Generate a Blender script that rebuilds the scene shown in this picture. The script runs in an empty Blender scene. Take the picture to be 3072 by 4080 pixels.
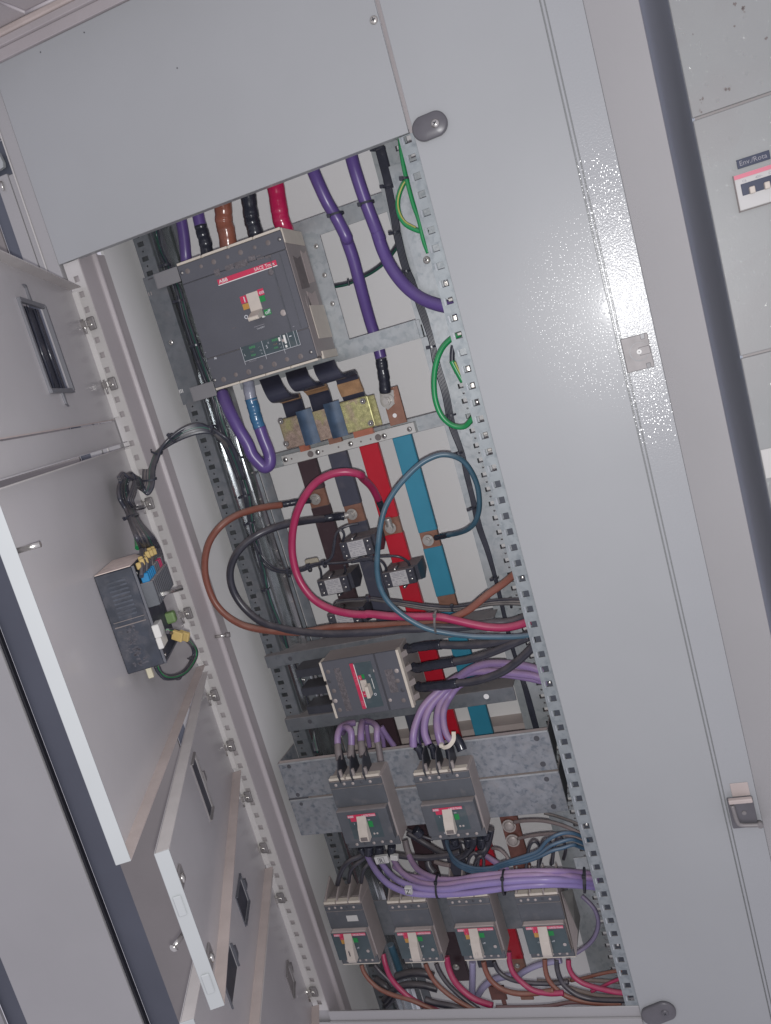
import bpy, bmesh, math, random
from mathutils import Vector, Matrix
from mathutils.geometry import interpolate_bezier
random.seed(7)
SC = bpy.context.scene
COL = SC.collection
PI = math.pi

# ------------------------------------------------------------------ camera
# world: X right along the switchboard, Y into the cabinet, Z up; y = 0 is the
# plane of the front rails, the lens stands 1.2 m in front of it.
D0 = 1.2
FOC, CX, CY = 3290.3, 1536.0, 2040.0
RW = Matrix(((0.92537685, 0.26539055, -0.27063912),
             (-0.20773408, -0.24214617, -0.94774036),
             (-0.31705556, 0.93323796, -0.1689458)))
cd = bpy.data.cameras.new('camera')
cam = bpy.data.objects.new('camera', cd)
COL.objects.link(cam)
cam.matrix_world = Matrix.Translation((0, -D0, 0)) @ (RW.transposed() @ Matrix.Diagonal((1, -1, -1))).to_4x4()
cd.sensor_fit = 'VERTICAL'
cd.sensor_height = 36.0
cd.lens = FOC / 4080 * 36.0
cd.clip_start = 0.02
cd.clip_end = 50
SC.camera = cam

# ------------------------------------------------------------------ light
W = bpy.data.worlds.new('World')
SC.world = W
W.use_nodes = True
bg = W.node_tree.nodes['Background']
bg.inputs[0].default_value = (0.665, 0.645, 0.735, 1)
bg.inputs[1].default_value = 0.76
fl = bpy.data.lights.new('flash', 'POINT')
fl.energy = 38.5
fl.color = (0.985, 0.985, 0.98)
fl.shadow_soft_size = 0.005
flo = bpy.data.objects.new('flash', fl)
COL.objects.link(flo)
# the phone's flash sits beside the lens, low and to the left of it
flo.location = cam.matrix_world @ Vector((0.002, -0.016, 0.0))
SC.view_settings.view_transform = 'Standard'
SC.view_settings.look = 'None'
SC.view_settings.exposure = 0.0
SC.view_settings.gamma = 1.0

# ------------------------------------------------------------------ survey
CR = dict(c1=(0, 0, 1.627), c2=(1024, 0, 1.627), c3=(2048, 0, 1.627), c4=(0, 900, 1.627), c5=(500, 850, 1.666),
          c6=(1200, 850, 1.666), d1=(2048, 1000, 1.627), d2=(0, 1800, 1.627), d3=(700, 1750, 2.0825),
          d4=(1400, 1750, 2.0825), d5=(1000, 2400, 2.0825), d6=(1600, 2400, 2.0825), e1=(1200, 3150, 2.38),
          e2=(1800, 3150, 2.38), e3=(1200, 3700, 2.0825), e4=(1900, 3600, 2.0825), e5=(0, 2700, 1.2072),
          e6=(2200, 2900, 1.875), h1=(800, 1150, 3.332), h2=(1250, 2650, 3.702), h3=(1600, 3250, 3.332),
          h4=(1300, 2850, 2.7767), h5=(550, 900, 4.76), h6=(2380, 1250, 5.553), f3=(400, 1850, 3.332),
          f4=(400, 2250, 3.332), f5=(950, 1350, 2.7767), f6=(2850, 500, 5.53), f7=(1250, 2050, 3.332),
          g1=(0, 500, 3.332), g2=(0, 0, 2.7767), s=(0, 0, 1.0))

def ray(c, x, y):
    a, b, k = CR[c]
    return RW.transposed() @ Vector((a + x / k - CX, b + y / k - CY, FOC))

def at(c, x, y, d):
    """world point at depth d measured at a point of the survey sheet c"""
    r = ray(c, x, y)
    if isinstance(d, tuple):
        # height d[1] above the back of the meter door
        inv = FB.inverted()
        o2 = inv @ Vector((0, -D0, 0))
        r2 = inv.to_3x3() @ r
        return FB @ (o2 + r2 * ((d[1] - o2.y) / r2.y))
    t = (D0 + d) / r.y
    return Vector((r.x * t, d, r.z * t))

def rad(c, x, y, d, w):
    return ((at(c, x + w / 2, y, d) - at(c, x - w / 2, y, d)).length) / 2 * 0.94

# ------------------------------------------------------------------ materials
MATS = {}

def N(nt, t, **kw):
    n = nt.nodes.new(t)
    for k, v in kw.items():
        setattr(n, k, v)
    return n

def mat(name, col, rough=0.5, metal=0.0, var=0.06, vscale=12.0, bump=0.0, bscale=300.0, dust=0.0, dustcol=(0.30, 0.255, 0.24),
        spec=0.5, spots=None, spotscale=60.0, emit=0, trans=0.0, fine=0.0, coat=0.0, cbump=0.0, cscale=330, pit=None, crough=0.09):
    if name in MATS:
        return MATS[name]
    m = bpy.data.materials.new(name)
    m.use_nodes = True
    nt = m.node_tree
    p = nt.nodes['Principled BSDF']
    L = nt.links.new
    p.inputs['Roughness'].default_value = rough
    p.inputs['Metallic'].default_value = metal
    p.inputs['Specular IOR Level'].default_value = spec
    if coat:
        p.inputs['Coat Weight'].default_value = coat
        p.inputs['Coat Roughness'].default_value = crough
    tc = N(nt, 'ShaderNodeTexCoord')
    geo = N(nt, 'ShaderNodeNewGeometry')
    pos = geo.outputs['Position']
    n1 = N(nt, 'ShaderNodeTexNoise')
    n1.inputs['Scale'].default_value = vscale
    n1.inputs['Detail'].default_value = 4
    L(pos, n1.inputs['Vector'])
    ramp = N(nt, 'ShaderNodeMapRange')
    ramp.inputs[1].default_value = 0.3
    ramp.inputs[2].default_value = 0.7
    ramp.inputs[3].default_value = 1 - var
    ramp.inputs[4].default_value = 1 + var
    L(n1.outputs['Fac'], ramp.inputs[0])
    mul = N(nt, 'ShaderNodeMix', data_type='RGBA', blend_type='MULTIPLY')
    mul.inputs[0].default_value = 1
    mul.inputs[6].default_value = (*col, 1)
    L(ramp.outputs[0], mul.inputs[7])
    out = mul.outputs[2]
    if spots is not None:
        v = N(nt, 'ShaderNodeTexVoronoi')
        v.inputs['Scale'].default_value = spotscale
        L(pos, v.inputs['Vector'])
        n3 = N(nt, 'ShaderNodeTexNoise')
        n3.inputs['Scale'].default_value = spotscale * 0.7
        n3.inputs['Detail'].default_value = 3
        L(pos, n3.inputs['Vector'])
        mm = N(nt, 'ShaderNodeMapRange')
        mm.inputs[1].default_value = 0.42
        mm.inputs[2].default_value = 0.62
        L(n3.outputs['Fac'], mm.inputs[0])
        sep = N(nt, 'ShaderNodeSeparateColor')
        L(v.outputs['Color'], sep.inputs[0])
        av = N(nt, 'ShaderNodeMath', operation='MULTIPLY')
        L(mm.outputs[0], av.inputs[0])
        L(sep.outputs[0], av.inputs[1])
        mx = N(nt, 'ShaderNodeMix', data_type='RGBA')
        L(av.outputs[0], mx.inputs[0])
        L(out, mx.inputs[6])
        mx.inputs[7].default_value = (*spots, 1)
        out = mx.outputs[2]
    if fine:
        n4 = N(nt, 'ShaderNodeTexNoise')
        n4.inputs['Scale'].default_value = 900
        n4.inputs['Detail'].default_value = 1
        L(pos, n4.inputs['Vector'])
        r4 = N(nt, 'ShaderNodeMapRange')
        r4.inputs[1].default_value = 0.3
        r4.inputs[2].default_value = 0.7
        r4.inputs[3].default_value = 1 - fine
        r4.inputs[4].default_value = 1 + fine
        L(n4.outputs['Fac'], r4.inputs[0])
        m4 = N(nt, 'ShaderNodeMix', data_type='RGBA', blend_type='MULTIPLY')
        m4.inputs[0].default_value = 1
        L(out, m4.inputs[6])
        L(r4.outputs[0], m4.inputs[7])
        out = m4.outputs[2]
    if dust:
        sx = N(nt, 'ShaderNodeSeparateXYZ')
        L(geo.outputs['Normal'], sx.inputs[0])
        nd = N(nt, 'ShaderNodeTexNoise')
        nd.inputs['Scale'].default_value = 45
        nd.inputs['Detail'].default_value = 5
        L(pos, nd.inputs['Vector'])
        a = N(nt, 'ShaderNodeMath', operation='ADD')
        L(sx.outputs['Z'], a.inputs[0])
        nr = N(nt, 'ShaderNodeMapRange')
        nr.inputs[1].default_value = 0.3
        nr.inputs[2].default_value = 0.7
        nr.inputs[3].default_value = -0.35
        nr.inputs[4].default_value = 0.25
        L(nd.outputs['Fac'], nr.inputs[0])
        L(nr.outputs[0], a.inputs[1])
        dr = N(nt, 'ShaderNodeMapRange')
        dr.inputs[1].default_value = 0.05
        dr.inputs[2].default_value = 0.9
        dr.inputs[4].default_value = dust
        L(a.outputs[0], dr.inputs[0])
        md = N(nt, 'ShaderNodeMix', data_type='RGBA')
        L(dr.outputs[0], md.inputs[0])
        L(out, md.inputs[6])
        md.inputs[7].default_value = (*dustcol, 1)
        out = md.outputs[2]
        rr = N(nt, 'ShaderNodeMapRange')
        rr.inputs[3].default_value = rough
        rr.inputs[4].default_value = min(1, rough + 0.45)
        L(dr.outputs[0], rr.inputs[0])
        L(rr.outputs[0], p.inputs['Roughness'])
        if metal:
            rm = N(nt, 'ShaderNodeMapRange')
            rm.inputs[3].default_value = metal
            rm.inputs[4].default_value = 0.0
            L(dr.outputs[0], rm.inputs[0])
            L(rm.outputs[0], p.inputs['Metallic'])
    L(out, p.inputs['Base Color'])
    if emit:
        p.inputs['Emission Color'].default_value = (*col, 1)
        p.inputs['Emission Strength'].default_value = emit
    if trans:
        p.inputs['Transmission Weight'].default_value = trans
    if bump:
        nb = N(nt, 'ShaderNodeTexNoise')
        nb.inputs['Scale'].default_value = bscale
        nb.inputs['Detail'].default_value = 1.5
        L(pos, nb.inputs['Vector'])
        b = N(nt, 'ShaderNodeBump')
        b.inputs['Strength'].default_value = bump
        b.inputs['Distance'].default_value = 0.001
        L(nb.outputs['Fac'], b.inputs['Height'])
        L(b.outputs[0], p.inputs['Normal'])
    if cbump:
        nb = N(nt, 'ShaderNodeTexVoronoi' if pit else 'ShaderNodeTexNoise')
        nb.inputs['Scale'].default_value = cscale
        if not pit:
            nb.inputs['Detail'].default_value = 1.0
        L(pos, nb.inputs['Vector'])
        b = N(nt, 'ShaderNodeBump')
        b.inputs['Strength'].default_value = cbump
        b.inputs['Distance'].default_value = 0.001
        if pit:
            mr = N(nt, 'ShaderNodeMapRange', interpolation_type='SMOOTHSTEP')
            mr.inputs[1].default_value = pit[0]
            mr.inputs[2].default_value = pit[1]
            L(nb.outputs['Distance'], mr.inputs[0])
            L(mr.outputs[0], b.inputs['Height'])
        else:
            L(nb.outputs['Fac'], b.inputs['Height'])
        L(b.outputs[0], p.inputs['Coat Normal'])
    MATS[name] = m
    return m

M_PAINT = mat('light_grey_powder_coat', (0.348, 0.355, 0.362), 0.34, spec=0.25, var=0.025, vscale=5, bump=0.02, bscale=330, coat=0.12, cbump=0.15, cscale=270, pit=(0.0, 0.45), crough=0.10)
M_STRIP = mat('orange_peel_grey_paint', (0.345, 0.352, 0.362), 0.27, spec=0.42, var=0.02, vscale=5, bump=0.26, bscale=420, coat=0.30, cbump=0.42, cscale=250, pit=(0.0, 0.95), crough=0.085)
M_OUTER = mat('outer_door_paint', (0.430, 0.422, 0.420), 0.45, var=0.04, vscale=4)
M_PAINT_R = mat('grey_powder_coat_frame', (0.352, 0.343, 0.346), 0.45, var=0.03, vscale=5, bump=0.05, bscale=420)
M_DOOR = mat('aged_grey_powder_coat', (0.46, 0.44, 0.445), 0.38, var=0.05, vscale=6, bump=0.04, bscale=380, coat=0.25, cbump=0.12)
M_CREAM = mat('pale_rail_paint', (0.50, 0.48, 0.465), 0.4, var=0.03, vscale=20, bump=0.04, bscale=400)
M_WALL = mat('inner_wall_paint', (0.80, 0.785, 0.78), 0.5, var=0.02, vscale=4)
M_SIDE = mat('side_wall_paint', (0.74, 0.73, 0.72), 0.45, var=0.03, vscale=4)
M_PINK = mat('primer_toned_steel', (0.40, 0.365, 0.37), 0.42, var=0.05, vscale=8, bump=0.15, bscale=300)
M_TAN = mat('dusty_flange_paint', (0.47, 0.40, 0.375), 0.6, var=0.08, vscale=25)
M_WHITE_ED = mat('white_door_edge', (0.385, 0.40, 0.405), 0.35, var=0.02)
M_SLATE = mat('slate_band_and_hole_shade', (0.094, 0.102, 0.130), 0.55, var=0.08, vscale=6)  # dark bands and gaps; also shade coloured in behind the right rail holes
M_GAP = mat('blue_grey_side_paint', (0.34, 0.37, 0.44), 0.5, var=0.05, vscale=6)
M_BROWN = mat('brownish_grey_paint', (0.235, 0.215, 0.21), 0.5, var=0.08, vscale=5)
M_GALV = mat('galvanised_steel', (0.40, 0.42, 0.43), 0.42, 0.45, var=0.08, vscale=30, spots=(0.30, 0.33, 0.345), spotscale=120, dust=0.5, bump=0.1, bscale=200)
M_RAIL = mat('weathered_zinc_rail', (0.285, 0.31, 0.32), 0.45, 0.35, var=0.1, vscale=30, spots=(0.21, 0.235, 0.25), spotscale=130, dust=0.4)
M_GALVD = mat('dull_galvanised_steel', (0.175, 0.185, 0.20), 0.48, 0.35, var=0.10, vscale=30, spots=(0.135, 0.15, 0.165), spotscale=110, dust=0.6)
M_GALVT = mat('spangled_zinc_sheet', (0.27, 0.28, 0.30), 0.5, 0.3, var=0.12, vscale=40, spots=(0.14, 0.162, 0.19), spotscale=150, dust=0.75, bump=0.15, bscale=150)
M_SHINY = mat('bright_zinc', (0.62, 0.64, 0.65), 0.22, 0.95, var=0.1, vscale=25, bump=0.2, bscale=60)
M_STEEL = mat('nickel_steel', (0.62, 0.60, 0.57), 0.25, 0.9, var=0.08, vscale=80)
M_BOLT = mat('dusty_zinc_bolt', (0.50, 0.48, 0.45), 0.35, 0.6, var=0.08, vscale=150, dust=0.4)
M_COPPER = mat('dull_copper', (0.30, 0.155, 0.11), 0.4, 0.45, var=0.15, vscale=60, dust=0.4)
M_COPPERB = mat('bright_copper', (0.45, 0.17, 0.11), 0.35, 0.5, var=0.12, vscale=60)
M_BRASS = mat('yellow_chromate_plate', (0.44, 0.42, 0.20), 0.42, 0.5, var=0.25, vscale=130, fine=0.25, spots=(0.42, 0.30, 0.26), spotscale=60)
M_BRASS2 = mat('rosy_chromate_plate', (0.36, 0.27, 0.22), 0.45, 0.45, var=0.25, vscale=120, fine=0.25, spots=(0.38, 0.35, 0.17), spotscale=50)
M_BLACK = mat('black_plastic', (0.045, 0.046, 0.060), 0.42, var=0.1, vscale=60, dust=0.55)
M_FIN = mat('black_barrier_plastic', (0.038, 0.040, 0.050), 0.4, var=0.1, vscale=60, dust=0.12)
M_BLACKG = mat('black_heat_shrink', (0.026, 0.028, 0.040), 0.22, var=0.15, vscale=60, bump=1.0, bscale=70)
M_BLACKC = mat('black_cable_sheath', (0.036, 0.036, 0.048), 0.30, var=0.15, vscale=40, dust=0.28, bump=0.1, bscale=80)
M_WIRE = mat('thin_black_wire', (0.036, 0.038, 0.052), 0.26, var=0.15, vscale=60, dust=0.25)
M_WIREG = mat('dusty_grey_wire', (0.10, 0.095, 0.095), 0.45, var=0.2, vscale=60, dust=0.8)
M_BRK = mat('charcoal_breaker_plastic', (0.098, 0.100, 0.116), 0.5, var=0.05, vscale=20, bump=0.2, bscale=900)
M_BRK2 = mat('dark_grey_breaker_plastic', (0.090, 0.096, 0.108), 0.5, var=0.1, vscale=30, dust=0.7, bump=0.2, bscale=900)
M_BRKR = mat('smooth_breaker_nose', (0.058, 0.082, 0.092), 0.45, var=0.12, vscale=30, dust=0.5)
M_CAP = mat('grey_brown_cap', (0.17, 0.145, 0.14), 0.6, var=0.1, vscale=100)
M_CAPL = mat('pale_screw_head', (0.42, 0.37, 0.35), 0.45, 0.2, var=0.1, vscale=100)
M_PRINT = mat('faint_grey_print', (0.125, 0.112, 0.118), 0.55, var=0.25, vscale=200, fine=0.35)
M_BEIGE = mat('aged_beige_plastic', (0.30, 0.262, 0.25), 0.5, var=0.08, vscale=25, dust=0.5)
M_BEIGEL = mat('light_beige_plastic', (0.60, 0.54, 0.46), 0.5, var=0.05, vscale=60)
M_TOG = mat('cream_toggle_plastic', (0.56, 0.50, 0.44), 0.45, var=0.05, vscale=60, dust=0.4, dustcol=(0.4, 0.35, 0.3))
M_WHITE = mat('white_label', (0.74, 0.73, 0.70), 0.5, var=0.03)
M_LABEL = mat('silver_type_label', (0.50, 0.49, 0.49), 0.4, 0.2, var=0.05)
M_INK = mat('dark_ink', (0.07, 0.07, 0.08), 0.6, var=0.1)
M_WINK = mat('white_print', (0.62, 0.63, 0.66), 0.6, var=0.05)
M_GREY_INK = mat('grey_print', (0.28, 0.27, 0.30), 0.6, var=0.05)
M_GINK = mat('green_print', (0.07, 0.33, 0.12), 0.6, var=0.1)
M_RED = mat('red_label_stripe', (0.55, 0.035, 0.09), 0.45, var=0.05)
M_REDL = mat('pale_red_label', (0.62, 0.18, 0.24), 0.5, var=0.05)
M_GREEN = mat('green_label', (0.012, 0.22, 0.055), 0.5, var=0.08)
M_ORANGE = mat('orange_label', (0.50, 0.26, 0.06), 0.5, var=0.08)
M_YEL = mat('yellow_wire_marker', (0.44, 0.32, 0.12), 0.5, var=0.06, vscale=80)
M_BLUET = mat('blue_terminal', (0.012, 0.17, 0.36), 0.45, var=0.1)
M_PINKT = mat('crimson_terminal', (0.36, 0.03, 0.09), 0.4, var=0.1)
M_GRNT = mat('lime_terminal', (0.12, 0.19, 0.07), 0.5, var=0.1)
M_VIOLET = mat('violet_cable_sheath', (0.105, 0.065, 0.225), 0.32, var=0.06, vscale=30, dust=0.12)
M_LILAC = mat('dusty_lilac_cable_sheath', (0.245, 0.165, 0.335), 0.36, var=0.07, vscale=30, dust=0.5, dustcol=(0.40, 0.27, 0.32))
M_BROWNC = mat('brown_cable_sheath', (0.205, 0.070, 0.048), 0.38, var=0.08, vscale=30, dust=0.5, dustcol=(0.30, 0.19, 0.15))
M_BROWNS = mat('brown_heat_shrink', (0.26, 0.095, 0.065), 0.2, var=0.25, vscale=40, bump=1.0, bscale=60)
M_REDC = mat('crimson_cable_sheath', (0.34, 0.022, 0.085), 0.34, var=0.06, vscale=30, dust=0.4, dustcol=(0.45, 0.16, 0.20))
M_REDS = mat('crimson_heat_shrink', (0.42, 0.015, 0.075), 0.2, var=0.1, vscale=40, bump=1.0, bscale=60)
M_TEAL = mat('steel_blue_cable_sheath', (0.045, 0.105, 0.150), 0.34, var=0.12, vscale=30, dust=0.5, dustcol=(0.24, 0.25, 0.27))
M_BLUES = mat('blue_heat_shrink', (0.045, 0.14, 0.26), 0.2, var=0.2, vscale=50, bump=0.8, bscale=60)
M_PALES = mat('translucent_grey_sleeve', (0.27, 0.28, 0.34), 0.25, var=0.2, vscale=50, bump=0.8, bscale=60)
M_GREENC = mat('green_cable_sheath', (0.014, 0.235, 0.075), 0.34, var=0.1, vscale=30, dust=0.25)
M_GREENW = mat('dark_green_wire', (0.015, 0.085, 0.060), 0.35, var=0.15, vscale=60, dust=0.3)
M_GY = mat('yellow_green_stripe', (0.36, 0.36, 0.09), 0.4, var=0.1)
M_BARBR = mat('brown_busbar_sleeve', (0.050, 0.028, 0.034), 0.45, var=0.1, vscale=20, dust=0.4)
M_BARBK = mat('black_busbar_sleeve', (0.058, 0.060, 0.085), 0.42, var=0.08, vscale=20, dust=0.4)
M_BARRD = mat('red_busbar_sleeve', (0.47, 0.012, 0.028), 0.36, var=0.04, vscale=20)
M_BARBL = mat('blue_busbar_sleeve', (0.035, 0.225, 0.33), 0.38, var=0.05, vscale=20)
M_FLEX = mat('braid_sleeve_black', (0.034, 0.036, 0.056), 0.32, var=0.1, vscale=30, bump=0.3, bscale=60)
M_TAPE = mat('tan_adhesive_tape', (0.34, 0.195, 0.10), 0.5, var=0.2, vscale=70, fine=0.1)
M_CLEAR = mat('smoky_blue_film', (0.050, 0.085, 0.140), 0.55, var=0.35, vscale=45, bump=0.4, bscale=40, dust=0.2)
M_INSUL = mat('white_busbar_support', (0.53, 0.52, 0.50), 0.45, var=0.03)
M_DARK = mat('black_gasket', (0.014, 0.014, 0.020), 0.6, var=0.1)
M_NAVY = mat('navy_engraved_plate', (0.030, 0.038, 0.075), 0.4, var=0.08)
M_LATCH = mat('zinc_alloy_latch', (0.23, 0.215, 0.215), 0.5, 0.25, var=0.12, vscale=60)
M_KNOB = mat('smoky_grey_knob', (0.115, 0.11, 0.122), 0.35, var=0.1, vscale=40, bump=0.1, bscale=80)
M_NEIGH = mat('dusty_greenish_grey_paint', (0.285, 0.290, 0.287), 0.42, var=0.05, vscale=7, bump=0.03, bscale=330, spots=(0.262, 0.252, 0.25), spotscale=9, coat=0.4, cbump=0.95, cscale=260, pit=(0.0, 0.60), crough=0.05)
M_BOX = mat('dusty_black_meter_case', (0.027, 0.032, 0.046), 0.5, var=0.25, vscale=50, spots=(0.062, 0.062, 0.075), spotscale=80)
M_BOXTOP = mat('dust_covered_case_top', (0.62, 0.51, 0.46), 0.8, var=0.12, vscale=60)

# ------------------------------------------------------------------ builders
class MB:
    def __init__(s):
        s.bm = bmesh.new()
        s.M = Matrix.Identity(4)

    def _v(s, pts):
        return [s.bm.verts.new(s.M @ Vector(p)) for p in pts]

    def box(s, x0, x1, y0, y1, z0, z1, bv=0.0, seg=1):
        if x0 > x1: x0, x1 = x1, x0
        if y0 > y1: y0, y1 = y1, y0
        if z0 > z1: z0, z1 = z1, z0
        v = s._v([(x0, y0, z0), (x1, y0, z0), (x1, y1, z0), (x0, y1, z0), (x0, y0, z1), (x1, y0, z1), (x1, y1, z1), (x0, y1, z1)])
        fs = [s.bm.faces.new([v[i] for i in q]) for q in ((3, 2, 1, 0), (4, 5, 6, 7), (0, 1, 5, 4), (1, 2, 6, 5), (2, 3, 7, 6), (3, 0, 4, 7))]
        if bv > 0:
            es = set()
            for f in fs:
                es.update(f.edges)
            bmesh.ops.bevel(s.bm, geom=list(es), offset=bv, segments=seg, profile=0.5, affect='EDGES')
        return s

    def prism(s, pts, d, axis=None):
        """closed polygon pts extruded by vector d"""
        d = Vector(d)
        a = s._v(pts)
        b = s._v([Vector(p) + d for p in pts])
        n = len(pts)
        s.bm.faces.new(a)
        s.bm.faces.new(b[::-1])
        for i in range(n):
            s.bm.faces.new([a[(i + 1) % n], a[i], b[i], b[(i + 1) % n]])
        return s

    def cyl(s, p, q, r, r2=None, n=16, cap=True):
        p, q = Vector(p), Vector(q)
        r2 = r if r2 is None else r2
        t = (q - p).normalized()
        u = t.orthogonal().normalized()
        w = t.cross(u)
        A = s._v([p + (u * math.cos(2 * PI * i / n) + w * math.sin(2 * PI * i / n)) * r for i in range(n)])
        B = s._v([q + (u * math.cos(2 * PI * i / n) + w * math.sin(2 * PI * i / n)) * r2 for i in range(n)])
        for i in range(n):
            f = s.bm.faces.new([A[i], A[(i + 1) % n], B[(i + 1) % n], B[i]])
            f.smooth = True
        if cap:
            s.bm.faces.new(A[::-1])
            s.bm.faces.new(B)
        return s

    def tube(s, pts, r, n=12, cap=True, rs=None):
        P = [Vector(p) for p in pts]
        u = None
        rings = []
        for i, p in enumerate(P):
            t = (P[min(i + 1, len(P) - 1)] - P[max(i - 1, 0)]).normalized()
            if u is None:
                u = t.orthogonal().normalized()
            else:
                u = (u - t * u.dot(t)).normalized()
            w = t.cross(u)
            rr = r if rs is None else rs[i]
            rings.append(s._v([p + (u * math.cos(2 * PI * k / n) + w * math.sin(2 * PI * k / n)) * rr for k in range(n)]))
        for a, b in zip(rings, rings[1:]):
            for k in range(n):
                f = s.bm.faces.new([a[k], a[(k + 1) % n], b[(k + 1) % n], b[k]])
                f.smooth = True
        if cap:
            s.bm.faces.new(rings[0][::-1])
            s.bm.faces.new(rings[-1])
        return s

    def dome(s, c, nrm, r, h, n=14, rings=4):
        c = Vector(c)
        t = Vector(nrm).normalized()
        u = t.orthogonal().normalized()
        w = t.cross(u)
        R = []
        for j in range(rings):
            a = j / rings * PI / 2
            R.append(s._v([c + (u * math.cos(2 * PI * k / n) + w * math.sin(2 * PI * k / n)) * r * math.cos(a) + t * h * math.sin(a) for k in range(n)]))
        top = s._v([c + t * h])[0]
        for a, b in zip(R, R[1:]):
            for k in range(n):
                f = s.bm.faces.new([a[k], a[(k + 1) % n], b[(k + 1) % n], b[k]])
                f.smooth = True
        for k in range(n):
            f = s.bm.faces.new([R[-1][k], R[-1][(k + 1) % n], top])
            f.smooth = True
        s.bm.faces.new(R[0][::-1])
        return s

    def quad(s, *p):
        s.bm.faces.new(s._v(p))
        return s

    def _split(s, o, name, m, parent, c):
        bpy.data.objects.remove(o)
        todo = set(s.bm.verts)
        outs = []
        while todo:
            v = todo.pop()
            isl, st = {v}, [v]
            while st:
                q = st.pop()
                for e in q.link_edges:
                    w = e.other_vert(q)
                    if w not in isl:
                        isl.add(w)
                        st.append(w)
            todo -= isl
            vs = sorted(isl, key=lambda a: a.index)
            idx = {a: i for i, a in enumerate(vs)}
            fs = {f for a in isl for f in a.link_faces}
            me = bpy.data.meshes.new(name)
            me.from_pydata([a.co[:] for a in vs], [], [[idx[a] for a in f.verts] for f in fs])
            me.materials.append(m)
            p = bpy.data.objects.new(name, me)
            p.parent = parent
            COL.objects.link(p)
            outs.append(p)
        s.bm.free()
        return outs

    def build(s, name, m, parent=None, label=None, cat=None, group=None, kind=None, split=False):
        me = bpy.data.meshes.new(name)
        bmesh.ops.recalc_face_normals(s.bm, faces=s.bm.faces)
        o = bpy.data.objects.new(name, me)
        if parent is None:
            c = Vector((0, 0, 0))
            nv = len(s.bm.verts)
            for v in s.bm.verts:
                c += v.co
            c /= max(nv, 1)
            for v in s.bm.verts:
                v.co -= c
            o.location = c
        else:
            c = Vector((0, 0, 0))
            q = parent
            while q is not None:
                c += q.location
                q = q.parent
            for v in s.bm.verts:
                v.co -= c
            o.parent = parent
        if split:
            return s._split(o, name, m, parent, c)
        s.bm.to_mesh(me)
        s.bm.free()
        me.materials.append(m)
        COL.objects.link(o)
        tag(o, label, cat, group, kind)
        return o

def tag(o, label=None, cat=None, group=None, kind=None):
    if label: o['label'] = label
    if cat: o['category'] = cat
    if group: o['group'] = group
    if kind: o['kind'] = kind

def thing(name, loc, label, cat, group=None):
    o = bpy.data.objects.new(name, None)
    o.location = loc
    o.empty_display_size = 0.01
    COL.objects.link(o)
    tag(o, label, cat, group)
    return o

def text(s, p, size, m, parent, name='lettering', rot=0.0, M=None, align='LEFT', sx=1.0, off=0.0):
    cu = bpy.data.curves.new('txt', 'FONT')
    cu.body = s
    cu.size = size
    cu.align_x = align
    cu.offset = off
    cu.resolution_u = 2
    ob = bpy.data.objects.new('txt', cu)
    COL.objects.link(ob)
    dg = bpy.context.evaluated_depsgraph_get()
    me = bpy.data.meshes.new_from_object(ob.evaluated_get(dg))
    bpy.data.objects.remove(ob)
    base = Matrix.Translation(Vector(p)) @ (M if M is not None else Matrix.Identity(4)) @ Matrix.Rotation(PI / 2, 4, 'X') @ Matrix.Rotation(rot, 4, 'Z') @ Matrix.Diagonal((sx, 1, 1, 1))
    me.transform(base)
    c = Vector((0, 0, 0))
    q = parent
    while q is not None:
        c += q.location
        q = q.parent
    me.transform(Matrix.Translation(-c))
    me.materials.clear()
    me.materials.append(m)
    o = bpy.data.objects.new(name, me)
    o.parent = parent
    COL.objects.link(o)
    return o

def cells(mb, xs, zs, y0, y1, void, octs=()):
    """sheet on the grid xs, zs between y0 and y1; cells in void are open, those in octs have a round hole"""
    nx, nz = len(xs) - 1, len(zs) - 1
    V = {}
    def v(i, j, k):
        if (i, j, k) not in V:
            V[(i, j, k)] = mb._v([(xs[i], (y0, y1)[k], zs[j])])[0]
        return V[(i, j, k)]
    def solid(i, j):
        return 0 <= i < nx and 0 <= j < nz and (i, j) not in void
    for i in range(nx):
        for j in range(nz):
            if (i, j) in void:
                continue
            if (i, j) in octs:
                cx, cz = (xs[i] + xs[i + 1]) / 2, (zs[j] + zs[j + 1]) / 2
                r = octs[(i, j)]
                R = []
                for k in range(2):
                    R.append(mb._v([(cx + r * math.cos(PI / 8 + a * PI / 4), (y0, y1)[k], cz + r * math.sin(PI / 8 + a * PI / 4)) for a in range(8)]))
                for k in range(2):
                    C = [v(i + 1, j + 1, k), v(i, j + 1, k), v(i, j, k), v(i + 1, j, k)]
                    o = R[k]
                    mb.bm.faces.new([C[0], o[0], o[7], C[3]])
                    mb.bm.faces.new([C[0], C[1], o[2], o[1], o[0]])
                    mb.bm.faces.new([C[1], C[2], o[4], o[3], o[2]])
                    mb.bm.faces.new([C[2], C[3], o[7], o[6], o[5], o[4]])
                for a in range(8):
                    mb.bm.faces.new([R[0][a], R[0][(a + 1) % 8], R[1][(a + 1) % 8], R[1][a]])
            else:
                for k in range(2):
                    mb.bm.faces.new([v(i, j, k), v(i + 1, j, k), v(i + 1, j + 1, k), v(i, j + 1, k)])
            for (di, dj, a, b) in ((-1, 0, (i, j), (i, j + 1)), (1, 0, (i + 1, j), (i + 1, j + 1)), (0, -1, (i, j), (i + 1, j)), (0, 1, (i, j + 1), (i + 1, j + 1))):
                if not solid(i + di, j + dj):
                    mb.bm.faces.new([v(*a, 0), v(*b, 0), v(*b, 1), v(*a, 1)])
    return mb

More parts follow.
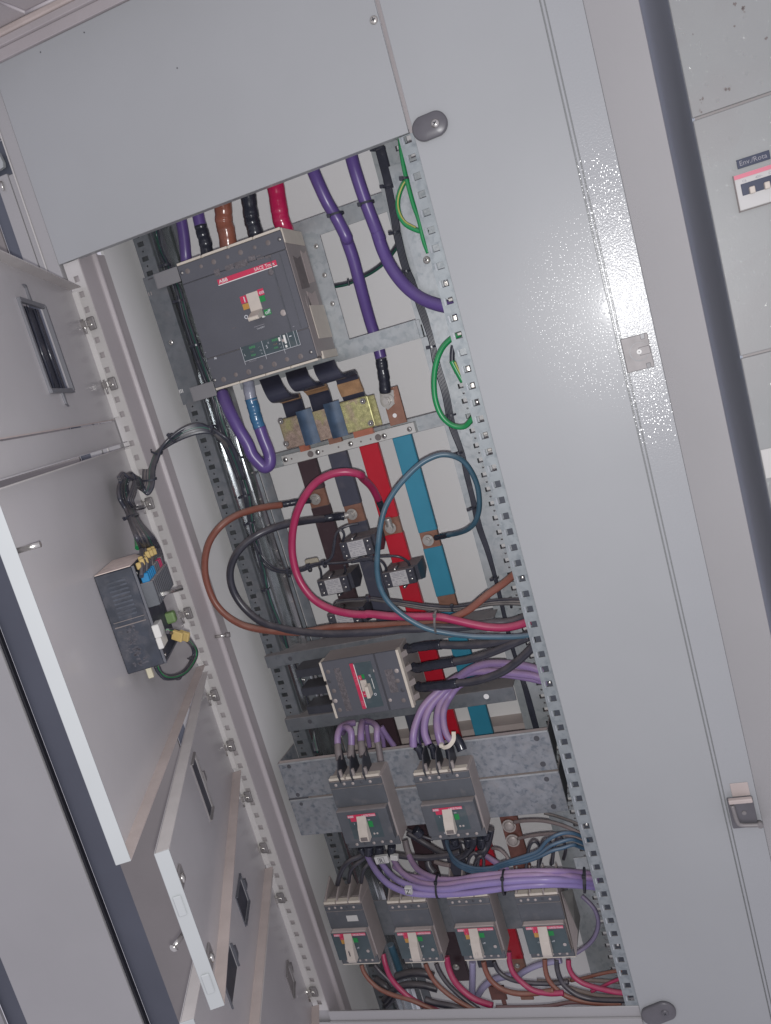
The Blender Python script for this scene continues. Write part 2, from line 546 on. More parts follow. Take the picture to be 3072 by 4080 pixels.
def spline(P, step=10):
    """Catmull-Rom through the points"""
    P = [Vector(p) for p in P]
    if len(P) < 3:
        return [P[0].lerp(P[-1], i / step) for i in range(step + 1)]
    Q = [P[0] * 2 - P[1]] + P + [P[-1] * 2 - P[-2]]
    out = []
    for i in range(1, len(Q) - 2):
        a, b, c, d = Q[i - 1], Q[i], Q[i + 1], Q[i + 2]
        for k in range(step):
            t = k / step
            out.append(0.5 * ((2 * b) + (c - a) * t + (2 * a - 5 * b + 4 * c - d) * t * t + (3 * b - a - 3 * c + d) * t ** 3))
    out.append(P[-1])
    return out

def wpts(c, pts):
    out = []
    for p in pts:
        if len(p) == 4:
            out.append(at(p[0], p[1], p[2], p[3]))
        else:
            out.append(at(c, *p))
    return out

def cable(label, c, pts, w, m, group=None, name='power_cable', cat='cable', parts=(), n=12, step=10, wob=0.0):
    """a cable through surveyed points; w is its width on the sheet. parts: (name, material, sheet, points, width, wobble)"""
    P = wpts(c, pts)
    k = len(pts) // 2
    q = pts[k] if len(pts[k]) == 4 else (c,) + tuple(pts[k])
    r = rad(q[0], q[1], q[2], q[3], w * CR[q[0]][2] / CR[c][2])
    S = spline(P, step)
    if not parts:
        return MB().tube(S, r, n).build(name, m, None, label, cat, group)
    root = thing(name, P[0], label, cat, group)
    MB().tube(S, r, n).build('sheath', m, root)
    for (pn, pm, pc, pp, pw, pwob) in parts:
        PP = wpts(pc, pp)
        q = pp[len(pp) // 2] if len(pp[len(pp) // 2]) == 4 else (pc,) + tuple(pp[len(pp) // 2])
        r2 = rad(q[0], q[1], q[2], q[3], pw * CR[q[0]][2] / CR[pc][2])
        SS = spline(PP, 8)
        ph = random.random() * 6
        rs = [r2 * (1 + pwob * 0.55 * (math.sin(i * 0.75 + ph) * 0.6 + math.sin(i * 1.7 + ph * 2) * 0.4)) for i in range(len(SS))] if pwob else None
        MB().tube(SS, r2, n, rs=rs).build(pn, pm, root)
    return root

def tie(c, p, d, q, m=None, label=None, r=None, thick=0.0012, parent=None):
    """cable tie: a band round the bundle with a small head. p = centre on the sheet, q = half extents vector (px) across the bundle"""
    A = at(c, p[0] - q[0], p[1] - q[1], d)
    B = at(c, p[0] + q[0], p[1] + q[1], d)
    C = (A + B) / 2
    u = (B - A) / 2
    L = u.length
    u.normalize()
    yv = Vector((0, -1, 0))
    ax = u.cross(yv).normalized()
    r = L if r is None else r
    mb = MB()
    ring = []
    n = 20
    for s2 in (-0.0017, 0.0017):
        ring.append([C + u * L * 1.04 * math.cos(2 * PI * k / n) + yv * r * 1.06 * math.sin(2 * PI * k / n) + ax * s2 for k in range(n)])
    ringo = []
    for s2 in (-0.0017, 0.0017):
        ringo.append([C + u * (L * 1.04 + thick) * math.cos(2 * PI * k / n) + yv * (r * 1.06 + thick) * math.sin(2 * PI * k / n) + ax * s2 for k in range(n)])
    VI = [mb._v(x) for x in ring]
    VO = [mb._v(x) for x in ringo]
    for k in range(n):
        k2 = (k + 1) % n
        mb.bm.faces.new([VO[0][k], VO[0][k2], VO[1][k2], VO[1][k]])
        mb.bm.faces.new([VI[0][k2], VI[0][k], VI[1][k], VI[1][k2]])
        mb.bm.faces.new([VO[0][k2], VO[0][k], VI[0][k], VI[0][k2]])
        mb.bm.faces.new([VO[1][k], VO[1][k2], VI[1][k2], VI[1][k]])
    hd = C - u * L * 0.9 + yv * r * 0.75
    mb2 = MB()
    mb2.M = Matrix.Translation(hd) @ Matrix(((u.x, ax.x, yv.x), (u.y, ax.y, yv.y), (u.z, ax.z, yv.z))).to_4x4()
    mb2.box(-0.003, 0.003, -0.0028, 0.0028, -0.0018, 0.0028, 0.0006)
    m = m or M_WIRE
    if parent is None:
        root = thing('cable_tie', C, label, 'cable tie')
        mb.build('band', m, root)
        mb2.build('head', m, root)
        return root
    mb.build('tie_band', m, parent)
    mb2.build('tie_head', m, parent)

def screw(p, r, m, parent, name='screw', nrm=(0, -1, 0), h=None, cross=True, ring=None):
    p = Vector(p)
    h = h or r * 0.55
    o = MB().dome(p, nrm, r, h).build(name, m, parent)
    if cross:
        nv = Vector(nrm).normalized()
        u = nv.orthogonal().normalized()
        u = (Matrix.Rotation(random.random() * 3, 3, nv) @ u)
        w = nv.cross(u)
        c = p + nv * h * 0.97
        mb = MB()
        for a, b in ((u, w), (w, u)):
            mb.quad(c + a * r * 0.5 + b * r * 0.12 + nv * 0.0001, c + a * r * 0.5 - b * r * 0.12 + nv * 0.0001, c - a * r * 0.5 - b * r * 0.12 + nv * 0.0001, c - a * r * 0.5 + b * r * 0.12 + nv * 0.0001)
        mb.build('cross_slot', M_INK, o)
    return o
# ================================================================== structure
def S(name, mb, m, **k):
    return mb.build(name, m, None, kind='structure', label=k.get('label'), cat=None)

S('back_wall', MB().box(-0.95, 0.02, 0.34, 0.345, -1.60, 0.75), M_WALL)
mb = MB()
mb.box(-0.795, -0.790, 0.078, 0.34, -1.60, 0.60)
S('side_wall', mb, M_SIDE)
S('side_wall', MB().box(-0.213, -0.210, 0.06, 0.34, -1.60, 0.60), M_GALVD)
S('back_ledge', MB().box(-0.79, -0.22, 0.30, 0.3395, -0.775, -0.745).box(-0.79, -0.22, 0.295, 0.30, -0.79, -0.7445), M_TAN)
# rolled inner frame beside the left rail: web, rounded ridge and step
prof = [(-0.7895, 0.0015), (-0.7895, 0.038), (-0.7885, 0.0405), (-0.7860, 0.0418), (-0.7838, 0.0435), (-0.7830, 0.0460), (-0.7838, 0.0490), (-0.7862, 0.0510), (-0.7895, 0.0525), (-0.7895, 0.0770), (-0.7915, 0.0775), (-0.7915, 0.0015)]
o = S('inner_frame', MB().prism([(a, b, -1.40) for a, b in prof], (0, 0, 1.703)), M_PINK)
for p in o.data.polygons:
    p.use_smooth = False

# upper cover panel with its screw
P = thing('cover_panel', (-0.52, 0, 0.45), 'large blank grey cover plate above the opening, one screw at its upper right', 'panel')
mb = MB().box(-0.8235, -0.2222, -0.006, -0.0035, 0.2940, 0.5995, 0.0012, 2)
mb.box(-0.8235, -0.2222, -0.004, 0.010, 0.2945, 0.2960)
mb.build('plate', M_PAINT, P)
q = at('c2', 757, 130, -0.006)
screw(q, 0.0058, M_BOLT, P)
for (x, y) in ((545, 210), (1148, 441), (262, 338)):
    q = at('c1', x, y, -0.0064)
    MB().cyl(q, q + Vector((0, 0.0006, 0)), 0.0011, n=8).build('pin_hole', M_INK, P)

# right hand blank panel
P = thing('side_cover_panel', (-0.12, 0, -0.3), 'tall blank light grey panel to the right of the opening', 'panel')
mb = MB()
mb.box(-0.2162, -0.0170, -0.005, -0.002, -1.30, 0.75, 0.001, 2)
mb.build('plate', M_PAINT, P)
MB().box(-0.2228, -0.2150, 0.004, 0.005, 0.2945, 0.75).build('seam_seal', M_PINK, P)
# door frame strip right of the panel
S('front_frame', MB().box(-0.0155, -0.0118, -0.0052, 0.004, -1.35, 0.75, 0.0007).box(-0.0105, 0.0340, -0.0045, 0.003, -1.35, 0.75, 0.0008, 2).box(-0.0180, -0.0100, 0.0045, 0.0055, -1.35, 0.75), M_STRIP)
# corner post, canted away from the panel
S('corner_post', MB().prism([(0.0343, -0.003, -1.4), (0.0950, -0.036, -1.4), (0.0958, -0.034, -1.4), (0.0958, 0.01, -1.4), (0.0343, 0.01, -1.4)], (0, 0, 2.2)), M_PAINT_R)

# neighbouring cabinet on the right: its side wall deep in the gap and its two doors
S('neighbour_side', MB().box(0.1312, 0.134, 0.002, 0.60, -1.5, 0.8), M_GAP)
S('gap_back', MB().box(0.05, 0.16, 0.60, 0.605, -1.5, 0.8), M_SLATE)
def neigh_door(z0, z1, label, parent=None):
    return MB().box(0.1312, 0.62, -0.004, 0.0015, z0, z1, 0.0012, 2).build('door_leaf', M_NEIGH, None, label, 'cabinet door')
neigh_door(0.1902, 0.72, 'neighbouring cabinet door at top right, speckled with small brown marks')
ND = neigh_door(-0.1165, 0.1868, 'neighbouring cabinet door carrying the breaker window and the Env./Rota plate')
neigh_door(-0.80, -0.1198, 'neighbouring cabinet door below the breaker window, with a pale label at its edge')
S('door_gap', MB().box(0.135, 0.62, 0.006, 0.007, -1.0, 0.8), M_PINK)
for k in range(20):
    x, y = random.choice([(1375, 550), (1395, 575), (1370, 590), (1215, 720), (1440, 180), (1265, 140), (1330, 770), (1640, 260), (1150, 230), (1215, 655), (1435, 15), (1480, 60)])
    q = at('c3', x + random.uniform(-14, 14), y + random.uniform(-18, 18), -0.0043)
    r = random.uniform(0.0006, 0.0019)
    a0 = random.random() * 6
    pts = [(q.x + r * random.uniform(0.4, 1.4) * math.cos(a0 + i * PI / 4), -0.0044, q.z + r * random.uniform(0.5, 1.9) * math.sin(a0 + i * PI / 4)) for i in range(8)]
    mb = MB()
    mb.bm.faces.new(mb._v(pts))
    if k < 12 or k % 2:
        mb.build('dirt_mark', M_CAP if k % 3 else M_BROWN, [o for o in bpy.data.objects if o.name == 'door_leaf'][0])
    else:
        mb.bm.free()

# engraved plate, breaker and its window on the neighbouring door
pl = thing('name_plate', at('f6', 830, 750, -0.006), 'navy engraved plate reading Env./Rota above the small breaker', 'name plate')
a, b = at('f6', 470, 860, -0.005), at('f6', 1190, 640, -0.005)
zc = (a.z + b.z) / 2
A = at('f6', 455, 765, -0.005); B2 = at('f6', 495, 965, -0.005); C2 = at('f6', 1190, 545, -0.005); D2 = at('f6', 1215, 740, -0.005)
x0, x1 = (A.x + B2.x) / 2, (C2.x + D2.x) / 2
z1, z0 = (A.z + C2.z) / 2, (B2.z + D2.z) / 2
MB().box(x0, x1, -0.0062, -0.0042, z0, z1, 0.0003).build('plate', M_NAVY, pl)
text('Env./Rota', (x0 + 0.0025, -0.0064, z0 + (z1 - z0) * 0.27), (z1 - z0) * 0.78, M_GREY_INK, pl, sx=1.0)
A = at('f6', 365, 1130, -0.004); B2 = at('f6', 530, 1910, -0.004)
wx, wz1, wz0 = (A.x + B2.x) / 2, A.z, B2.z
mc = thing('miniature_breaker', (wx + 0.03, 0, wz0), 'white multi pole miniature breaker with red stripe under the navy plate', 'circuit breaker')
MB().box(wx + 0.0012, wx + 0.075, -0.0055, 0.0, wz0 + 0.0007, wz1, 0.0006).build('body', mat('white_breaker_plastic', (0.50, 0.49, 0.48), 0.45), mc)
MB().box(wx, wx + 0.0014, -0.007, -0.004, wz0, wz1).box(wx, wx + 0.075, -0.007, -0.004, wz0 - 0.0009, wz0 + 0.0002).build('window_frame', M_CAP, mc)
MB().box(wx + 0.0012, wx + 0.075, -0.0066, -0.0054, wz1 - 0.0055, wz1 - 0.0005).build('red_stripe', M_REDL, mc)
hz = wz1 - wz0
MB().box(wx + 0.0075, wx + 0.075, -0.0064, -0.0054, wz0 + hz * 0.40, wz0 + hz * 0.72, 0.0004).build('toggle_slot', M_NAVY, mc)
for k in range(4):
    xx = wx + 0.0155 + 0.0175 * k
    MB().box(xx, xx + 0.0065, -0.014, -0.0060, wz0 + hz * 0.38, wz0 + hz * 0.57, 0.0008).build('toggle', M_TOG, mc)
    text(('C6', '400~', 'C6', '400~')[k], (wx + 0.010 + 0.0155 * k, -0.0058, wz0 + hz * 0.755), 0.0042, M_GREY_INK, mc)
q = at('d1', 1630, 1400, -0.005)
lb = MB().box(q.x - 0.002, q.x + 0.06, -0.0052, -0.0042, q.z - 0.016, q.z + 0.024, 0.0003).build('paper_label', M_INSUL, None, 'pale paper label at the right edge of the picture on the neighbouring door', 'label')

# plinth under the opening
S('plinth', MB().box(-0.7915, -0.2165, -0.006, 0.0, -1.160, -1.1475, 0.001).box(-0.7915, -0.2165, -0.003, 0.0, -1.1475, -1.1275, 0.001).box(-0.83, -0.2165, -0.0075, -0.004, -1.35, -1.1478, 0.0015, 2), M_PAINT_R)
S('cabinet_floor', MB().box(-0.79, -0.22, -0.002, 0.34, -1.60, -1.595), M_PINK)

# header above the cover panel, in steps towards the roof
S('plinth_end', MB().box(-0.8300, -0.7900, 0.002, 0.02, -1.35, -1.1275), M_PAINT_R)
S('header', MB().box(-1.0, 0.0, -0.010, 0.02, 0.6005, 0.6160, 0.0006).box(-1.0, 0.0, -0.016, 0.0, 0.6163, 0.6270, 0.0012, 2), M_PINK)
S('header_lip', MB().box(-1.0, 0.0, -0.020, 0.0, 0.6273, 0.6370, 0.0025, 3), M_TAN)
S('roof', MB().box(-1.6, 0.3, -0.10, 0.0, 0.6375, 0.642).box(-1.6, 0.3, -0.104, -0.100, 0.630, 0.80), M_PINK)
mb = MB()
for (a, b) in (((-30, 10), (285, 140)), ((285, 140), (640, -30))):
    A, B2 = at('g2', a[0], a[1], -0.105), at('g2', b[0], b[1], -0.105)
    mb.tube([A, B2], 0.0022, 8)
S('roof_rib', mb, M_PINK)

# left edge of the frame, its grooves and the dark outer door behind the small doors
mb = MB()
mb.box(-0.8480, -0.8250, -0.004, 0.01, -1.3, 0.6, 0.0012, 2)
S('left_frame', mb, M_PAINT_R)
S('left_frame', MB().box(-0.8628, -0.8500, -0.001, 0.01, -1.3, 0.449, 0.001).box(-0.8870, -0.8634, -0.003, 0.01, -1.3, 0.452, 0.001), M_PAINT_R)
S('left_frame_seal', MB().box(-0.8502, -0.8478, -0.0062, -0.003, -1.3, 0.60, 0.0008), M_CREAM)
mb = MB().box(-0.8480, -0.8870, 0.004, 0.008, 0.445, 0.500)
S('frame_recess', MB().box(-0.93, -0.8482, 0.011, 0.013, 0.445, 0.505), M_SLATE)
S('left_frame', MB().box(-0.93, -0.849, 0.002, 0.010, 0.505, 0.6), M_PAINT_R)
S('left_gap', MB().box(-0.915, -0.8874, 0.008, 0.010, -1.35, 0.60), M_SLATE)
S('outer_door_return', MB().box(-1.137, -0.9155, 0.004, 0.008, -1.5, 0.7), M_BROWN)
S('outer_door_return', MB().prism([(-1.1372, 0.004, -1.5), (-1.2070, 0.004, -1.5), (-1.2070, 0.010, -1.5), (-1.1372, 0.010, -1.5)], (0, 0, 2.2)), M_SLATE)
S('door_gasket', MB().box(-1.2125, -1.2068, -0.006, 0.004, -1.5, 0.6, 0.001), M_DARK)
S('outer_door', MB().box(-1.510, -1.2127, -0.010, -0.004, -1.5, 0.6, 0.0015, 2), M_OUTER)
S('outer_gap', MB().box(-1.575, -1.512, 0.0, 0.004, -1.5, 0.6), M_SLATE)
S('far_panel', MB().box(-1.9, -1.572, -0.01, -0.004, -1.5, 0.6), M_PAINT_R)
# white latch in the recess at the left edge
lt = thing('frame_latch', (-0.868, 0, 0.473), 'white latch tongue in a dark recess at the left picture edge', 'latch')
MB().prism([(-0.90, -0.002, 0.492), (-0.866, -0.002, 0.486), (-0.8632, -0.002, 0.470), (-0.8655, -0.002, 0.463), (-0.90, -0.002, 0.458)], (0, 0.006, 0)).build('tongue', M_WHITE_ED, lt)
a, b = at('g1', 10, 740, -0.006), at('g1', 45, 865, -0.006)
MB().cyl(a, b, 0.0022).build('pin', M_STEEL, lt)

# ------------------------------------------------------------------ perforated rails
def perf(x0, x1, y0, y1, z0, z1, pattern, centre):
    """pattern: list of (z centre, half height, half width or octagon radius, kind)"""
    mb = MB()
    zs, rows = [z0], []
    for (z, h, w, kd) in pattern:
        zs += [z - h, z + h]
    zs += [z1]
    zs = sorted(zs)
    ws = max(p[2] for p in pattern)
    # one grid per hole keeps widths free
    prev = z0
    for (z, h, w, kd) in sorted(pattern):
        lo, hi = z - h, z + h
        cells(mb, [x0, x1], [prev, lo], y0, y1, set())
        xs = [x0, centre - w, centre + w, x1]
        if kd == 'o':
            cells(mb, xs, [lo, hi], y0, y1, set(), {(1, 0): w * 0.86})
        else:
            cells(mb, xs, [lo, hi], y0, y1, {(1, 0)})
        prev = hi
    cells(mb, [x0, x1], [prev, z1], y0, y1, set())
    return mb

rl = thing('perforated_rail', (-0.805, 0, -0.4), 'cream painted rail of square holes along the left side of the opening', 'rail')
perf(-0.8195, -0.7905, 0.0, 0.0018, -1.127, 0.2935, [(0.2905 - 0.25 * 0.1 * n - 0.0, 0.0047, 0.0047, 's') for n in range(1, 57)], -0.8040).build('face', M_CREAM, rl)
MB().box(-0.8180, -0.7925, 0.0045, 0.0060, -1.127, 0.2935).build('backing', M_PINK, rl)
MB().box(-0.8195, -0.8180, 0.0018, 0.03, -1.127, 0.2935).build('web', M_CREAM, rl)
rr = thing('perforated_rail', (-0.227, 0, -0.4), 'galvanised rail of square holes along the right side of the opening', 'rail')
HZ0 = 0.2870
perf(-0.2385, -0.2155, -0.0012, 0.0006, -1.130, 0.2932, [(HZ0 - 0.025 * n, 0.0050, 0.0050, 's') for n in range(0, 57)], -0.2265).build('face', M_RAIL, rr)
MB().box(-0.2388, -0.2373, 0.0006, 0.012, -1.130, 0.2932, 0.0004).build('folded_lip', M_GALV, rr)
mb = MB()
for n in range(0, 57):
    z = HZ0 - 0.025 * n
    mb.box(-0.2345, -0.2330, -0.0022, -0.0010, z - 0.0050, z + 0.0050)
mb.build('punched_tab', M_SHINY, rr)
MB().box(-0.2175, -0.2163, 0.0006, 0.060, -1.130, 0.2932).build('web', M_GALVD, rr)
MB().box(-0.2335, -0.2180, 0.018, 0.019, -1.130, -0.20).build('backing', M_SLATE, rr)  # added dark plate, its colour stands for the shade deep behind the holes
# things that glint in the holes of the right rail
for n in (8, 9, 10, 11, 13, 14, 17, 18):
    z = HZ0 - 0.025 * n
    if n in (8, 10, 13, 14):
        MB().box(-0.2305, -0.2270, 0.006, 0.010, z - 0.004, z + 0.004, 0.001).box(-0.2262, -0.2230, 0.006, 0.010, z - 0.004, z + 0.004, 0.001).build('cage_clip', M_STEEL, rr)
    else:
        MB().box(-0.2305, -0.2230, 0.008, 0.011, z - 0.001, z + 0.004, 0.001).build('cage_clip', M_BOLT, rr)
for n in (15, 26, 33, 43, 52):
    z = HZ0 - 0.025 * n
    screw((-0.2262, 0.003, z), 0.0030, M_STEEL, rr, cross=False)

def post(x0, x1, y, zlist, label, flip, cx):
    p = thing('perforated_post', ((x0 + x1) / 2, y, -0.4), label, 'post')
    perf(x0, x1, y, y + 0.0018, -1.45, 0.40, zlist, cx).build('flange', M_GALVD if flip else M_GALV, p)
    return p
zl = []
n = 0
z = 0.385
while z > -1.42:
    zl.append((z, 0.0040, 0.0062, 's'))
    zl.append((z - 0.0125, 0.0022, 0.0022, 'o'))
    z -= 0.025
LP = post(-0.7555, -0.7255, 0.1235, zl, 'dull galvanised post of oblong and round holes inside the left wall', True, -0.7435)
MB().box(-0.7270, -0.7255, 0.1253, 0.19, -1.45, 0.40).box(-0.7555, -0.7540, 0.1253, 0.19, -1.45, 0.40).build('web', M_GALVD, LP)
# bright trough right of the left post (folded zinc with ribs)
trp = [(-0.7235, 0.150), (-0.7235, 0.128), (-0.7195, 0.126), (-0.7175, 0.131), (-0.7140, 0.142), (-0.7030, 0.160), (-0.6960, 0.160), (-0.6940, 0.148), (-0.6905, 0.147), (-0.6885, 0.150), (-0.6865, 0.150), (-0.6845, 0.146), (-0.6790, 0.146), (-0.6775, 0.149), (-0.6775, 0.165),
       (-0.6790, 0.165), (-0.6800, 0.1485), (-0.6840, 0.1485), (-0.6860, 0.1525), (-0.6890, 0.1525), (-0.6910, 0.1495), (-0.6925, 0.1500), (-0.6945, 0.1625), (-0.7045, 0.1625), (-0.7160, 0.1440), (-0.7190, 0.1330), (-0.7215, 0.1300), (-0.7215, 0.150)]
MB().prism([(a, b, -1.45) for a, b in trp], (0, 0, 1.85)).build('ribbed_trough', M_SHINY, LP)
MB().box(-0.6760, -0.6580, 0.165, 0.167, -1.45, -0.12).build('rear_flange', M_GALVD, LP)
mb = MB()
for k in range(30):
    z = 0.33 - k * 0.05
    mb.cyl((-0.6815, 0.1462, z), (-0.6815, 0.1448, z), 0.0016, n=8)
mb.build('rivet', M_BOLT, LP)
RP = post(-0.2865, -0.2520, 0.1235, zl, 'galvanised post of oblong and round holes behind the right rail', False, -0.2660)
MB().box(-0.2865, -0.2850, 0.1253, 0.20, -1.45, 0.40).build('web', M_GALV, RP)
MB().box(-0.3170, -0.3020, 0.150, 0.1518, -1.45, 0.40).box(-0.3020, -0.2990, 0.143, 0.1518, -1.45, 0.40).box(-0.2985, -0.2870, 0.139, 0.141, -1.45, 0.40).build('ribbed_flange', M_GALV, RP)
MB().box(-0.2860, -0.2400, 0.105, 0.1065, -0.02, 0.285).build('side_plate', M_GALV, RP)
screw(at('c6', 833, 310, 0.104), 0.0060, M_BOLT, RP)

# ------------------------------------------------------------------ clips along the left rail
clips = [('c4', 578, 640), ('c4', 715, 1030), ('d2', 955, 340), ('d2', 1205, 1050), ('d2', 1378, 1582), ('e5', 1100, 330), ('e5', 1183, 575), ('e5', 1258, 820), ('e5', 1340, 1060), ('e5', 1498, 1510)]
where = ['beside the slotted door, upper one', 'beside the slotted door, lower one', 'half hidden behind the curled wires', 'beside the black meter case', 'just below the black meter case', 'level with the slotted small door',
         'at the foot of the middle small door', 'above the dark windows', 'level with the upper dark window', 'near the bottom left corner of the opening']
for i, (c, x, y) in enumerate(clips):
    q = at(c, x, y, -0.004)
    t = thing('hinge_clip', q, 'zinc hinge clip on the cream rail ' + where[i], 'hinge clip', 'zinc clips along the cream rail')
    MB().box(q.x - 0.0015, q.x + 0.0125, -0.0060, -0.0035, q.z - 0.010, q.z + 0.011, 0.0022, 2).build('plate', M_LATCH, t)
    MB().box(q.x - 0.009, q.x + 0.004, -0.015, -0.005, q.z - 0.004, q.z + 0.007, 0.002, 2).build('jaw', M_STEEL, t)
    MB().cyl((q.x - 0.004, -0.012, q.z - 0.014), (q.x - 0.004, -0.012, q.z + 0.010), 0.0019).build('pin', M_STEEL, t)
    screw((q.x + 0.0045, -0.0058, q.z - 0.001), 0.0032, M_STEEL, t)
q0, q1 = at('d2', 1385, 1200, 0.0), at('d2', 1480, 1188, 0.0)
t = thing('stud_bolt', q1, 'small horizontal stud bolt on the rolled frame right of the cream rail', 'bolt')
MB().cyl(at('d2', 1395, 1199, 0.030), at('d2', 1465, 1189, 0.035), 0.0028).build('shank', M_STEEL, t)
MB().cyl(at('d2', 1462, 1190, 0.033), at('d2', 1490, 1186, 0.038), 0.0052, n=6).build('nut', M_LATCH, t)

# ------------------------------------------------------------------ small doors on the left
def dframe(hx, ang):
    u = Vector((math.sin(ang), -math.cos(ang), 0))
    n = Vector((math.cos(ang), math.sin(ang), 0))
    return Matrix(((u.x, n.x, 0, hx), (u.y, n.y, 0, 0), (0, 0, 1, 0), (0, 0, 0, 1)))

def dat(c, x, y, F, n=0.0):
    """survey point on the plane n of a door frame F -> local (L, z)"""
    r = ray(c, x, y)
    O = Vector((0, -D0, 0))
    inv = F.inverted()
    o2 = inv @ O
    r2 = inv.to_3x3() @ r
    t = (n - o2.y) / r2.y
    p = o2 + r2 * t
    return p.x, p.z

M_TOPFL = mat('pale_flange_paint', (0.50, 0.47, 0.455), 0.5, var=0.06, vscale=25)
def small_door(hx, deg, L, z0, z1, label, cuts=(), fl=0.017, bfl=None, name='hinged_door'):
    ang = math.radians(deg)
    F = dframe(hx, ang)
    D = thing(name, (hx, 0, z0), label, 'cabinet door')
    xs = sorted({0.004, L} | {c[0] for c in cuts} | {c[1] for c in cuts})
    zs = sorted({z0, z1} | {c[2] for c in cuts} | {c[3] for c in cuts})
    void = set()
    for i in range(len(xs) - 1):
        for j in range(len(zs) - 1):
            mx, mz = (xs[i] + xs[i + 1]) / 2, (zs[j] + zs[j + 1]) / 2
            if any(c[0] < mx < c[1] and c[2] < mz < c[3] for c in cuts):
                void.add((i, j))
    mb = MB(); mb.M = F
    cells(mb, xs, zs, 0.0, 0.0015, void)
    mb.build('face', M_DOOR, D)
    mb = MB(); mb.M = F
    mb.box(0.012, L, 0.0012, bfl or fl, z0, z0 + 0.0015)
    mb.build('bottom_flange', M_TAN, D)
    mb = MB(); mb.M = F
    mb.box(0.012, L, 0.0012, fl, z1 - 0.0015, z1)
    mb.build('top_flange', M_TOPFL, D)
    mb = MB(); mb.M = F
    mb.box(L, L + 0.0018, 0.0, fl, z0, z1, 0.0005)
    mb.build('free_flange', M_WHITE_ED, D)
    mb = MB(); mb.M = F
    mb.box(0.002, 0.004, 0.0, 0.011, z0 + 0.004, z1 - 0.004, 0.0005)
    mb.build('hinge_flange', M_CREAM, D)
    return D, F

HX = -0.8215
A21 = 21.8
# door A : slotted
FA = dframe(HX, math.radians(A21))
pa = [dat('c4', *q, FA) for q in ((105, 485), (275, 540), (445, 1060), (312, 1070))]
la0, la1 = (pa[1][0] + pa[2][0]) / 2, (pa[0][0] + pa[3][0]) / 2
za1, za0 = (pa[0][1] + pa[1][1]) / 2, (pa[2][1] + pa[3][1]) / 2
DA, FA = small_door(HX, A21, 0.60, 0.0345, 0.2520, 'open grey inner door with a tall narrow slot, uppermost on the left', cuts=[(la0, la1, za0, za1)], fl=0.020, bfl=0.0035)
mb = MB(); mb.M = FA
mb.box(la0 - 0.002, la0 + 0.004, 0.0015, 0.007, za0 - 0.002, za1 + 0.002)
mb.box(la1 - 0.004, la1 + 0.003, 0.0015, 0.005, za0 - 0.004, za1 + 0.003)
mb.box(la0 - 0.002, la1 + 0.002, 0.0015, 0.006, za1 - 0.002, za1 + 0.004)
mb.box(la0 - 0.002, la1 + 0.002, 0.0015, 0.006, za0 - 0.005, za0 + 0.001)
lm = (la0 + la1) / 2
mb.prism([(lm - 0.004, 0.0015, za1 + 0.003), (lm + 0.004, 0.0015, za1 + 0.003), (lm + 0.002, 0.0015, za1 + 0.022), (lm + 0.010, 0.0015, za1 + 0.026), (lm - 0.002, 0.0015, za1 + 0.026)], (0, 0.003, 0))
mb.prism([(lm - 0.004, 0.0015, za0 - 0.004), (lm + 0.004, 0.0015, za0 - 0.004), (lm + 0.002, 0.0015, za0 - 0.020), (lm - 0.008, 0.0015, za0 - 0.024), (lm - 0.002, 0.0015, za0 - 0.020)], (0, 0.003, 0))
mb.build('slot_bracket', mat('grey_slot_bracket', (0.15, 0.15, 0.165), 0.4, dust=0.2), DA)
mb = MB(); mb.M = FA
mb.box(la0 + 0.002, la1 - 0.002, -0.030, -0.004, za0 + 0.001, za1 - 0.001)
mb.build('slot_blank', M_BLACK, DA)
mb = MB(); mb.M = FA
for t in (0.28, 0.62):
    xx = la0 + (la1 - la0) * t
    mb.cyl((xx, -0.002, za0 + 0.003), (xx, -0.002, za1 - 0.003), 0.0022, n=10)
mb.build('slot_rod', M_BLACKG, DA)
# deep bottom flange of door A, built as a flat strip above door B
mb = MB(); mb.M = FA
mb.box(0.012, 0.60, 0.0, 0.0015, -0.004, 0.0325)
mb.box(0.012, 0.60, 0.0015, 0.012, -0.0055, -0.004)
fs = mb.build('flange_strip', M_DOOR, None, 'narrow grey strip forming the bottom flange of the slotted door, above the meter door', 'door flange')

# door B : carries the black meter case
DB, FB = small_door(HX, 21.3, 0.613, -0.4110, -0.012, 'large open inner door with the black meter case on its back', fl=0.016)
st = thing('stud_bolt', at('d2', 120, 650, -0.5), 'threaded stud at the free edge of the meter door', 'bolt')
l1, zz = dat('d2', 75, 660, FB)
mb = MB(); mb.M = FB
mb.cyl((l1 - 0.010, 0.0015, zz), (l1 - 0.010, 0.026, zz), 0.0030)
mb.build('shank', M_STEEL, st)
# door C
FC = dframe(HX, math.radians(24.4))
pc = [dat('e5', *q, FC) for q in ((915, 400), (930, 375), (1015, 625), (1002, 705))]
c0 = (min(pc[1][0], pc[2][0]), max(pc[0][0], pc[3][0]), min(p[1] for p in pc), max(p[1] for p in pc))
pz1 = (pc[0][1] + pc[1][1]) / 2; pz0 = (pc[2][1] + pc[3][1]) / 2
pl0 = (pc[1][0] + pc[2][0]) / 2; pl1 = (pc[0][0] + pc[3][0]) / 2
DC, FC = small_door(HX, 24.4, 0.592, -0.6170, -0.4225, 'open inner door with a small slot and two quarter turn locks, white free edge', cuts=[(pl0, pl1, pz0, pz1)], fl=0.016)
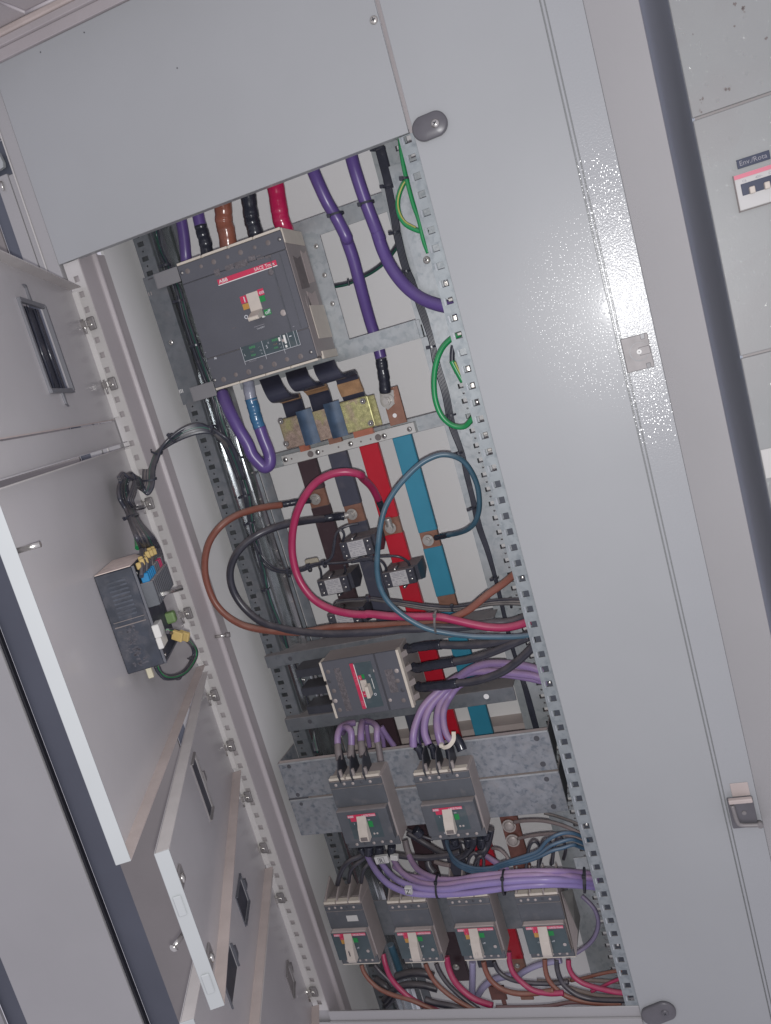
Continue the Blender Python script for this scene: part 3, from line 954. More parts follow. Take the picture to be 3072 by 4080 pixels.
# door D
FD = dframe(HX, math.radians(21.0))
def cut(F, pts, c='e5'):
    p = [dat(c, *q, F) for q in pts]
    ls = sorted(x[0] for x in p)
    zz = sorted(x[1] for x in p)
    return ((ls[0] + ls[1]) / 2, (ls[2] + ls[3]) / 2, (zz[0] + zz[1]) / 2, (zz[2] + zz[3]) / 2)
cd1 = cut(FD, ((1135, 1010), (1150, 950), (1190, 1085), (1165, 1240)))
cd2 = cut(FD, ((1085, 1270), (1140, 1370), (1110, 1610), (1085, 1500)))
DD, FD = small_door(HX, 21.0, 0.594, -0.8130, -0.6185, 'open inner door with two dark windows, below the slotted small door', cuts=[cd1, cd2], fl=0.016)
FE = dframe(HX, math.radians(21.0))
ce = cut(FE, ((1368, 1370), (1385, 1365), (1412, 1500), (1400, 1590)))
DE, FE = small_door(HX, 21.0, 0.594, -1.110, -0.8165, 'lowest open inner door with a framed opening, at the bottom edge', cuts=[ce], fl=0.016)
for (D, F, c, m) in ((DC, FC, (pl0, pl1, pz0, pz1), M_BLACK), (DD, FD, cd1, M_BLACK), (DE, FE, ce, M_BROWN)):
    mb = MB(); mb.M = F
    w = 0.0020
    mb.box(c[0] - w, c[0], 0.0015, 0.004, c[2] - w, c[3] + w)
    mb.box(c[1], c[1] + w, 0.0015, 0.003, c[2] - w, c[3] + w)
    mb.box(c[0], c[1], 0.0015, 0.005, c[3], c[3] + w)
    mb.box(c[0], c[1], 0.0015, 0.005, c[2] - w, c[2])
    zc = (c[2] + c[3]) / 2
    mb.prism([(c[0] - 0.002, 0.0015, zc + 0.012), (c[0] - 0.014, 0.0015, zc + 0.008), (c[0] - 0.014, 0.0015, zc - 0.004), (c[0] - 0.002, 0.0015, zc - 0.006)], (0, 0.004, 0))
    mb.build('window_frame', M_LATCH if D is not DD else M_BRK, D)
    mb = MB(); mb.M = F
    mb.box(c[0] + 0.001, c[1] - 0.001, -0.003, 0.0012, c[2] + 0.0001, c[3] - 0.0001)
    mb.build('window_blank', m, D)
mb = MB(); mb.M = FD
mb.box(cd2[0] + 0.0002, cd2[1] - 0.0002, -0.004, 0.0010, cd2[2] + 0.0002, cd2[3] - 0.0002)
mb.build('window_blank', M_FIN, DD)
mb = MB(); mb.M = FD
mb.box(cd2[0] - 0.002, cd2[0], 0.0015, 0.005, cd2[2], cd2[3]).box(cd2[1], cd2[1] + 0.002, 0.0015, 0.004, cd2[2], cd2[3]).prism([(cd2[0] - 0.001, 0.0015, cd2[2] + 0.03), (cd2[0] - 0.012, 0.0015, cd2[2] + 0.026), (cd2[0] - 0.012, 0.0015, cd2[2] + 0.012), (cd2[0] - 0.001, 0.0015, cd2[2] + 0.010)], (0, 0.004, 0))
mb.build('window_bracket', M_BRK, DD)
for (x, y) in ((857, 970), (998, 1352)):
    l, z = dat('e5', x, y, FC)
    mb = MB(); mb.M = FC
    mb.box(l - 0.016, l + 0.016, 0.0015, 0.0045, z - 0.010, z + 0.010, 0.0012)
    o = mb.build('lock_plate', M_LATCH, DC)
    mb = MB(); mb.M = FC
    mb.dome((l, 0.0045, z), (0, 1, 0), 0.0060, 0.004)
    mb.build('lock_nut', M_STEEL, o)
# tongues on the free edge of door C
for (x, y) in ((845, 1040), (975, 1420)):
    l, z = dat('e5', x, y, FC)
    mb = MB(); mb.M = FC
    mb.box(0.5938, 0.5965, 0.003, 0.012, z - 0.012, z + 0.012, 0.001)
    mb.build('latch_tongue', M_WHITE_ED, DC)
t = thing('stud_bolt', at('e5', 850, 1270, -0.4), 'chrome stud bolt reaching out behind the white door edge, lower left', 'bolt')
MB().cyl(at('e5', 880, 1235, -0.40), at('e5', 835, 1300, -0.42), 0.0034).build('shank', M_STEEL, t)
MB().dome(at('e5', 838, 1296, -0.42), (-0.3, -0.9, -0.3), 0.0062, 0.005).build('head', M_STEEL, t)

# ------------------------------------------------------------------ meter case on door B
F = FB
def dm(mb): mb.M = F; return mb
n1 = 0.085
q = [dat('d2', *p, F) for p in ((600, 815), (820, 1450))]
# near face corners on the door plane
Ln = (q[0][0] + q[1][0]) / 2
zt, zb = q[0][1], q[1][1]
def npos(c, x, y, L):
    r = ray(c, x, y); inv = F.inverted(); o2 = inv @ Vector((0, -D0, 0)); r2 = inv.to_3x3() @ r
    t = (L - o2.x) / r2.x
    return o2 + r2 * t
pn = npos('d2', 865, 750, Ln); pm = npos('d2', 1060, 1390, Ln)
n1 = (pn.y + pm.y) / 2
print('METER L', Ln, 'z', zt, zb, 'n', n1, pn, pm)
Lb = Ln - 0.095
ME = thing('panel_meter', F @ Vector((Ln - 0.04, 0.03, zb)), 'dusty black panel meter case with wired terminals on the back of the open door', 'panel meter')
dm(mb := MB()).box(Lb, Ln, 0.0016, n1, zb, zt, 0.0012)
mb.build('case', M_BOX, ME)
dm(mb := MB()).prism([(Lb + 0.002, 0.003, zt + 0.0005), (Ln - 0.0005, 0.003, zt + 0.0005), (Ln - 0.0005, n1 - 0.001, zt + 0.0005), (Lb + 0.030, n1 - 0.001, zt + 0.0005), (Lb + 0.002, n1 * 0.7, zt + 0.0005)], (0, 0, 0.0008))
mb.build('dusty_top', M_BOXTOP, ME)
hgt = zt - zb
dm(mb := MB())
for k in range(9):
    z = zt - hgt * (0.10 + 0.042 * k)
    mb.box(Ln, Ln + 0.0009, n1 * 0.30, n1 * 0.78, z - 0.0012, z + 0.0012)
mb.build('vent_ribs', mat('dusty_rib', (0.050, 0.056, 0.074), 0.6, var=0.3, vscale=90), ME)
dm(mb := MB()).box(Ln, Ln + 0.0014, 0.006, n1 * 0.93, zb + hgt * 0.465, zb + hgt * 0.475).box(Ln, Ln + 0.0010, 0.006, n1 * 0.93, zb + hgt * 0.515, zb + hgt * 0.521)
mb.build('case_seam', M_CAP, ME)
dm(mb := MB())
for k in range(70):
    z = zb + hgt * random.uniform(0.06, 0.45); n_ = n1 * (0.45 + 0.16 * random.gauss(0, 1) * 0.6)
    s1, s2 = random.uniform(0.0006, 0.0028), random.uniform(0.0004, 0.0014)
    mb.quad((Ln + 0.0002, n_ - s1, z - s2), (Ln + 0.0002, n_ + s1, z - s2 * 1.5), (Ln + 0.0002, n_ + s1 * 0.8, z + s2), (Ln + 0.0002, n_ - s1, z + s2 * 1.3))
mb.build('dust_smear', mat('dust_smear', (0.075, 0.072, 0.085), 0.9, var=0.2, vscale=120), ME)['kind'] = 'stuff'
# rear (terminal) side: board, terminal combs, connectors
dm(mb := MB()).box(Lb - 0.030, Ln - 0.004, n1 - 0.030, n1 - 0.006, zb + 0.004, zb + hgt * 0.60, 0.001)
mb.build('terminal_side', M_BOX, ME)
dm(mb := MB()).box(Ln - 0.0025, Ln, n1, n1 + 0.003, zb, zt).box(Lb, Ln, n1, n1 + 0.002, zb, zb + 0.002)
mb.build('case_rim', M_BRK, ME)
nT = 11
zT0, zT1 = zb + hgt * 0.60, zb + hgt * 0.80
for k in range(nT):
    l = Ln - 0.012 - k * 0.0098
    dm(mb := MB()).box(l - 0.0045, l + 0.0035, n1 + 0.0005, n1 + 0.017, zT0 - 0.006, zT1, 0.0008)
    mb.build('terminal_block', M_BRK2, ME)
    dm(mb := MB()).box(l - 0.0040, l + 0.0030, n1 + 0.004, n1 + 0.014, zT1, zT1 + 0.012, 0.001)
    mb.build('plug', M_BLUET if k < 5 else (M_PINKT if k in (8, 9) else M_BRK2), ME)
    dm(mb := MB()).box(l - 0.0024, l + 0.0020, n1 + 0.003 + 0.003 * (k % 2), n1 + 0.009 + 0.003 * (k % 2), zT1 + 0.018 + 0.002 * (k % 3), zT1 + 0.027 + 0.002 * (k % 3), 0.0010)
    o = mb.build('wire_marker', M_YEL, ME)
q = [dat('f4', 750, 860, F, n1 + .006), dat('f4', 890, 975, F, n1 + .006)]
dm(mb := MB()).box(q[1][0] + 0.004, q[0][0], n1, n1 + 0.007, q[1][1] - 0.003, q[1][1] + 0.012, 0.001).box(q[1][0] + 0.010, q[0][0], n1, n1 + 0.009, q[1][1] + 0.012, q[0][1] + 0.006, 0.001)
mb.build('white_connector', M_INSUL, ME)
q = dat('f4', 885, 700, F, n1)
dm(mb := MB()).box(q[0] - 0.007, q[0] + 0.007, n1 - 0.004, n1 + 0.012, q[1] - 0.009, q[1] + 0.007, 0.003, 2)
mb.build('lime_connector', M_GRNT, ME)
for (x, y) in ((475, 115), (1075, 815), (848, 1198)):
    q = dat('f4', x, y, F, n1)
    dm(mb := MB()).dome((q[0], n1 + 0.001, q[1]), (0, 1, 0), 0.0022, 0.0016)
    mb.build('case_screw', M_STEEL, ME)
q = dat('f4', 650, 1440, F, n1 * 0.4)
dm(mb := MB()).box(q[0] - 0.004, q[0] + 0.004, n1 * 0.35, n1 * 0.5, zb - 0.020, zb, 0.001)
mb.build('fixing_tab', mat('yellowed_tab', (0.52, 0.48, 0.36), 0.5), ME)
st = thing('stud_bolt', at('f4', 960, 350, 0), 'bright threaded stud pointing over the meter terminals towards the rail', 'bolt')
a = at('f4', 830, 388, ('n', n1 + .018)); b = at('f4', 1080, 322, ('n', n1 + .024))
MB().cyl(a, b, 0.0024).build('shank', M_STEEL, st)
# ================================================================== main breaker
YB = 0.060
bx0, bx1, bz0, bz1 = -0.6565, -0.4670, 0.0395, 0.2435
BR = thing('circuit_breaker', (bx0, YB, bz0), 'largest charcoal four pole breaker with red stripe and green settings, at the top', 'circuit breaker')
mb = MB().box(bx0 + 0.001, bx1 + 0.0002, YB + 0.003, 0.157, bz0 + 0.002, bz1 - 0.002, 0.0015)
mb.build('body', M_BEIGE, BR)
mb = MB()
for (z0, z1) in ((bz0 - 0.0035, bz0), (bz1, bz1 + 0.0040)):
    xx = [bx0, bx0 + 0.045, bx0 + 0.094, bx0 + 0.14, bx1]
    for i in range(4):
        mb.box(xx[i] + (0.0035 if i else 0), xx[i + 1], YB - 0.0006 * (i % 2), YB + 0.012, z0, z1, 0.0005)
    for i in range(3):
        mb.box(xx[i + 1] - 0.0005, xx[i + 1] + 0.0036, YB + 0.004, YB + 0.012, z0, z1)
mb.build('terminal_cover_edge', M_BEIGEL, BR, split=True)
mb = MB()
mb.box(bx1 - 0.002, bx1 + 0.0020, YB + 0.025, 0.156, bz0 - 0.003, bz0 + 0.010, 0.0006).box(bx1 - 0.002, bx1 + 0.0014, YB + 0.004, 0.15, bz1 - 0.020, bz1 + 0.003, 0.0006)
mb.box(bx1, bx1 + 0.0012, YB + 0.03, 0.157, bz0 + 0.030, bz0 + 0.085, 0.0005)
mb.build('side_rib', M_BEIGEL, BR, split=True)
MB().box(bx0, bx1 - 0.0005, YB, YB + 0.004, bz0 + 0.0005, bz0 + 0.049, 0.0008).box(bx0, bx1 - 0.0005, YB, YB + 0.004, bz1 - 0.030, bz1 - 0.0005, 0.0008).build('end_cover', M_BRK, BR, split=True)
MB().box(bx0, bx1 - 0.0005, YB - 0.0006, YB + 0.004, bz0 + 0.0496, bz1 - 0.0306, 0.0008).build('front_cover', M_BRK, BR)
MB().box(bx1 - 0.0125, bx1 - 0.0115, YB - 0.0014, YB, bz0 + 0.052, bz1 - 0.034).box(bx1 - 0.030, bx1 - 0.0285, YB - 0.0020, YB, bz0 + 0.052, bz1 - 0.034, 0.0004).build('front_ridge', M_BRK2, BR, split=True)
for (ya, yb_, za, zb_, m_) in ((0.078, 0.118, 0.150, 0.205, M_CAP), (0.095, 0.140, 0.105, 0.148, M_TAN), (0.082, 0.100, 0.120, 0.140, M_BEIGE), (0.120, 0.150, 0.160, 0.215, M_TAN)):
    P_ = [(ya, za), (yb_, za + 0.004), (yb_ - 0.003, zb_), ((ya + yb_) / 2, zb_ - 0.005), (ya + 0.002, zb_ - 0.001)]
    MB().prism([(bx1 + 0.0001, a, b) for a, b in P_], (0.0005, 0, 0)).build('side_sticker', m_, BR)
def b1(c, x, y, d=YB - 0.0008):
    return at(c, x, y, d)
for i, (x, y) in enumerate(((430, 373), (515, 332), (600, 312), (688, 272), (775, 250), (862, 208), (955, 188))):
    q = b1('c5', x, y)
    q.x = bx0 + 0.0155 + 0.0247 * i + (0.001 if i % 2 else 0); q.z = bz1 - 0.0125
    r = 0.0046 if i % 2 == 0 else 0.0034
    MB().dome((q.x, YB + 0.0004, q.z), (0, -1, 0), r, 0.0011).build('cap', M_CAP, BR)
for i in range(7):
    qx = bx0 + 0.0195 + 0.0238 * i; qz = bz0 + 0.0100 + (0.0018 if i % 2 else 0)
    r = 0.0048 if i % 2 == 0 else 0.0040
    o = MB().dome((qx, YB + 0.0004, qz), (0, -1, 0), r, 0.0011).build('cap', M_CAP, BR)
    if i % 2 == 0:
        MB().box(qx + 0.0004, qx + 0.0010, YB - 0.0010, YB, qz - 0.004, qz + 0.002).build('cap_slot', M_BRK, o)
for (c, x, y) in (('c5', 375, 395), ('c5', 1022, 172), ('c5', 592, 1107), ('h1', 1462, 840)):
    q = b1(c, x, y, YB)
    o = MB().dome((q.x, YB + 0.0005, q.z), (0, -1, 0), 0.0040, 0.0012).build('corner_screw', M_INK, BR)
    MB().dome((q.x + 0.0006, YB - 0.0005, q.z - 0.0004), (0, -1, 0), 0.0019, 0.0008).build('screw_core', M_BOLT, o)
# red stripe, lettering
A, B2 = b1('c5', 603, 440), b1('c5', 998, 312)
C2 = b1('c5', 612, 470)
zt_, zb_ = (A.z + B2.z) / 2, (A.z + B2.z) / 2 - 0.0082
MB().box(A.x + 0.001, B2.x, YB - 0.0012, YB - 0.0003, zb_, zt_, 0.0002).build('red_stripe', M_RED, BR)
MB().box(A.x + 0.001, B2.x, YB - 0.0013, YB - 0.0003, zb_ - 0.0013, zb_).build('white_line', M_WHITE, BR)
text('ABB', (A.x + 0.0035, YB - 0.0014, zb_ + 0.0017), 0.0078, M_REDL if False else M_WHITE, BR, sx=1.15, off=0.0001)
text('SACE Tmax', (B2.x - 0.0035, YB - 0.0014, zb_ + 0.0017), 0.0074, M_WHITE, BR, align='RIGHT')
# faint rating print above the stripe
mb = MB()
zz = zt_ + 0.004
for (xa, xb, za, zb2) in ((0.0, 0.010, 0.001, 0.012), (0.0205, 0.036, 0.004, 0.012), (0.038, 0.061, 0.002, 0.012), (0.064, 0.076, 0.006, 0.014), (0.078, 0.086, 0.009, 0.011), (0.078, 0.090, 0.004, 0.007), (0.092, 0.102, 0.002, 0.006)):
    mb.box(A.x + xa, A.x + xb, YB - 0.0009, YB - 0.0003, zz + za, zz + zb2)
mb.build('rating_print', M_PRINT, BR)
# toggle field
def rect(c, p, q, y, m, name, parent, dy=0.0004, bv=0):
    a, b = at(c, *p, y), at(c, *q, y)
    return MB().box(a.x, b.x, y - dy, y + 0.0003, a.z, b.z, bv).build(name, m, parent)
yf = YB - 0.0007
g = at('h1', 600, 75, yf)
tx0, tx1 = g.x, g.x + 0.0205
tz1 = g.z; 
MB().box(tx0 - 0.0120, tx0, yf - 0.0004, yf, tz1 - 0.0125, tz1 - 0.0010).build('red_field', M_RED, BR)
MB().box(tx1, tx1 + 0.0105, yf - 0.0004, yf, tz1 - 0.0090, tz1 + 0.0010).build('red_field', M_RED, BR)
MB().box(tx0 - 0.0115, tx0, yf - 0.0004, yf, tz1 - 0.0225, tz1 - 0.0135).build('orange_field', M_ORANGE, BR)
MB().box(tx1, tx1 + 0.0095, yf - 0.0004, yf, tz1 - 0.0190, tz1 - 0.0100).build('green_field', M_GREEN, BR)
text('I', (tx0 - 0.0065, yf - 0.0006, tz1 - 0.0112), 0.0120, M_WINK, BR, off=0.0003)
text('on', (tx1 + 0.0016, yf - 0.0006, tz1 - 0.0070), 0.0090, M_WINK, BR, off=0.0001)
q = at('h1', 862, 345, yf)
MB().box(q.x - 0.0013, q.x + 0.0105, yf - 0.0004, yf, q.z - 0.0015, q.z + 0.0075).build('green_field', M_GREEN, BR)
text('off', (q.x, yf - 0.0006, q.z), 0.0092, M_WINK, BR, off=0.0001)
q = at('h1', 592, 425, yf)
text('O', (q.x, yf - 0.0006, q.z + 0.002), 0.0088, M_WINK, BR, off=0.0002)
# toggle: slanted lever
mb = MB()
mb.box(tx0, tx1, yf - 0.002, yf + 0.001, tz1 - 0.030, tz1, 0.0006)
mb.build('toggle_guard', M_TOG, BR)
mb = MB()
mb.prism([(tx0 + 0.0010, yf - 0.001, tz1 - 0.0280), (tx0 + 0.0010, yf - 0.024, tz1 - 0.0385), (tx0 + 0.0010, yf - 0.022, tz1 - 0.0440), (tx0 + 0.0010, yf - 0.001, tz1 - 0.0400)], (tx1 - tx0 - 0.002, 0, 0))
mb.build('toggle', M_CAP if False else M_TOG, BR)
MB().box(tx0 + 0.003, tx1 - 0.004, yf - 0.0238, yf - 0.021, tz1 - 0.0436, tz1 - 0.0392, 0.0008).build('toggle_tip', M_BEIGEL, BR)
MB().box(tx1 - 0.003, tx1 + 0.0012, yf - 0.006, yf - 0.0003, tz1 - 0.0432, tz1 - 0.0405, 0.0006).build('toggle_catch', M_WHITE, BR)
q = at('h1', 1095, 320, yf)
MB().dome((q.x, yf, q.z), (0, -1, 0), 0.0052, 0.0010, n=18).build('test_button', M_CAPL, BR)
q = at('c5', 965, 390, yf)
MB().dome((q.x, yf, q.z), (0, -1, 0), 0.0052, 0.0006, n=18).build('seal_disc', M_PRINT, BR)
q = at('h1', 750, 545, yf)
text('Ue=690V', (q.x, yf - 0.0003, q.z), 0.0036, M_WINK, BR, sx=1.0)
q = at('h1', 710, 515, yf)
MB().box(q.x, q.x + 0.0185, yf - 0.0003, yf, q.z, q.z + 0.0008).build('thin_line', M_GREY_INK, BR)
q = at('h1', 415, 535, yf)
MB().box(q.x, q.x + 0.008, yf - 0.0003, yf, q.z, q.z + 0.0012).build('thin_line', M_PRINT, BR)
q = at('h1', 185, 940, yf)
text('N', (q.x, yf - 0.0002, q.z - 0.0002), 0.0050, M_WINK, BR, off=0.0002)
for (x, y) in ((50, 855), (108, 1065), (1222, 510)):
    q = at('h1', x, y, yf)
    MB().box(q.x, q.x + 0.0032, yf - 0.0003, yf, q.z, q.z + 0.0009).build('thin_line', M_GREY_INK, BR)
# setting window
O = at('h1', 525, 775, yf)
E_ = at('h1', 1270, 555, yf)
sw = E_.x - O.x
zT = (O.z + E_.z) / 2
zB = at('h1', 590, 970, yf).z
MB().box(O.x, O.x + sw, yf - 0.0009, yf, zB, zT, 0.0002).build('setting_window', M_BRKR, BR)
lb = MB()
yl = yf - 0.0011
def ln(x0, z0, x1, z1):
    lb.box(O.x + x0, O.x + x1, yl, yl + 0.0003, z0, z1)
t_ = 0.0005
ln(0, zB - 0.005, t_, zT); ln(sw * 0.38, zB - 0.006, sw * 0.38 + t_, zT); ln(sw * 0.715, zB - 0.006, sw * 0.715 + t_, zT); ln(sw * 0.83, zB, sw * 0.83 + t_, zT); ln(sw * 0.945, zB, sw * 0.945 + t_, zT); ln(sw, zB, sw + t_, zT)
ln(0, zB, sw, zB + 0.0006)
lb.build('grid_line', M_WINK, BR)
def tx(s, fx, fz, size, m):
    text(s, (O.x + sw * fx, yl - 0.0002, zB + (zT - zB) * fz), size, m, BR)
tx('In', 0.02, 0.78, 0.0028, M_GREY_INK); tx('L', 0.03, 0.36, 0.0052, M_WINK); tx('8888', 0.145, 0.70, 0.0056, M_GINK); tx('8.8.8', 0.150, 0.46, 0.0030, M_CAP); tx('8888', 0.145, 0.20, 0.0042, M_GINK)
tx('s  I', 0.30, 0.62, 0.003, M_GREY_INK); tx('12s', 0.31, 0.38, 0.003, M_WINK); tx('3s', 0.32, 0.16, 0.003, M_WINK)
tx('S', 0.43, 0.42, 0.0075, M_WINK); tx('I2', 0.475, 0.70, 0.0036, M_WINK); tx('8888', 0.555, 0.72, 0.0056, M_GINK); tx('1.2.4', 0.560, 0.48, 0.0036, M_TAPE); tx('8888', 0.555, 0.24, 0.0038, M_GINK)
tx('t2', 0.66, 0.42, 0.003, M_WINK); tx('s I', 0.665, 0.18, 0.003, M_WINK)
MB().box(O.x + sw * 0.672, O.x + sw * 0.702, yl - 0.0006, yl, zB + (zT - zB) * 0.62, zB + (zT - zB) * 0.88, 0.0002).box(O.x + sw * 0.76, O.x + sw * 0.795, yl - 0.0006, yl, zB + (zT - zB) * 0.36, zB + (zT - zB) * 0.93, 0.0002).box(O.x + sw * 0.752, O.x + sw * 0.785, yl - 0.0006, yl, zB + (zT - zB) * 0.10, zB + (zT - zB) * 0.27, 0.0002).build('switch_print', M_WHITE, BR)
MB().dome((O.x + sw * 0.745, yl, zB + (zT - zB) * 0.60), (0, -1, 0), 0.0028, 0.001).build('selector', M_CAPL, BR)
MB().box(O.x + sw * 0.86, O.x + sw * 0.90, yl - 0.0004, yl, zB + (zT - zB) * 0.70, zB + (zT - zB) * 0.76, 0).build('thin_line', M_WINK, BR)
tx('PR221DS', 0.08, -0.14, 0.0034, M_GREY_INK)

# ------------------------------------------------------------------ frame round the main breaker
mp = thing('mounting_plate', (-0.40, 0.16, 0.03), 'galvanised plate with a large rectangular window to the right of the main breaker', 'mounting plate')
mb = MB()
cells(mb, [-0.66, -0.4395, -0.3100, -0.3030], [0.0275, 0.0570, 0.2335, 0.2640], 0.1600, 0.1625, {(1, 1)})
mb.box(-0.3105, -0.3085, 0.1600, 0.175, 0.0275, 0.2640).box(-0.4395, -0.3100, 0.1625, 0.170, 0.0555, 0.0570)
mb.box(-0.4665, -0.303, 0.150, 0.1600, 0.0260, 0.0272)
mb.build('plate', M_GALV, mp)
MB().box(-0.3120, -0.2680, 0.150, 0.1525, 0.0270, 0.0470, 0.0005).box(-0.3180, -0.3110, 0.148, 0.1600, 0.0255, 0.0560, 0.0008).box(-0.3095, -0.3045, 0.148, 0.1600, 0.0265, 0.0560, 0.0008).build('end_bracket', M_GALV, mp, split=True)
for (x, y) in ((100, 218), (155, 410), (208, 600)):
    screw(at('c6', x, y, 0.1595), 0.0042, M_BOLT, mp, cross=True)
lbk = thing('side_bracket', (-0.74, 0.12, 0.03), 'dull grey side bracket left of the main breaker with one bright screw', 'bracket')
cells(mb := MB(), [-0.7575, -0.7195], [0.0290, 0.0560, 0.2300, 0.2545], 0.1185, 0.1205, set())
mb.box(-0.7195, -0.7180, 0.1185, 0.150, 0.0560, 0.2300)
mb.build('plate', M_GALVD, lbk)
MB().box(-0.7290, -0.6830, 0.1080, 0.1100, 0.0290, 0.0545, 0.001).box(-0.7290, -0.6830, 0.1080, 0.1100, 0.2280, 0.2535, 0.001).box(-0.7300, -0.7288, 0.1085, 0.1185, 0.0290, 0.0545).box(-0.7300, -0.7288, 0.1085, 0.1185, 0.2280, 0.2535).build('tab', M_GALVD if False else mat('zinc_tab', (0.27, 0.265, 0.275), 0.45, 0.2, var=0.08), lbk, split=True)
screw(at('c5', 303, 857, 0.118), 0.0048, M_STEEL, lbk)
q = at('c5', 360, 1192, 0.118)
mb = MB()
for k in range(3):
    mb.box(q.x + k * 0.0030, q.x + k * 0.0030 + 0.0012, 0.1180, 0.1186, q.z - 0.001, q.z + 0.0055)
mb.build('stroke_mark', M_WHITE, lbk)
q = at('c5', 155, 545, 0.118)
MB().box(q.x, q.x + 0.0012, 0.1180, 0.1186, q.z - 0.001, q.z + 0.005).box(q.x + 0.005, q.x + 0.0062, 0.1180, 0.1186, q.z - 0.001, q.z + 0.005).build('stroke_mark', M_CAPL, lbk)
MB().box(-0.7480, -0.7380, 0.1180, 0.1190, 0.2490, 0.2515).build('slot', M_INK, lbk)

# ------------------------------------------------------------------ busbars and their support
lowbar = thing('cross_bar', (-0.53, 0.21, -0.115), 'galvanised cross bar behind the white busbar support', 'cross bar')
MB().box(-0.730, -0.3200, 0.212, 0.2135, -0.1285, -0.1020, 0.0005).box(-0.730, -0.32, 0.2135, 0.23, -0.1035, -0.1020).build('bar', M_GALV, lowbar)
MB().box(-0.3280, -0.2750, 0.195, 0.197, -0.1270, -0.0985, 0.0005).build('end_plate', M_GALV, lowbar)
sup = thing('busbar_support', (-0.51, 0.20, -0.117), 'long white insulating strip with screws holding the four busbars', 'busbar support')
MB().box(-0.6405, -0.3795, 0.196, 0.2118, -0.1265, -0.1080, 0.0006).build('strip', M_INSUL, sup)
for (x, y, r) in ((520, 1338, .0050), (877, 1256, .0050), (1240, 1162, .0050), (1612, 1075, .0050)):
    screw(at('f5', x, y, 0.195), r, M_STEEL, sup)
screw(at('c6', 718, 1433, 0.195), 0.0046, M_STEEL, sup)
screw(at('c6', 1, 1, 0.195), 0.0001, M_STEEL, sup) if False else None
for (x, y) in ((588, 1328), (932, 1243), (1107, 1198), (1355, 1137), (1462, 1110)):
    q = at('f5', x, y, 0.1957)
    MB().cyl(q, q + Vector((0, 0.0004, 0)), 0.0017, n=10).build('hole', M_CAP, sup)
for (x, y) in ((797, 1275), (1545, 1090)):
    q = at('f5', x, y, 0.1957)
    MB().cyl(q, q + Vector((0, 0.0004, 0)), 0.0060, n=16).build('hole', M_CAP, sup)
YBUS = 0.200
def busbar(xc, w, m, ztop, zbot, label, gaps, name='busbar', top=True):
    g = thing(name, (xc, YBUS, zbot), label, 'busbar', 'phase busbars')
    MB().box(xc - w / 2, xc + w / 2, YBUS + 0.0006, YBUS + 0.010, zbot, ztop, 0.0004).build('copper_bar', M_COPPER, g)
    edges = [ztop - 0.0]
    zz = ztop
    for (a, b) in gaps + [(zbot, zbot)]:
        if zz - a > 0.001:
            MB().box(xc - w / 2 - 0.0008, xc + w / 2 + 0.0008, YBUS - 0.0004, YBUS + 0.0112, a, zz, 0.001).build('sleeve', m, g)
        zz = b
    return g
def zof(c, x, y, d=YBUS):
    return at(c, x, y, d).z
BB = []
zb1 = zof('d3', 1160, 420); ze1 = zof('d3', 1190, 560)
g1 = busbar(-0.5965, 0.0350, M_BARBR, -0.127, -1.25, 'brown sleeved busbar, leftmost of the four', [(zb1, ze1)])
zb2 = zof('d3', 1465, 545); ze2 = zof('d3', 1495, 690)
g2 = busbar(-0.5345, 0.0340, M_BARBK, -0.127, -1.22, 'black sleeved busbar, second from the left', [(zb2, ze2)])
zb3 = zof('d4', 340, 650); ze3 = zof('d4', 365, 785)
g3 = busbar(-0.4725, 0.0340, M_BARRD, -0.127, -1.235, 'red sleeved busbar, third from the left', [(zb3, ze3), (zof('e2', 610, 1600), -1.235)])
zb4 = zof('d4', 640, 765); ze4 = zof('d4', 665, 900)
g4 = busbar(-0.4085, 0.0335, M_BARBL, -0.127, -0.74, 'blue sleeved busbar, rightmost of the four', [(zb4, ze4), (zof('d4', 790, 1295), zof('d4', 800, 1400))])
# busbar 3 narrow lower link seen through the frame
def bolt(p, r, g, hexr=None, m=M_BOLT):
    p = Vector(p)
    o = MB().cyl(p, p + Vector((0, -0.0016, 0)), r, n=24).build('washer', m, g)
    MB().cyl(p + Vector((0, -0.0016, 0)), p + Vector((0, -0.0075, 0)), hexr or r * 0.62, n=6).build('bolt_head', m, o)
    MB().cyl(p + Vector((0, -0.0075, 0)), p + Vector((0, -0.0105, 0)), (hexr or r * 0.62) * 0.62, n=14).build('bolt_end', m, o)
    return o
for (g, c, x, y) in ((g1, 'd3', 1160, 497), (g2, 'd3', 1463, 622), (g3, 'd4', 325, 735), (g4, 'd4', 638, 838)):
    bolt(at(c, x, y, YBUS - 0.004), 0.0105, g)

# neutral link up at the right of the flexible links
nl = thing('copper_link', at('c6', 640, 1300, 0.195), 'bare copper link with one round hole, under the black taped lug', 'copper link')
MB().box(-0.4215, -0.3905, 0.1960, 0.2020, -0.105, -0.040, 0.0005).build('bar', M_COPPER, nl)
q = at('c6', 621, 1342, 0.1955)
MB().cyl(q, q + Vector((0, 0.0006, 0)), 0.0038, n=14).build('hole', M_WALL, nl)
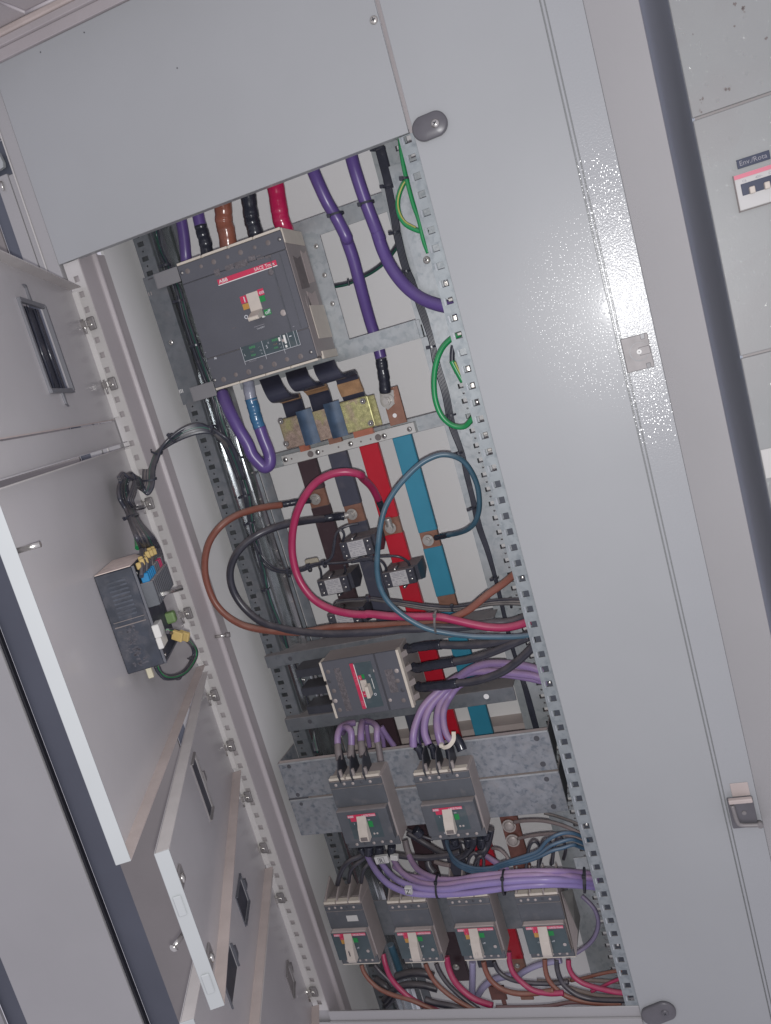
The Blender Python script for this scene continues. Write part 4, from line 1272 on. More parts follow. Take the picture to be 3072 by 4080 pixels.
# clamp plates and flexible links
cl = thing('clamp_plate', at('f5', 1000, 900, 0.17), 'yellow zinc clamping plates with blue tinted film over the flexible links', 'clamp')
def pl4(c, pts, y, t, m, name, parent, bv=0):
    P = [at(c, x, yy, y) for x, yy in pts]
    return MB().prism(P, (0, t, 0)).build(name, m, parent)
def rpl(c, p, q, y, t, m, name, parent, bv=0.002):
    a, b = at(c, *p, y), at(c, *q, y)
    return MB().box(a.x, b.x, y, y + t, a.z, b.z, bv, 2).build(name, m, parent)
YC = 0.155
A = at('f5', 440, 905, YC); B2 = at('f5', 1500, 940, YC); C2 = at('f5', 1400, 625, YC); Dd = at('f5', 535, 1195, YC)
pz1, pz0 = A.z + 0.003, Dd.z
MB().box(A.x, B2.x, YC, YC + 0.003, B2.z, C2.z, 0.002, 2)  .build('rear_plate', M_BRASS, cl) if False else None
xL, xR = (A.x + Dd.x) / 2 - 0.001, B2.x + 0.002
zTop, zBot = C2.z - 0.001, B2.z - 0.006
MB().box(xL, xL + (xR - xL) * 0.27, YC, YC + 0.003, zBot + 0.001, zTop - 0.001, 0.002, 2).build('plate', M_BRASS2, cl)
MB().box(xR - (xR - xL) * 0.31, xR, YC, YC + 0.003, zBot + 0.001, zTop, 0.002, 2).build('plate', M_BRASS, cl)
MB().box(xL + (xR - xL) * 0.2, xR - (xR - xL) * 0.2, YC + 0.001, YC + 0.0035, zBot + 0.001, zTop - 0.003).build('plate', M_BRASS2, cl)
MB().box(xR - 0.004, xR + 0.0085, YC + 0.012, YC + 0.015, zBot, zTop - 0.002, 0.001).build('rear_plate', M_BRASS, cl)
for t0 in (0.215, 0.525):
    x0 = xL + (xR - xL) * t0
    pts = []
    nn = 10
    for k in range(nn + 1):
        a = k / nn
        pts.append((x0 + 0.0300 * a, YC - 0.001 - 0.0055 * math.sin(PI * a)))
    pp = [(a, b, zBot - 0.001) for a, b in pts] + [(a, b + 0.0008, zBot - 0.001) for a, b in pts[::-1]]
    MB().prism(pp, (0, 0, zTop - zBot + 0.006)).build('tinted_film', M_CLEAR, cl)
for (x, y) in ((475, 912), (535, 1160), (1382, 688), (1470, 930)):
    q = at('f5', x, y, YC - 0.001)
    o = MB().cyl(q, q + Vector((0, -0.005, 0)), 0.0052, n=6).build('nut', M_LATCH, cl)
    MB().dome(q + Vector((0, -0.005, 0)), (0, -1, 0), 0.0030, 0.003).build('bolt_end', M_STEEL, o)
for x0_, x1_, m_ in ((0.13, 0.235, M_COPPERB), (0.46, 0.60, M_COPPER), (0.74, 0.95, M_COPPERB)):
    MB().box(xL + (xR - xL) * x0_, xL + (xR - xL) * x1_, YC + 0.004, YC + 0.012, zBot - 0.010, zBot + 0.001).build('copper_tab', m_, cl)
def flex(label, path, wdt, tape, m=M_FLEX):
    """flat braided link: ribbon of given width following the path of (sheet, x, y, depth)"""
    P = spline([at(*p) for p in path], 8)
    g = thing('flexible_link', P[0], label, 'flexible link', 'flexible links under the main breaker')
    def ribbon(pp, w, t, mt, nm):
        mb = MB()
        prev = None
        for i, p in enumerate(pp):
            tt = (pp[min(i + 1, len(pp) - 1)] - pp[max(i - 1, 0)]).normalized()
            nn = Vector((1, 0, 0)).cross(tt).normalized()
            xx = Vector((1, 0, 0))
            ring = mb._v([p - xx * w / 2 - nn * t / 2, p + xx * w / 2 - nn * t / 2, p + xx * w / 2 + nn * t / 2, p - xx * w / 2 + nn * t / 2])
            if prev:
                for k in range(4):
                    mb.bm.faces.new([prev[k], prev[(k + 1) % 4], ring[(k + 1) % 4], ring[k]])
            else:
                mb.bm.faces.new(ring[::-1])
            prev = ring
        mb.bm.faces.new(prev)
        return mb.build(nm, mt, g)
    ribbon(P, wdt, 0.006, m, 'strap')
    a, b = tape
    ribbon(P[a:b], wdt + 0.0012, 0.0074, M_TAPE, 'tape_band')
    return g
flex('left flexible link, hanging forward before it drops to the rosy plate', [('f5', 345, 440, .125), ('f5', 400, 560, .098), ('f5', 470, 655, .100), ('f5', 560, 660, .130), ('f5', 590, 680, .158), ('f5', 640, 840, .172)], 0.0375, (25, 31))
flex('middle flexible link with tan tape at its bend', [('f5', 640, 360, .125), ('f5', 670, 450, .095), ('f5', 740, 530, .098), ('f5', 830, 530, .128), ('f5', 890, 600, .158), ('f5', 940, 770, .172)], 0.0395, (25, 31))
flex('right flexible link, curling over beside a wide band of tan tape', [('f5', 950, 280, .120), ('f5', 985, 370, .100), ('f5', 1060, 445, .105), ('f5', 1180, 400, .150), ('f5', 1230, 520, .165), ('f5', 1290, 660, .172)], 0.0400, (29, 38))

# ------------------------------------------------------------------ current transformers
def ct(c, TL, TR, BL, y, label, group='current transformers', third=True):
    a, b, e = at(c, *TL, y), at(c, *TR, y), at(c, *BL, y)
    x0, x1, z1, z0 = (a.x + e.x) / 2, b.x, (a.z + b.z) / 2, e.z
    w, h = x1 - x0, z1 - z0
    t = thing('current_transformer', (x0, y, z0), label, 'current transformer', group)
    wing = w * 0.36
    mb = MB().box(x0, x1, y, y + 0.012, z0, z1, 0.0008)
    mb.build('front_block', M_BLACK, t)
    # ring shaped body behind, deeper than wide, with chamfered lower right corner
    d = 0.062
    pts = [(x0 + 0.004, y + 0.010, z0 + 0.003), (x1 + 0.006, y + 0.010, z0 + 0.002), (x1 + 0.006, y + 0.010, z1 - 0.001), (x0 + 0.004, y + 0.010, z1 - 0.001)]
    mb = MB()
    zt = z1 + 0.001
    mb.prism([(x0 + 0.003, y + 0.010, zt), (x0 + 0.003, y + d, zt), (x0 + 0.003, y + d, z0 + 0.008), (x0 + 0.003, y + d - 0.024, z0 - 0.004), (x0 + 0.003, y + 0.010, z0 + 0.002)], (w + 0.003, 0, 0))
    mb.build('ring_body', M_BLACK, t)
    MB().box(x0 + w * 0.25, x1 - w * 0.24, y - 0.0008, y + 0.0002, z0 + h * 0.05, z1 - h * 0.05).build('type_label', M_LABEL, t)
    mb = MB()
    lx0, lx1 = x0 + w * 0.27, x1 - w * 0.26
    rows = [(0.86, [(0.05, .35), (.42, .58), (.65, .95)]), (0.78, [(0.1, .9)]), (0.70, [(0.05, .6), (.66, .93)]), (0.60, [(.08, .5), (.55, .9)]), (0.48, [(.0, .16), (.3, .62), (.82, 1.0)]), (0.42, [(.0, .16), (.82, 1.0)]), (0.33, [(.2, .32), (.42, .5), (.6, .72)]), (0.24, [(.1, .3), (.62, .95)]), (0.13, [(.05, .3), (.4, .52), (.6, .95)])]
    for (fz, segs) in rows:
        for (a_, b_) in segs:
            mb.box(lx0 + (lx1 - lx0) * a_, lx0 + (lx1 - lx0) * b_, y - 0.0010, y - 0.0007, z0 + h * fz - 0.0005, z0 + h * fz + 0.0005)
    mb.build('type_print', M_GREY_INK, t)['kind'] = 'stuff'
    for (fx, fz) in ((0.10, 0.78), (0.12, 0.20), (0.88, 0.80), (0.88, 0.30)):
        screw((x0 + w * fx, y - 0.0001, z0 + h * fz), 0.0022, M_STEEL, t, cross=False)
    text('S1', (x0 + w * 0.06, y - 0.0003, z0 + h * 0.42), 0.0036, M_GREY_INK, t)
    text('S2', (x0 + w * 0.84, y - 0.0003, z0 + h * 0.50), 0.0036, M_GREY_INK, t)
    # clamp pin on top and below
    MB().cyl((x0 + w * 0.42, y + 0.002, z1 + 0.002), (x0 + w * 0.42, y + 0.030, z1 + 0.004), 0.0026, n=10).build('clamp_pin', M_BLACK, t)
    screw((x0 + w * 0.42, y + 0.0015, z1 + 0.002), 0.0026, M_STEEL, t, cross=True)
    MB().cyl((x0 + w * 0.56, y + 0.004, z0 - 0.0045), (x0 + w * 0.56, y + 0.030, z0 - 0.004), 0.0032, n=10).build('clamp_pin', M_BLACK, t)
    screw((x0 + w * 0.56, y + 0.0038, z0 - 0.0045), 0.0024, M_STEEL, t, cross=True)
    return t
CT1 = ct('f7', (345, 385), (745, 290), (390, 608), 0.145, 'topmost of the four current transformers, on the black busbar')
CT2 = ct('f7', (45, 885), (430, 812), (95, 1095), 0.148, 'current transformer on the brown busbar, its whole label visible')
CT3 = ct('f7', (900, 785), (1315, 700), (960, 985), 0.145, 'current transformer on the red busbar, rightmost of the four')
CT4 = ct('f7', (180, 1340), (590, 1255), (225, 1540), 0.150, 'lowest current transformer, half covered by the crimson cable')

# ------------------------------------------------------------------ trays
def tray(x0, x1, z0, z1, y, yb, m, label, name='mounting_tray', holes=()):
    t = thing(name, ((x0 + x1) / 2, y, z0), label, 'mounting tray')
    return t
t2 = tray(-0.7530, -0.305, -0.611, -0.455, 0.108, 0.123, M_GALVD, 'galvanised tray of two flanges carrying the sideways breaker')
MB().box(-0.7520, -0.3100, 0.1080, 0.1100, -0.4770, -0.4545, 0.0006).build('upper_flange', M_GALVD, t2)
MB().box(-0.7520, -0.3090, 0.1080, 0.1100, -0.6085, -0.5830, 0.0006).build('lower_flange', M_GALVD, t2)
MB().box(-0.7520, -0.3100, 0.1100, 0.155, -0.4560, -0.4545).box(-0.7520, -0.3100, 0.1100, 0.150, -0.5845, -0.5830).build('folded_edge', M_GALVD, t2)
MB().box(-0.7520, -0.655, 0.150, 0.152, -0.583, -0.478).build('back_plate', M_GALVD, t2)
MB().box(-0.450, -0.300, 0.152, 0.154, -0.583, -0.478).build('back_plate', M_GALVD, t2) if False else None
for (c, x, y, r) in (('d5', 325, 468, .0042), ('d5', 488, 990, .0042)):
    q = at(c, x, y, 0.1076)
    MB().cyl(q, q + Vector((0, 0.0006, 0)), r, n=14).build('hole', M_INK, t2)
q = at('d6', 703, 782, 0.1076)
MB().cyl(q, q + Vector((0, 0.0006, 0)), 0.0048, n=14).build('hole', M_WALL, t2)
screw(at('d5', 230, 632, 0.148), 0.0038, M_STEEL, t2)
screw(at('d5', 438, 645, 0.148), 0.0034, M_STEEL, t2)

YT = 0.046
def trayface(z0, z1, label, lst):
    t = thing('mounting_tray', (-0.5, YT, z0), label, 'mounting tray')
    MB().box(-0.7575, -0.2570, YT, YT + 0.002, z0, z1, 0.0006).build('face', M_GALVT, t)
    MB().box(-0.7575, -0.2570, YT + 0.0015, YT + 0.010, z1 - 0.0016, z1 - 0.0001).build('top_fold', M_TAN, t)
    MB().box(-0.7570, -0.2575, YT - 0.0020, YT + 0.0002, z1 - 0.0030, z1 + 0.0004, 0.0008).build('rolled_edge', M_GALV, t)
    MB().box(-0.7575, -0.2570, YT + 0.0015, YT + 0.012, z0, z0 + 0.0015).build('bottom_fold', M_GALVT, t)
    MB().prism([(-0.7575, YT + 0.002, z0 + 0.01), (-0.7575, YT + 0.002, z1), (-0.7575, 0.122, z1 - 0.002), (-0.7575, 0.122, z1 - 0.040)], (0.0018, 0, 0)).build('side_wing', M_GALVT, t)
    MB().prism([(-0.2588, YT + 0.002, z0 + 0.01), (-0.2588, YT + 0.002, z1), (-0.2588, 0.122, z1 + 0.002), (-0.2588, 0.122, z1 - 0.040)], (0.0018, 0, 0)).build('side_wing', M_GALVD, t)
    for (c, x, y, r) in lst:
        q = at(c, x, y, YT - 0.0004)
        MB().cyl(q, q + Vector((0, 0.0006, 0)), r, n=14).build('hole', M_INK, t)
    return t
T3 = trayface(-0.7105, -0.6385, 'upper spangled zinc tray behind the two middle breakers', (('d5', 315, 1363, .0040), ('d5', 388, 1598, .0040), ('d6', 1120, 1130, .0048), ('d6', 1173, 1343, .0048)))
T4 = trayface(-0.7880, -0.7135, 'lower spangled zinc tray behind the two middle breakers', (('e1', 0, 128, .0034), ('d6', 1203, 1468, .0044), ('e2', 965, 153, .0046)))
MB().box(-0.7580, -0.7180, YT - 0.0008, YT, -0.7135, -0.7105).build('slot', M_INK, T4)

# ------------------------------------------------------------------ sideways breaker
Y2 = 0.052
A = at('d5', 565, 495, Y2); B2 = at('d5', 1215, 400, Y2); C2 = at('d5', 1360, 865, Y2); D2 = at('d5', 700, 970, Y2)
sx0, sx1 = (A.x + D2.x) / 2, (B2.x + C2.x) / 2
sz1, sz0 = (A.z + B2.z) / 2, (C2.z + D2.z) / 2
SB = thing('circuit_breaker', (sx0, Y2, sz0), 'three pole breaker mounted sideways, black cables leaving to its right', 'circuit breaker')
MB().box(sx0 + 0.001, sx1 - 0.001, Y2 + 0.003, 0.150, sz0 + 0.001, sz1 - 0.001, 0.0012).build('body', M_BEIGE, SB)
MB().box(sx0 + 0.004, sx0 + (sx1 - sx0) * 0.685, Y2, Y2 + 0.004, sz0, sz1, 0.001).build('front_cover', M_BRK, SB)
MB().box(sx0 + (sx1 - sx0) * 0.705, sx1 - 0.005, Y2, Y2 + 0.004, sz0, sz1, 0.001).build('front_cover', M_BRK, SB)
MB().box(sx0 + (sx1 - sx0) * 0.68, sx0 + (sx1 - sx0) * 0.71, Y2 + 0.0025, Y2 + 0.005, sz0 + 0.001, sz1 - 0.001).build('cover_gap', M_INK, SB)
mb = MB()
for k, (a_, b_) in enumerate(((0.0, 0.27), (0.34, 0.60), (0.67, 1.0))):
    mb.box(sx0, sx0 + 0.0042, Y2 - 0.0003, Y2 + 0.020, sz0 + (sz1 - sz0) * a_, sz0 + (sz1 - sz0) * b_, 0.0004)
mb.box(sx1 - 0.0050, sx1, Y2 - 0.0003, Y2 + 0.012, sz0, sz1, 0.0004)
mb.build('terminal_cover_edge', M_BEIGEL, SB, split=True)
mb = MB()
for k in range(4):
    zc = sz0 + (sz1 - sz0) * (0.10 + 0.25 * k)
    mb.prism([(sx1, Y2 + 0.010, zc - 0.004), (sx1 + 0.007, Y2 + 0.022, zc - 0.004), (sx1, Y2 + 0.034, zc - 0.004)], (0, 0, 0.010))
mb.build('terminal_comb', M_BEIGE, SB, split=True)
# phase barriers to the left (three black fins reaching out)
for k in range(3):
    zc = sz0 + (sz1 - sz0) * (0.24 + 0.335 * k)
    mb = MB()
    mb.box(sx0 - 0.052, sx0 + 0.001, Y2 + 0.006, Y2 + 0.046, zc - 0.0007, zc + 0.0007)
    mb.prism([(sx0 - 0.052, Y2 + 0.006, zc), (sx0 - 0.052, Y2 + 0.006, zc - 0.014), (sx0 + 0.001, Y2 + 0.004, zc - 0.014), (sx0 + 0.001, Y2 + 0.004, zc)], (0, 0.0016, 0))
    mb.build('phase_barrier', M_FIN, SB)
    MB().box(sx0 - 0.030, sx0, Y2 + 0.030, Y2 + 0.060, zc - 0.018, zc - 0.006, 0.002).build('terminal_pad', M_BLACKG, SB)
yg = Y2 - 0.0003
def r2d(p0, p1, m, nm, dy=0.0005, c='h2', par=None):
    a, b = at(c, *p0, Y2), at(c, *p1, Y2)
    return MB().box(a.x, b.x, Y2 - dy, Y2 + 0.0002, a.z, b.z).build(nm, m, par or SB)
W2, H2 = sx1 - sx0, sz1 - sz0
def F2(fx, fz):
    return sx0 + W2 * fx, sz0 + H2 * fz
def fr(fx0, fx1, fz0, fz1, m, nm, dy=0.0005, bv=0):
    a, b = F2(fx0, fz0), F2(fx1, fz1)
    return MB().box(a[0], b[0], Y2 - dy, Y2 + 0.0002, a[1], b[1], bv).build(nm, m, SB)
fr(0.375, 0.64, 0.10, 0.90, M_BRKR, 'label_field', 0.0010, 0.0003)
fr(0.375, 0.420, 0.10, 0.90, M_RED, 'red_stripe', 0.0013)
fr(0.420, 0.428, 0.12, 0.88, M_WHITE, 'white_line', 0.0014)
a = F2(0.412, 0.15)
text('ABB', (a[0], Y2 - 0.0015, a[1]), 0.0058, M_REDL, SB, rot=PI / 2)
a = F2(0.412, 0.52)
text('SACE Tmax', (a[0], Y2 - 0.0015, a[1]), 0.0052, M_REDL, SB, rot=PI / 2)
fr(0.430, 0.475, 0.60, 0.68, M_RED, 'red_field', 0.0014); a = F2(0.462, 0.61); text('on', (a[0], Y2 - 0.0016, a[1]), 0.0050, M_WINK, SB, rot=PI / 2)
fr(0.480, 0.515, 0.62, 0.69, M_GREEN, 'green_field', 0.0014)
a = F2(0.595, 0.62); text('off', (a[0], Y2 - 0.0016, a[1]), 0.0055, M_WINK, SB, rot=PI / 2)
fr(0.430, 0.480, 0.30, 0.40, M_RED, 'red_field', 0.0014); a = F2(0.472, 0.345); text('I', (a[0], Y2 - 0.0016, a[1]), 0.0060, M_WINK, SB, rot=PI / 2, off=0.0001)
fr(0.484, 0.520, 0.30, 0.40, M_ORANGE, 'orange_field', 0.0014)
a = F2(0.598, 0.30); text('O', (a[0], Y2 - 0.0016, a[1]), 0.0062, M_WINK, SB, rot=PI / 2, off=0.0002)
fr(0.432, 0.450, 0.40, 0.62, M_CAP, 'toggle_recess', 0.0016)
a, b = F2(0.446, 0.41), F2(0.520, 0.60)
MB().box(a[0], b[0], Y2 - 0.004, Y2, a[1], b[1], 0.0006).build('toggle_guard', M_TOG, SB)
a, b = F2(0.515, 0.33), F2(0.560, 0.53)
MB().box(a[0], b[0], Y2 - 0.018, Y2 - 0.001, a[1], b[1], 0.0010).build('toggle', M_BEIGEL, SB)
fr(0.588, 0.594, 0.42, 0.60, M_WHITE, 'white_line', 0.0014)
for (x, y, r, m_) in ((210, 100, .0042, M_CAP), (232, 238, .0038, M_INK), (300, 383, .0042, M_CAP), (320, 530, .0042, M_CAPL), (385, 662, .0042, M_CAP), (1222, 85, .0042, M_CAPL), (1237, 232, .0042, M_CAP), (1312, 370, .0038, M_INK), (1128, 517, .0034, M_CAPL), (1325, 520, .0042, M_CAP), (862, 88, .0040, M_CAPL)):
    q = at('h2', x, y, Y2)
    MB().dome((q.x, Y2 + 0.0002, q.z), (0, -1, 0), r, 0.0012).build('cap', m_, SB)
fr(0.16, 0.24, 0.10, 0.86, M_PRINT, 'rating_print', 0.0003)
fr(0.77, 0.87, 0.30, 0.70, M_PRINT, 'rating_print', 0.0003)

# ------------------------------------------------------------------ middle breakers
def mccb(TL, TR, BR_, BL, y, label, depth=0.050, big=True, note=None, idx=0, group=None):
    a, b, e, d = at(*TL, y), at(*TR, y), at(*BR_, y), at(*BL, y)
    x0, x1 = (a.x + d.x) / 2, (b.x + e.x) / 2
    z1, z0 = (a.z + b.z) / 2, (d.z + e.z) / 2
    w, h = x1 - x0, z1 - z0
    t = thing('circuit_breaker', (x0, y, z0), label, 'circuit breaker', group)
    nz1 = z0 + h * (0.60 if big else 0.585)   # top of the nose
    ny = y - (0.012 if big else 0.010)
    MB().box(x0 + 0.0005, x1, y + 0.003, y + depth, z0 + 0.001, z1 - 0.001, 0.0012).build('body', M_BEIGE, t)
    # nose body (proud)
    MB().box(x0 + w * 0.02, x1 - w * 0.03, ny + 0.0012, y + 0.02, z0 + h * 0.13, nz1, 0.0008).build('nose_body', M_BEIGE if not big else M_BRK2, t)
    MB().box(x0 + w * 0.02, x1 - w * 0.03, ny, ny + 0.002, z0 + h * 0.13, nz1 - 0.0005, 0.0008).build('nose_cover', M_BRKR if not big else M_BRK2, t)
    MB().box(x0, x1 - w * 0.005, y, y + 0.004, z0, z0 + h * 0.125, 0.0006).build('lower_cover', M_BRK2, t)
    MB().box(x0, x1 - w * 0.005, y, y + 0.004, nz1 + 0.001, z1 - h * 0.12, 0.0006).build('upper_cover', M_BRK2, t)
    MB().box(x0, x1 - w * 0.005, y, y + 0.004, z1 - h * 0.115, z1 - h * 0.02, 0.0006).build('terminal_strip', M_BRK2, t)
    mb = MB()
    for k in range(3):
        mb.box(x0 + w * (k / 3 + 0.01), x0 + w * ((k + 1) / 3 - 0.03), y + 0.001, y + 0.012, z1 - 0.001, z1 + 0.0035, 0.0004)
    mb.build('terminal_edge', M_BEIGEL, t, split=True)
    if not big:
        MB().box(x0, x1, y + 0.001, y + 0.006, z0 - 0.0025, z0, 0.0004).build('bottom_edge', M_BEIGEL, t)
        MB().box(x0 + 0.004, x1 - 0.004, ny + 0.002, y + 0.001, nz1, nz1 + 0.0012).build('dusty_ledge', M_TAN, t)
    # nose print
    sx = x0 + w * (0.10 if not big else 0.22)
    ex = x1 - w * (0.06 if not big else 0.25)
    rz1 = nz1 - h * (0.012 if not big else 0.06)
    rh = h * 0.042
    if big:
        MB().box(sx, ex + w * 0.05, ny - 0.0003, ny + 0.0002, z0 + h * 0.19, rz1).build('label_field', M_BRKR, t)
    MB().box(sx, ex, ny - 0.0006, ny, rz1 - rh, rz1).build('red_stripe', M_RED, t)
    MB().box(sx, sx + (ex - sx) * (0.20 if not big else 0.22), ny - 0.0008, ny, rz1 - rh * 0.95, rz1 - rh * 0.1).box(ex - (ex - sx) * 0.42, ex - 0.0005, ny - 0.0008, ny, rz1 - rh * 0.95, rz1 - rh * 0.15).build('pale_stripe', M_REDL, t, split=True)
    text('ABB', (sx + 0.0006, ny - 0.0010, rz1 - rh * 0.85), rh * 1.0, M_WINK, t)
    text('SACE Tmax', (ex - 0.0008, ny - 0.0010, rz1 - rh * 0.85), rh * 0.9, M_WINK, t, align='RIGHT')
    # toggle
    cx = x0 + w * (0.47 if not big else 0.475)
    tw = w * (0.105 if not big else 0.088)
    MB().box(cx - tw - 0.010 * w / 0.08, cx - tw, ny - 0.0006, ny, rz1 - rh * 2.3, rz1 - rh * 1.05).build('red_field', M_RED, t)
    if not big:
        MB().box(cx - tw - 0.009, cx - tw, ny - 0.0006, ny, rz1 - rh * 4.0, rz1 - rh * 2.4).build('orange_field', M_ORANGE, t)
        MB().box(cx + tw, cx + tw + 0.009, ny - 0.0006, ny, rz1 - rh * 3.6, rz1 - rh * 1.9).build('green_field', M_GREEN, t)
        text('I', (cx - tw - 0.006, ny - 0.0008, rz1 - rh * 2.2), 0.0040, M_WINK, t)
        text('O', (cx - tw - 0.0065, ny - 0.0008, rz1 - rh * 6.2), 0.0042, M_WINK, t)
        text('off', (cx + tw + 0.002, ny - 0.0008, rz1 - rh * 6.0), 0.0050, M_GINK if False else M_WINK, t)
        MB().cyl((x1 - w * 0.13, ny, rz1 - rh * 7.2), (x1 - w * 0.13, ny - 0.0008, rz1 - rh * 7.2), 0.0030, n=14).build('test_button', M_CAPL, t)
    else:
        text('I', (cx - tw - 0.008, ny - 0.0008, rz1 - rh * 3.4), 0.0050, M_WINK, t)
        text('on', (cx + tw + 0.0015, ny - 0.0008, rz1 - rh * 2.3), 0.0048, M_WINK, t)
        MB().box(cx + tw + 0.001, cx + tw + 0.009, ny - 0.0006, ny, rz1 - rh * 4.6, rz1 - rh * 2.6).build('green_field', M_GREEN, t)
        text('O', (cx - tw - 0.008, ny - 0.0008, rz1 - rh * 9.2), 0.0050, M_WINK, t)
        for k in range(2):
            MB().dome((cx + tw + 0.006 + 0.0055 * k, ny, z0 + h * 0.245), (0, -1, 0), 0.0021, 0.0008).build('pale_dot', M_CAPL, t)
    tz1 = rz1 - (0 if not big else rh * 0.6)
    tz0 = z0 + h * (0.17 if not big else 0.20)
    tl = tz1 - tz0
    mb = MB()
    mb.prism([(cx - tw, ny - 0.001, tz1), (cx - tw, ny - 0.006, tz1 - tl * 0.30), (cx - tw, ny - 0.010, tz1 - tl * 0.45), (cx - tw, ny - 0.015, tz0 + tl * 0.12), (cx - tw, ny - 0.013, tz0), (cx - tw, ny - 0.001, tz0 + 0.001)], (tw * 2, 0, 0))
    o = mb.build('toggle', M_TOG, t)
    if big:
        MB().box(cx - tw * 0.72, cx + tw * 0.72, ny - 0.0155, ny - 0.0125, tz0 + tl * 0.06, tz0 + tl * 0.22, 0.0006).build('toggle_recess', M_CAP, o)
    if note:
        text(note, (cx - 0.0038, ny - 0.0148, tz0 + tl * 0.30), 0.0150, M_INK, o, off=0.0004)
    # dots
    for k in range(5 if not big else 5):
        fx = (0.12 + 0.165 * k)
        for (zz_, off_) in ((z1 - h * 0.068, 0), (z0 + h * 0.05, 0.05)):
            m_ = M_INK if k == (3 if zz_ > (z0 + z1) / 2 else 1) else M_CAPL
            MB().dome((x0 + w * (fx + off_ * 1.0), y + 0.0002, zz_ + (0.001 if k % 2 else 0)), (0, -1, 0), 0.0026 if not big else 0.0030, 0.0012, n=10).build('cap', m_, t)
    return t, x0, x1, z0, z1
Y34 = 0.0
C3 = mccb(('d5', 655, 1480), ('d5', 1090, 1440), ('e1', 930, 510), ('e1', 440, 550), Y34, 'left of the two middle breakers, lilac cables in grey sleeves above it')
C4 = mccb(('d6', 85, 1440), ('d6', 560, 1385), ('e2', 325, 430), ('e2', -175, 475), Y34, 'right of the two middle breakers, white cable tie and thick lilac cables above it')
for (t, x0, x1, z0, z1) in (C3, C4):
    w = x1 - x0
    # deep terminal shelf behind the top edge, with fins
    MB().box(x0 + 0.002, x1 - 0.002, Y34 + 0.006, Y34 + 0.046, z1 - 0.004, z1 + 0.001, 0.0008).build('terminal_shelf', M_BEIGE, t)
    for k in range(3):
        xx = x0 + w * (0.22 + 0.24 * k)
        mb = MB()
        mb.prism([(xx, Y34 + 0.001, z1 - 0.010), (xx, Y34 - 0.004, z1 + 0.010), (xx, Y34 + 0.012, z1 + 0.030), (xx, Y34 + 0.040, z1 + 0.034), (xx, Y34 + 0.040, z1 + 0.002)], (0.0022, 0, 0))
        mb.build('phase_barrier', M_FIN, t)
        MB().box(xx - 0.0006, xx + 0.0060, Y34 + 0.002, Y34 + 0.008, z1 - 0.002, z1 + 0.016, 0.0006).build('terminal_rib', M_BEIGE, t)
# lower row
YR = 0.020
R1 = mccb(('e1', 210, 1080), ('e1', 570, 1065), ('e1', 740, 1640), ('e1', 390, 1640), YR, 'leftmost breaker of the bottom row, handwritten 1 on its toggle', 0.05, False, '1')
R2 = mccb(('e1', 805, 1068), ('e1', 1195, 1055), ('e1', 1350, 1625), ('e1', 985, 1625), YR, 'second breaker from the left in the bottom row, plain toggle', 0.05, False)
R3 = mccb(('e2', -50, 1020), ('e2', 360, 1003), ('e2', 510, 1600), ('e2', 115, 1603), YR, 'third breaker in the bottom row, faint pencil mark on its toggle', 0.05, False)
R4 = mccb(('e2', 600, 1003), ('e2', 1020, 985), ('e2', 1170, 1580), ('e2', 750, 1582), YR, 'rightmost breaker of the bottom row, beside the bent clear barrier', 0.05, False)
for i, (t, x0, x1, z0, z1) in enumerate((R1, R2, R3, R4)):
    w = x1 - x0
    MB().box(x0 + 0.001, x1 - 0.001, YR + 0.004, YR + 0.052, z1 - 0.006, z1 + 0.0005).build('terminal_shelf', M_BEIGE, t)
    for k in range(4):
        xx = x0 + w * (0.04 + 0.305 * k)
        MB().prism([(xx, YR + 0.002, z1 - 0.001), (xx, YR + 0.004, z1 + 0.008), (xx, YR + 0.046, z1 + 0.026), (xx, YR + 0.052, z1)], (0.0028, 0, 0)).build('terminal_fin', M_BEIGE, t)
    for k in range(3):
        MB().box(x0 + w * (0.12 + 0.305 * k), x0 + w * (0.30 + 0.305 * k), YR + 0.012, YR + 0.048, z1 + 0.0005, z1 + 0.006, 0.001).build('terminal_well', M_CAP, t)
q = at('e1', 480, 1210, YR)
MB().box(q.x - 0.010, q.x + 0.012, YR - 0.0006, YR + 0.0002, q.z - 0.006, q.z + 0.006).build('paper_sticker', M_INSUL, R1[0])
q = at('e2', 215, 1450, YR)
text('12', (R3[1] + (R3[2] - R3[1]) * 0.47 - 0.005, YR - 0.0245, R3[3] + 0.030), 0.0075, M_CAPL, R3[0])
# rail carrying the bottom row
dr = thing('din_rail', (-0.5, 0.075, -0.97), 'galvanised mounting rail behind the bottom row of breakers', 'mounting rail')
MB().box(-0.757, -0.30, 0.0735, 0.075, -1.03, -0.955).build('rail', M_GALVD, dr)
# clear barriers at the right of R4
br = thing('phase_barrier', at('e2', 1130, 1200, 0.03), 'bent translucent grey barrier sheet right of the bottom row', 'barrier')
P4 = [at('e2', 1040, 960, 0.045), at('e2', 1140, 940, 0.07), at('e2', 1215, 1200, 0.07), at('e2', 1178, 1575, 0.012)]
MB().prism(P4, (0.0008, 0.001, 0)).build('sheet', mat('smoky_sheet', (0.20, 0.195, 0.185), 0.35, var=0.2, vscale=40), br)
P5 = [at('e2', 1035, 965, 0.030), at('e2', 1055, 1000, 0.035), at('e2', 1190, 1330, 0.03), at('e2', 1178, 1575, 0.008)]
MB().prism(P5, (0.0008, 0.001, 0)).build('sheet', M_BEIGE, br)
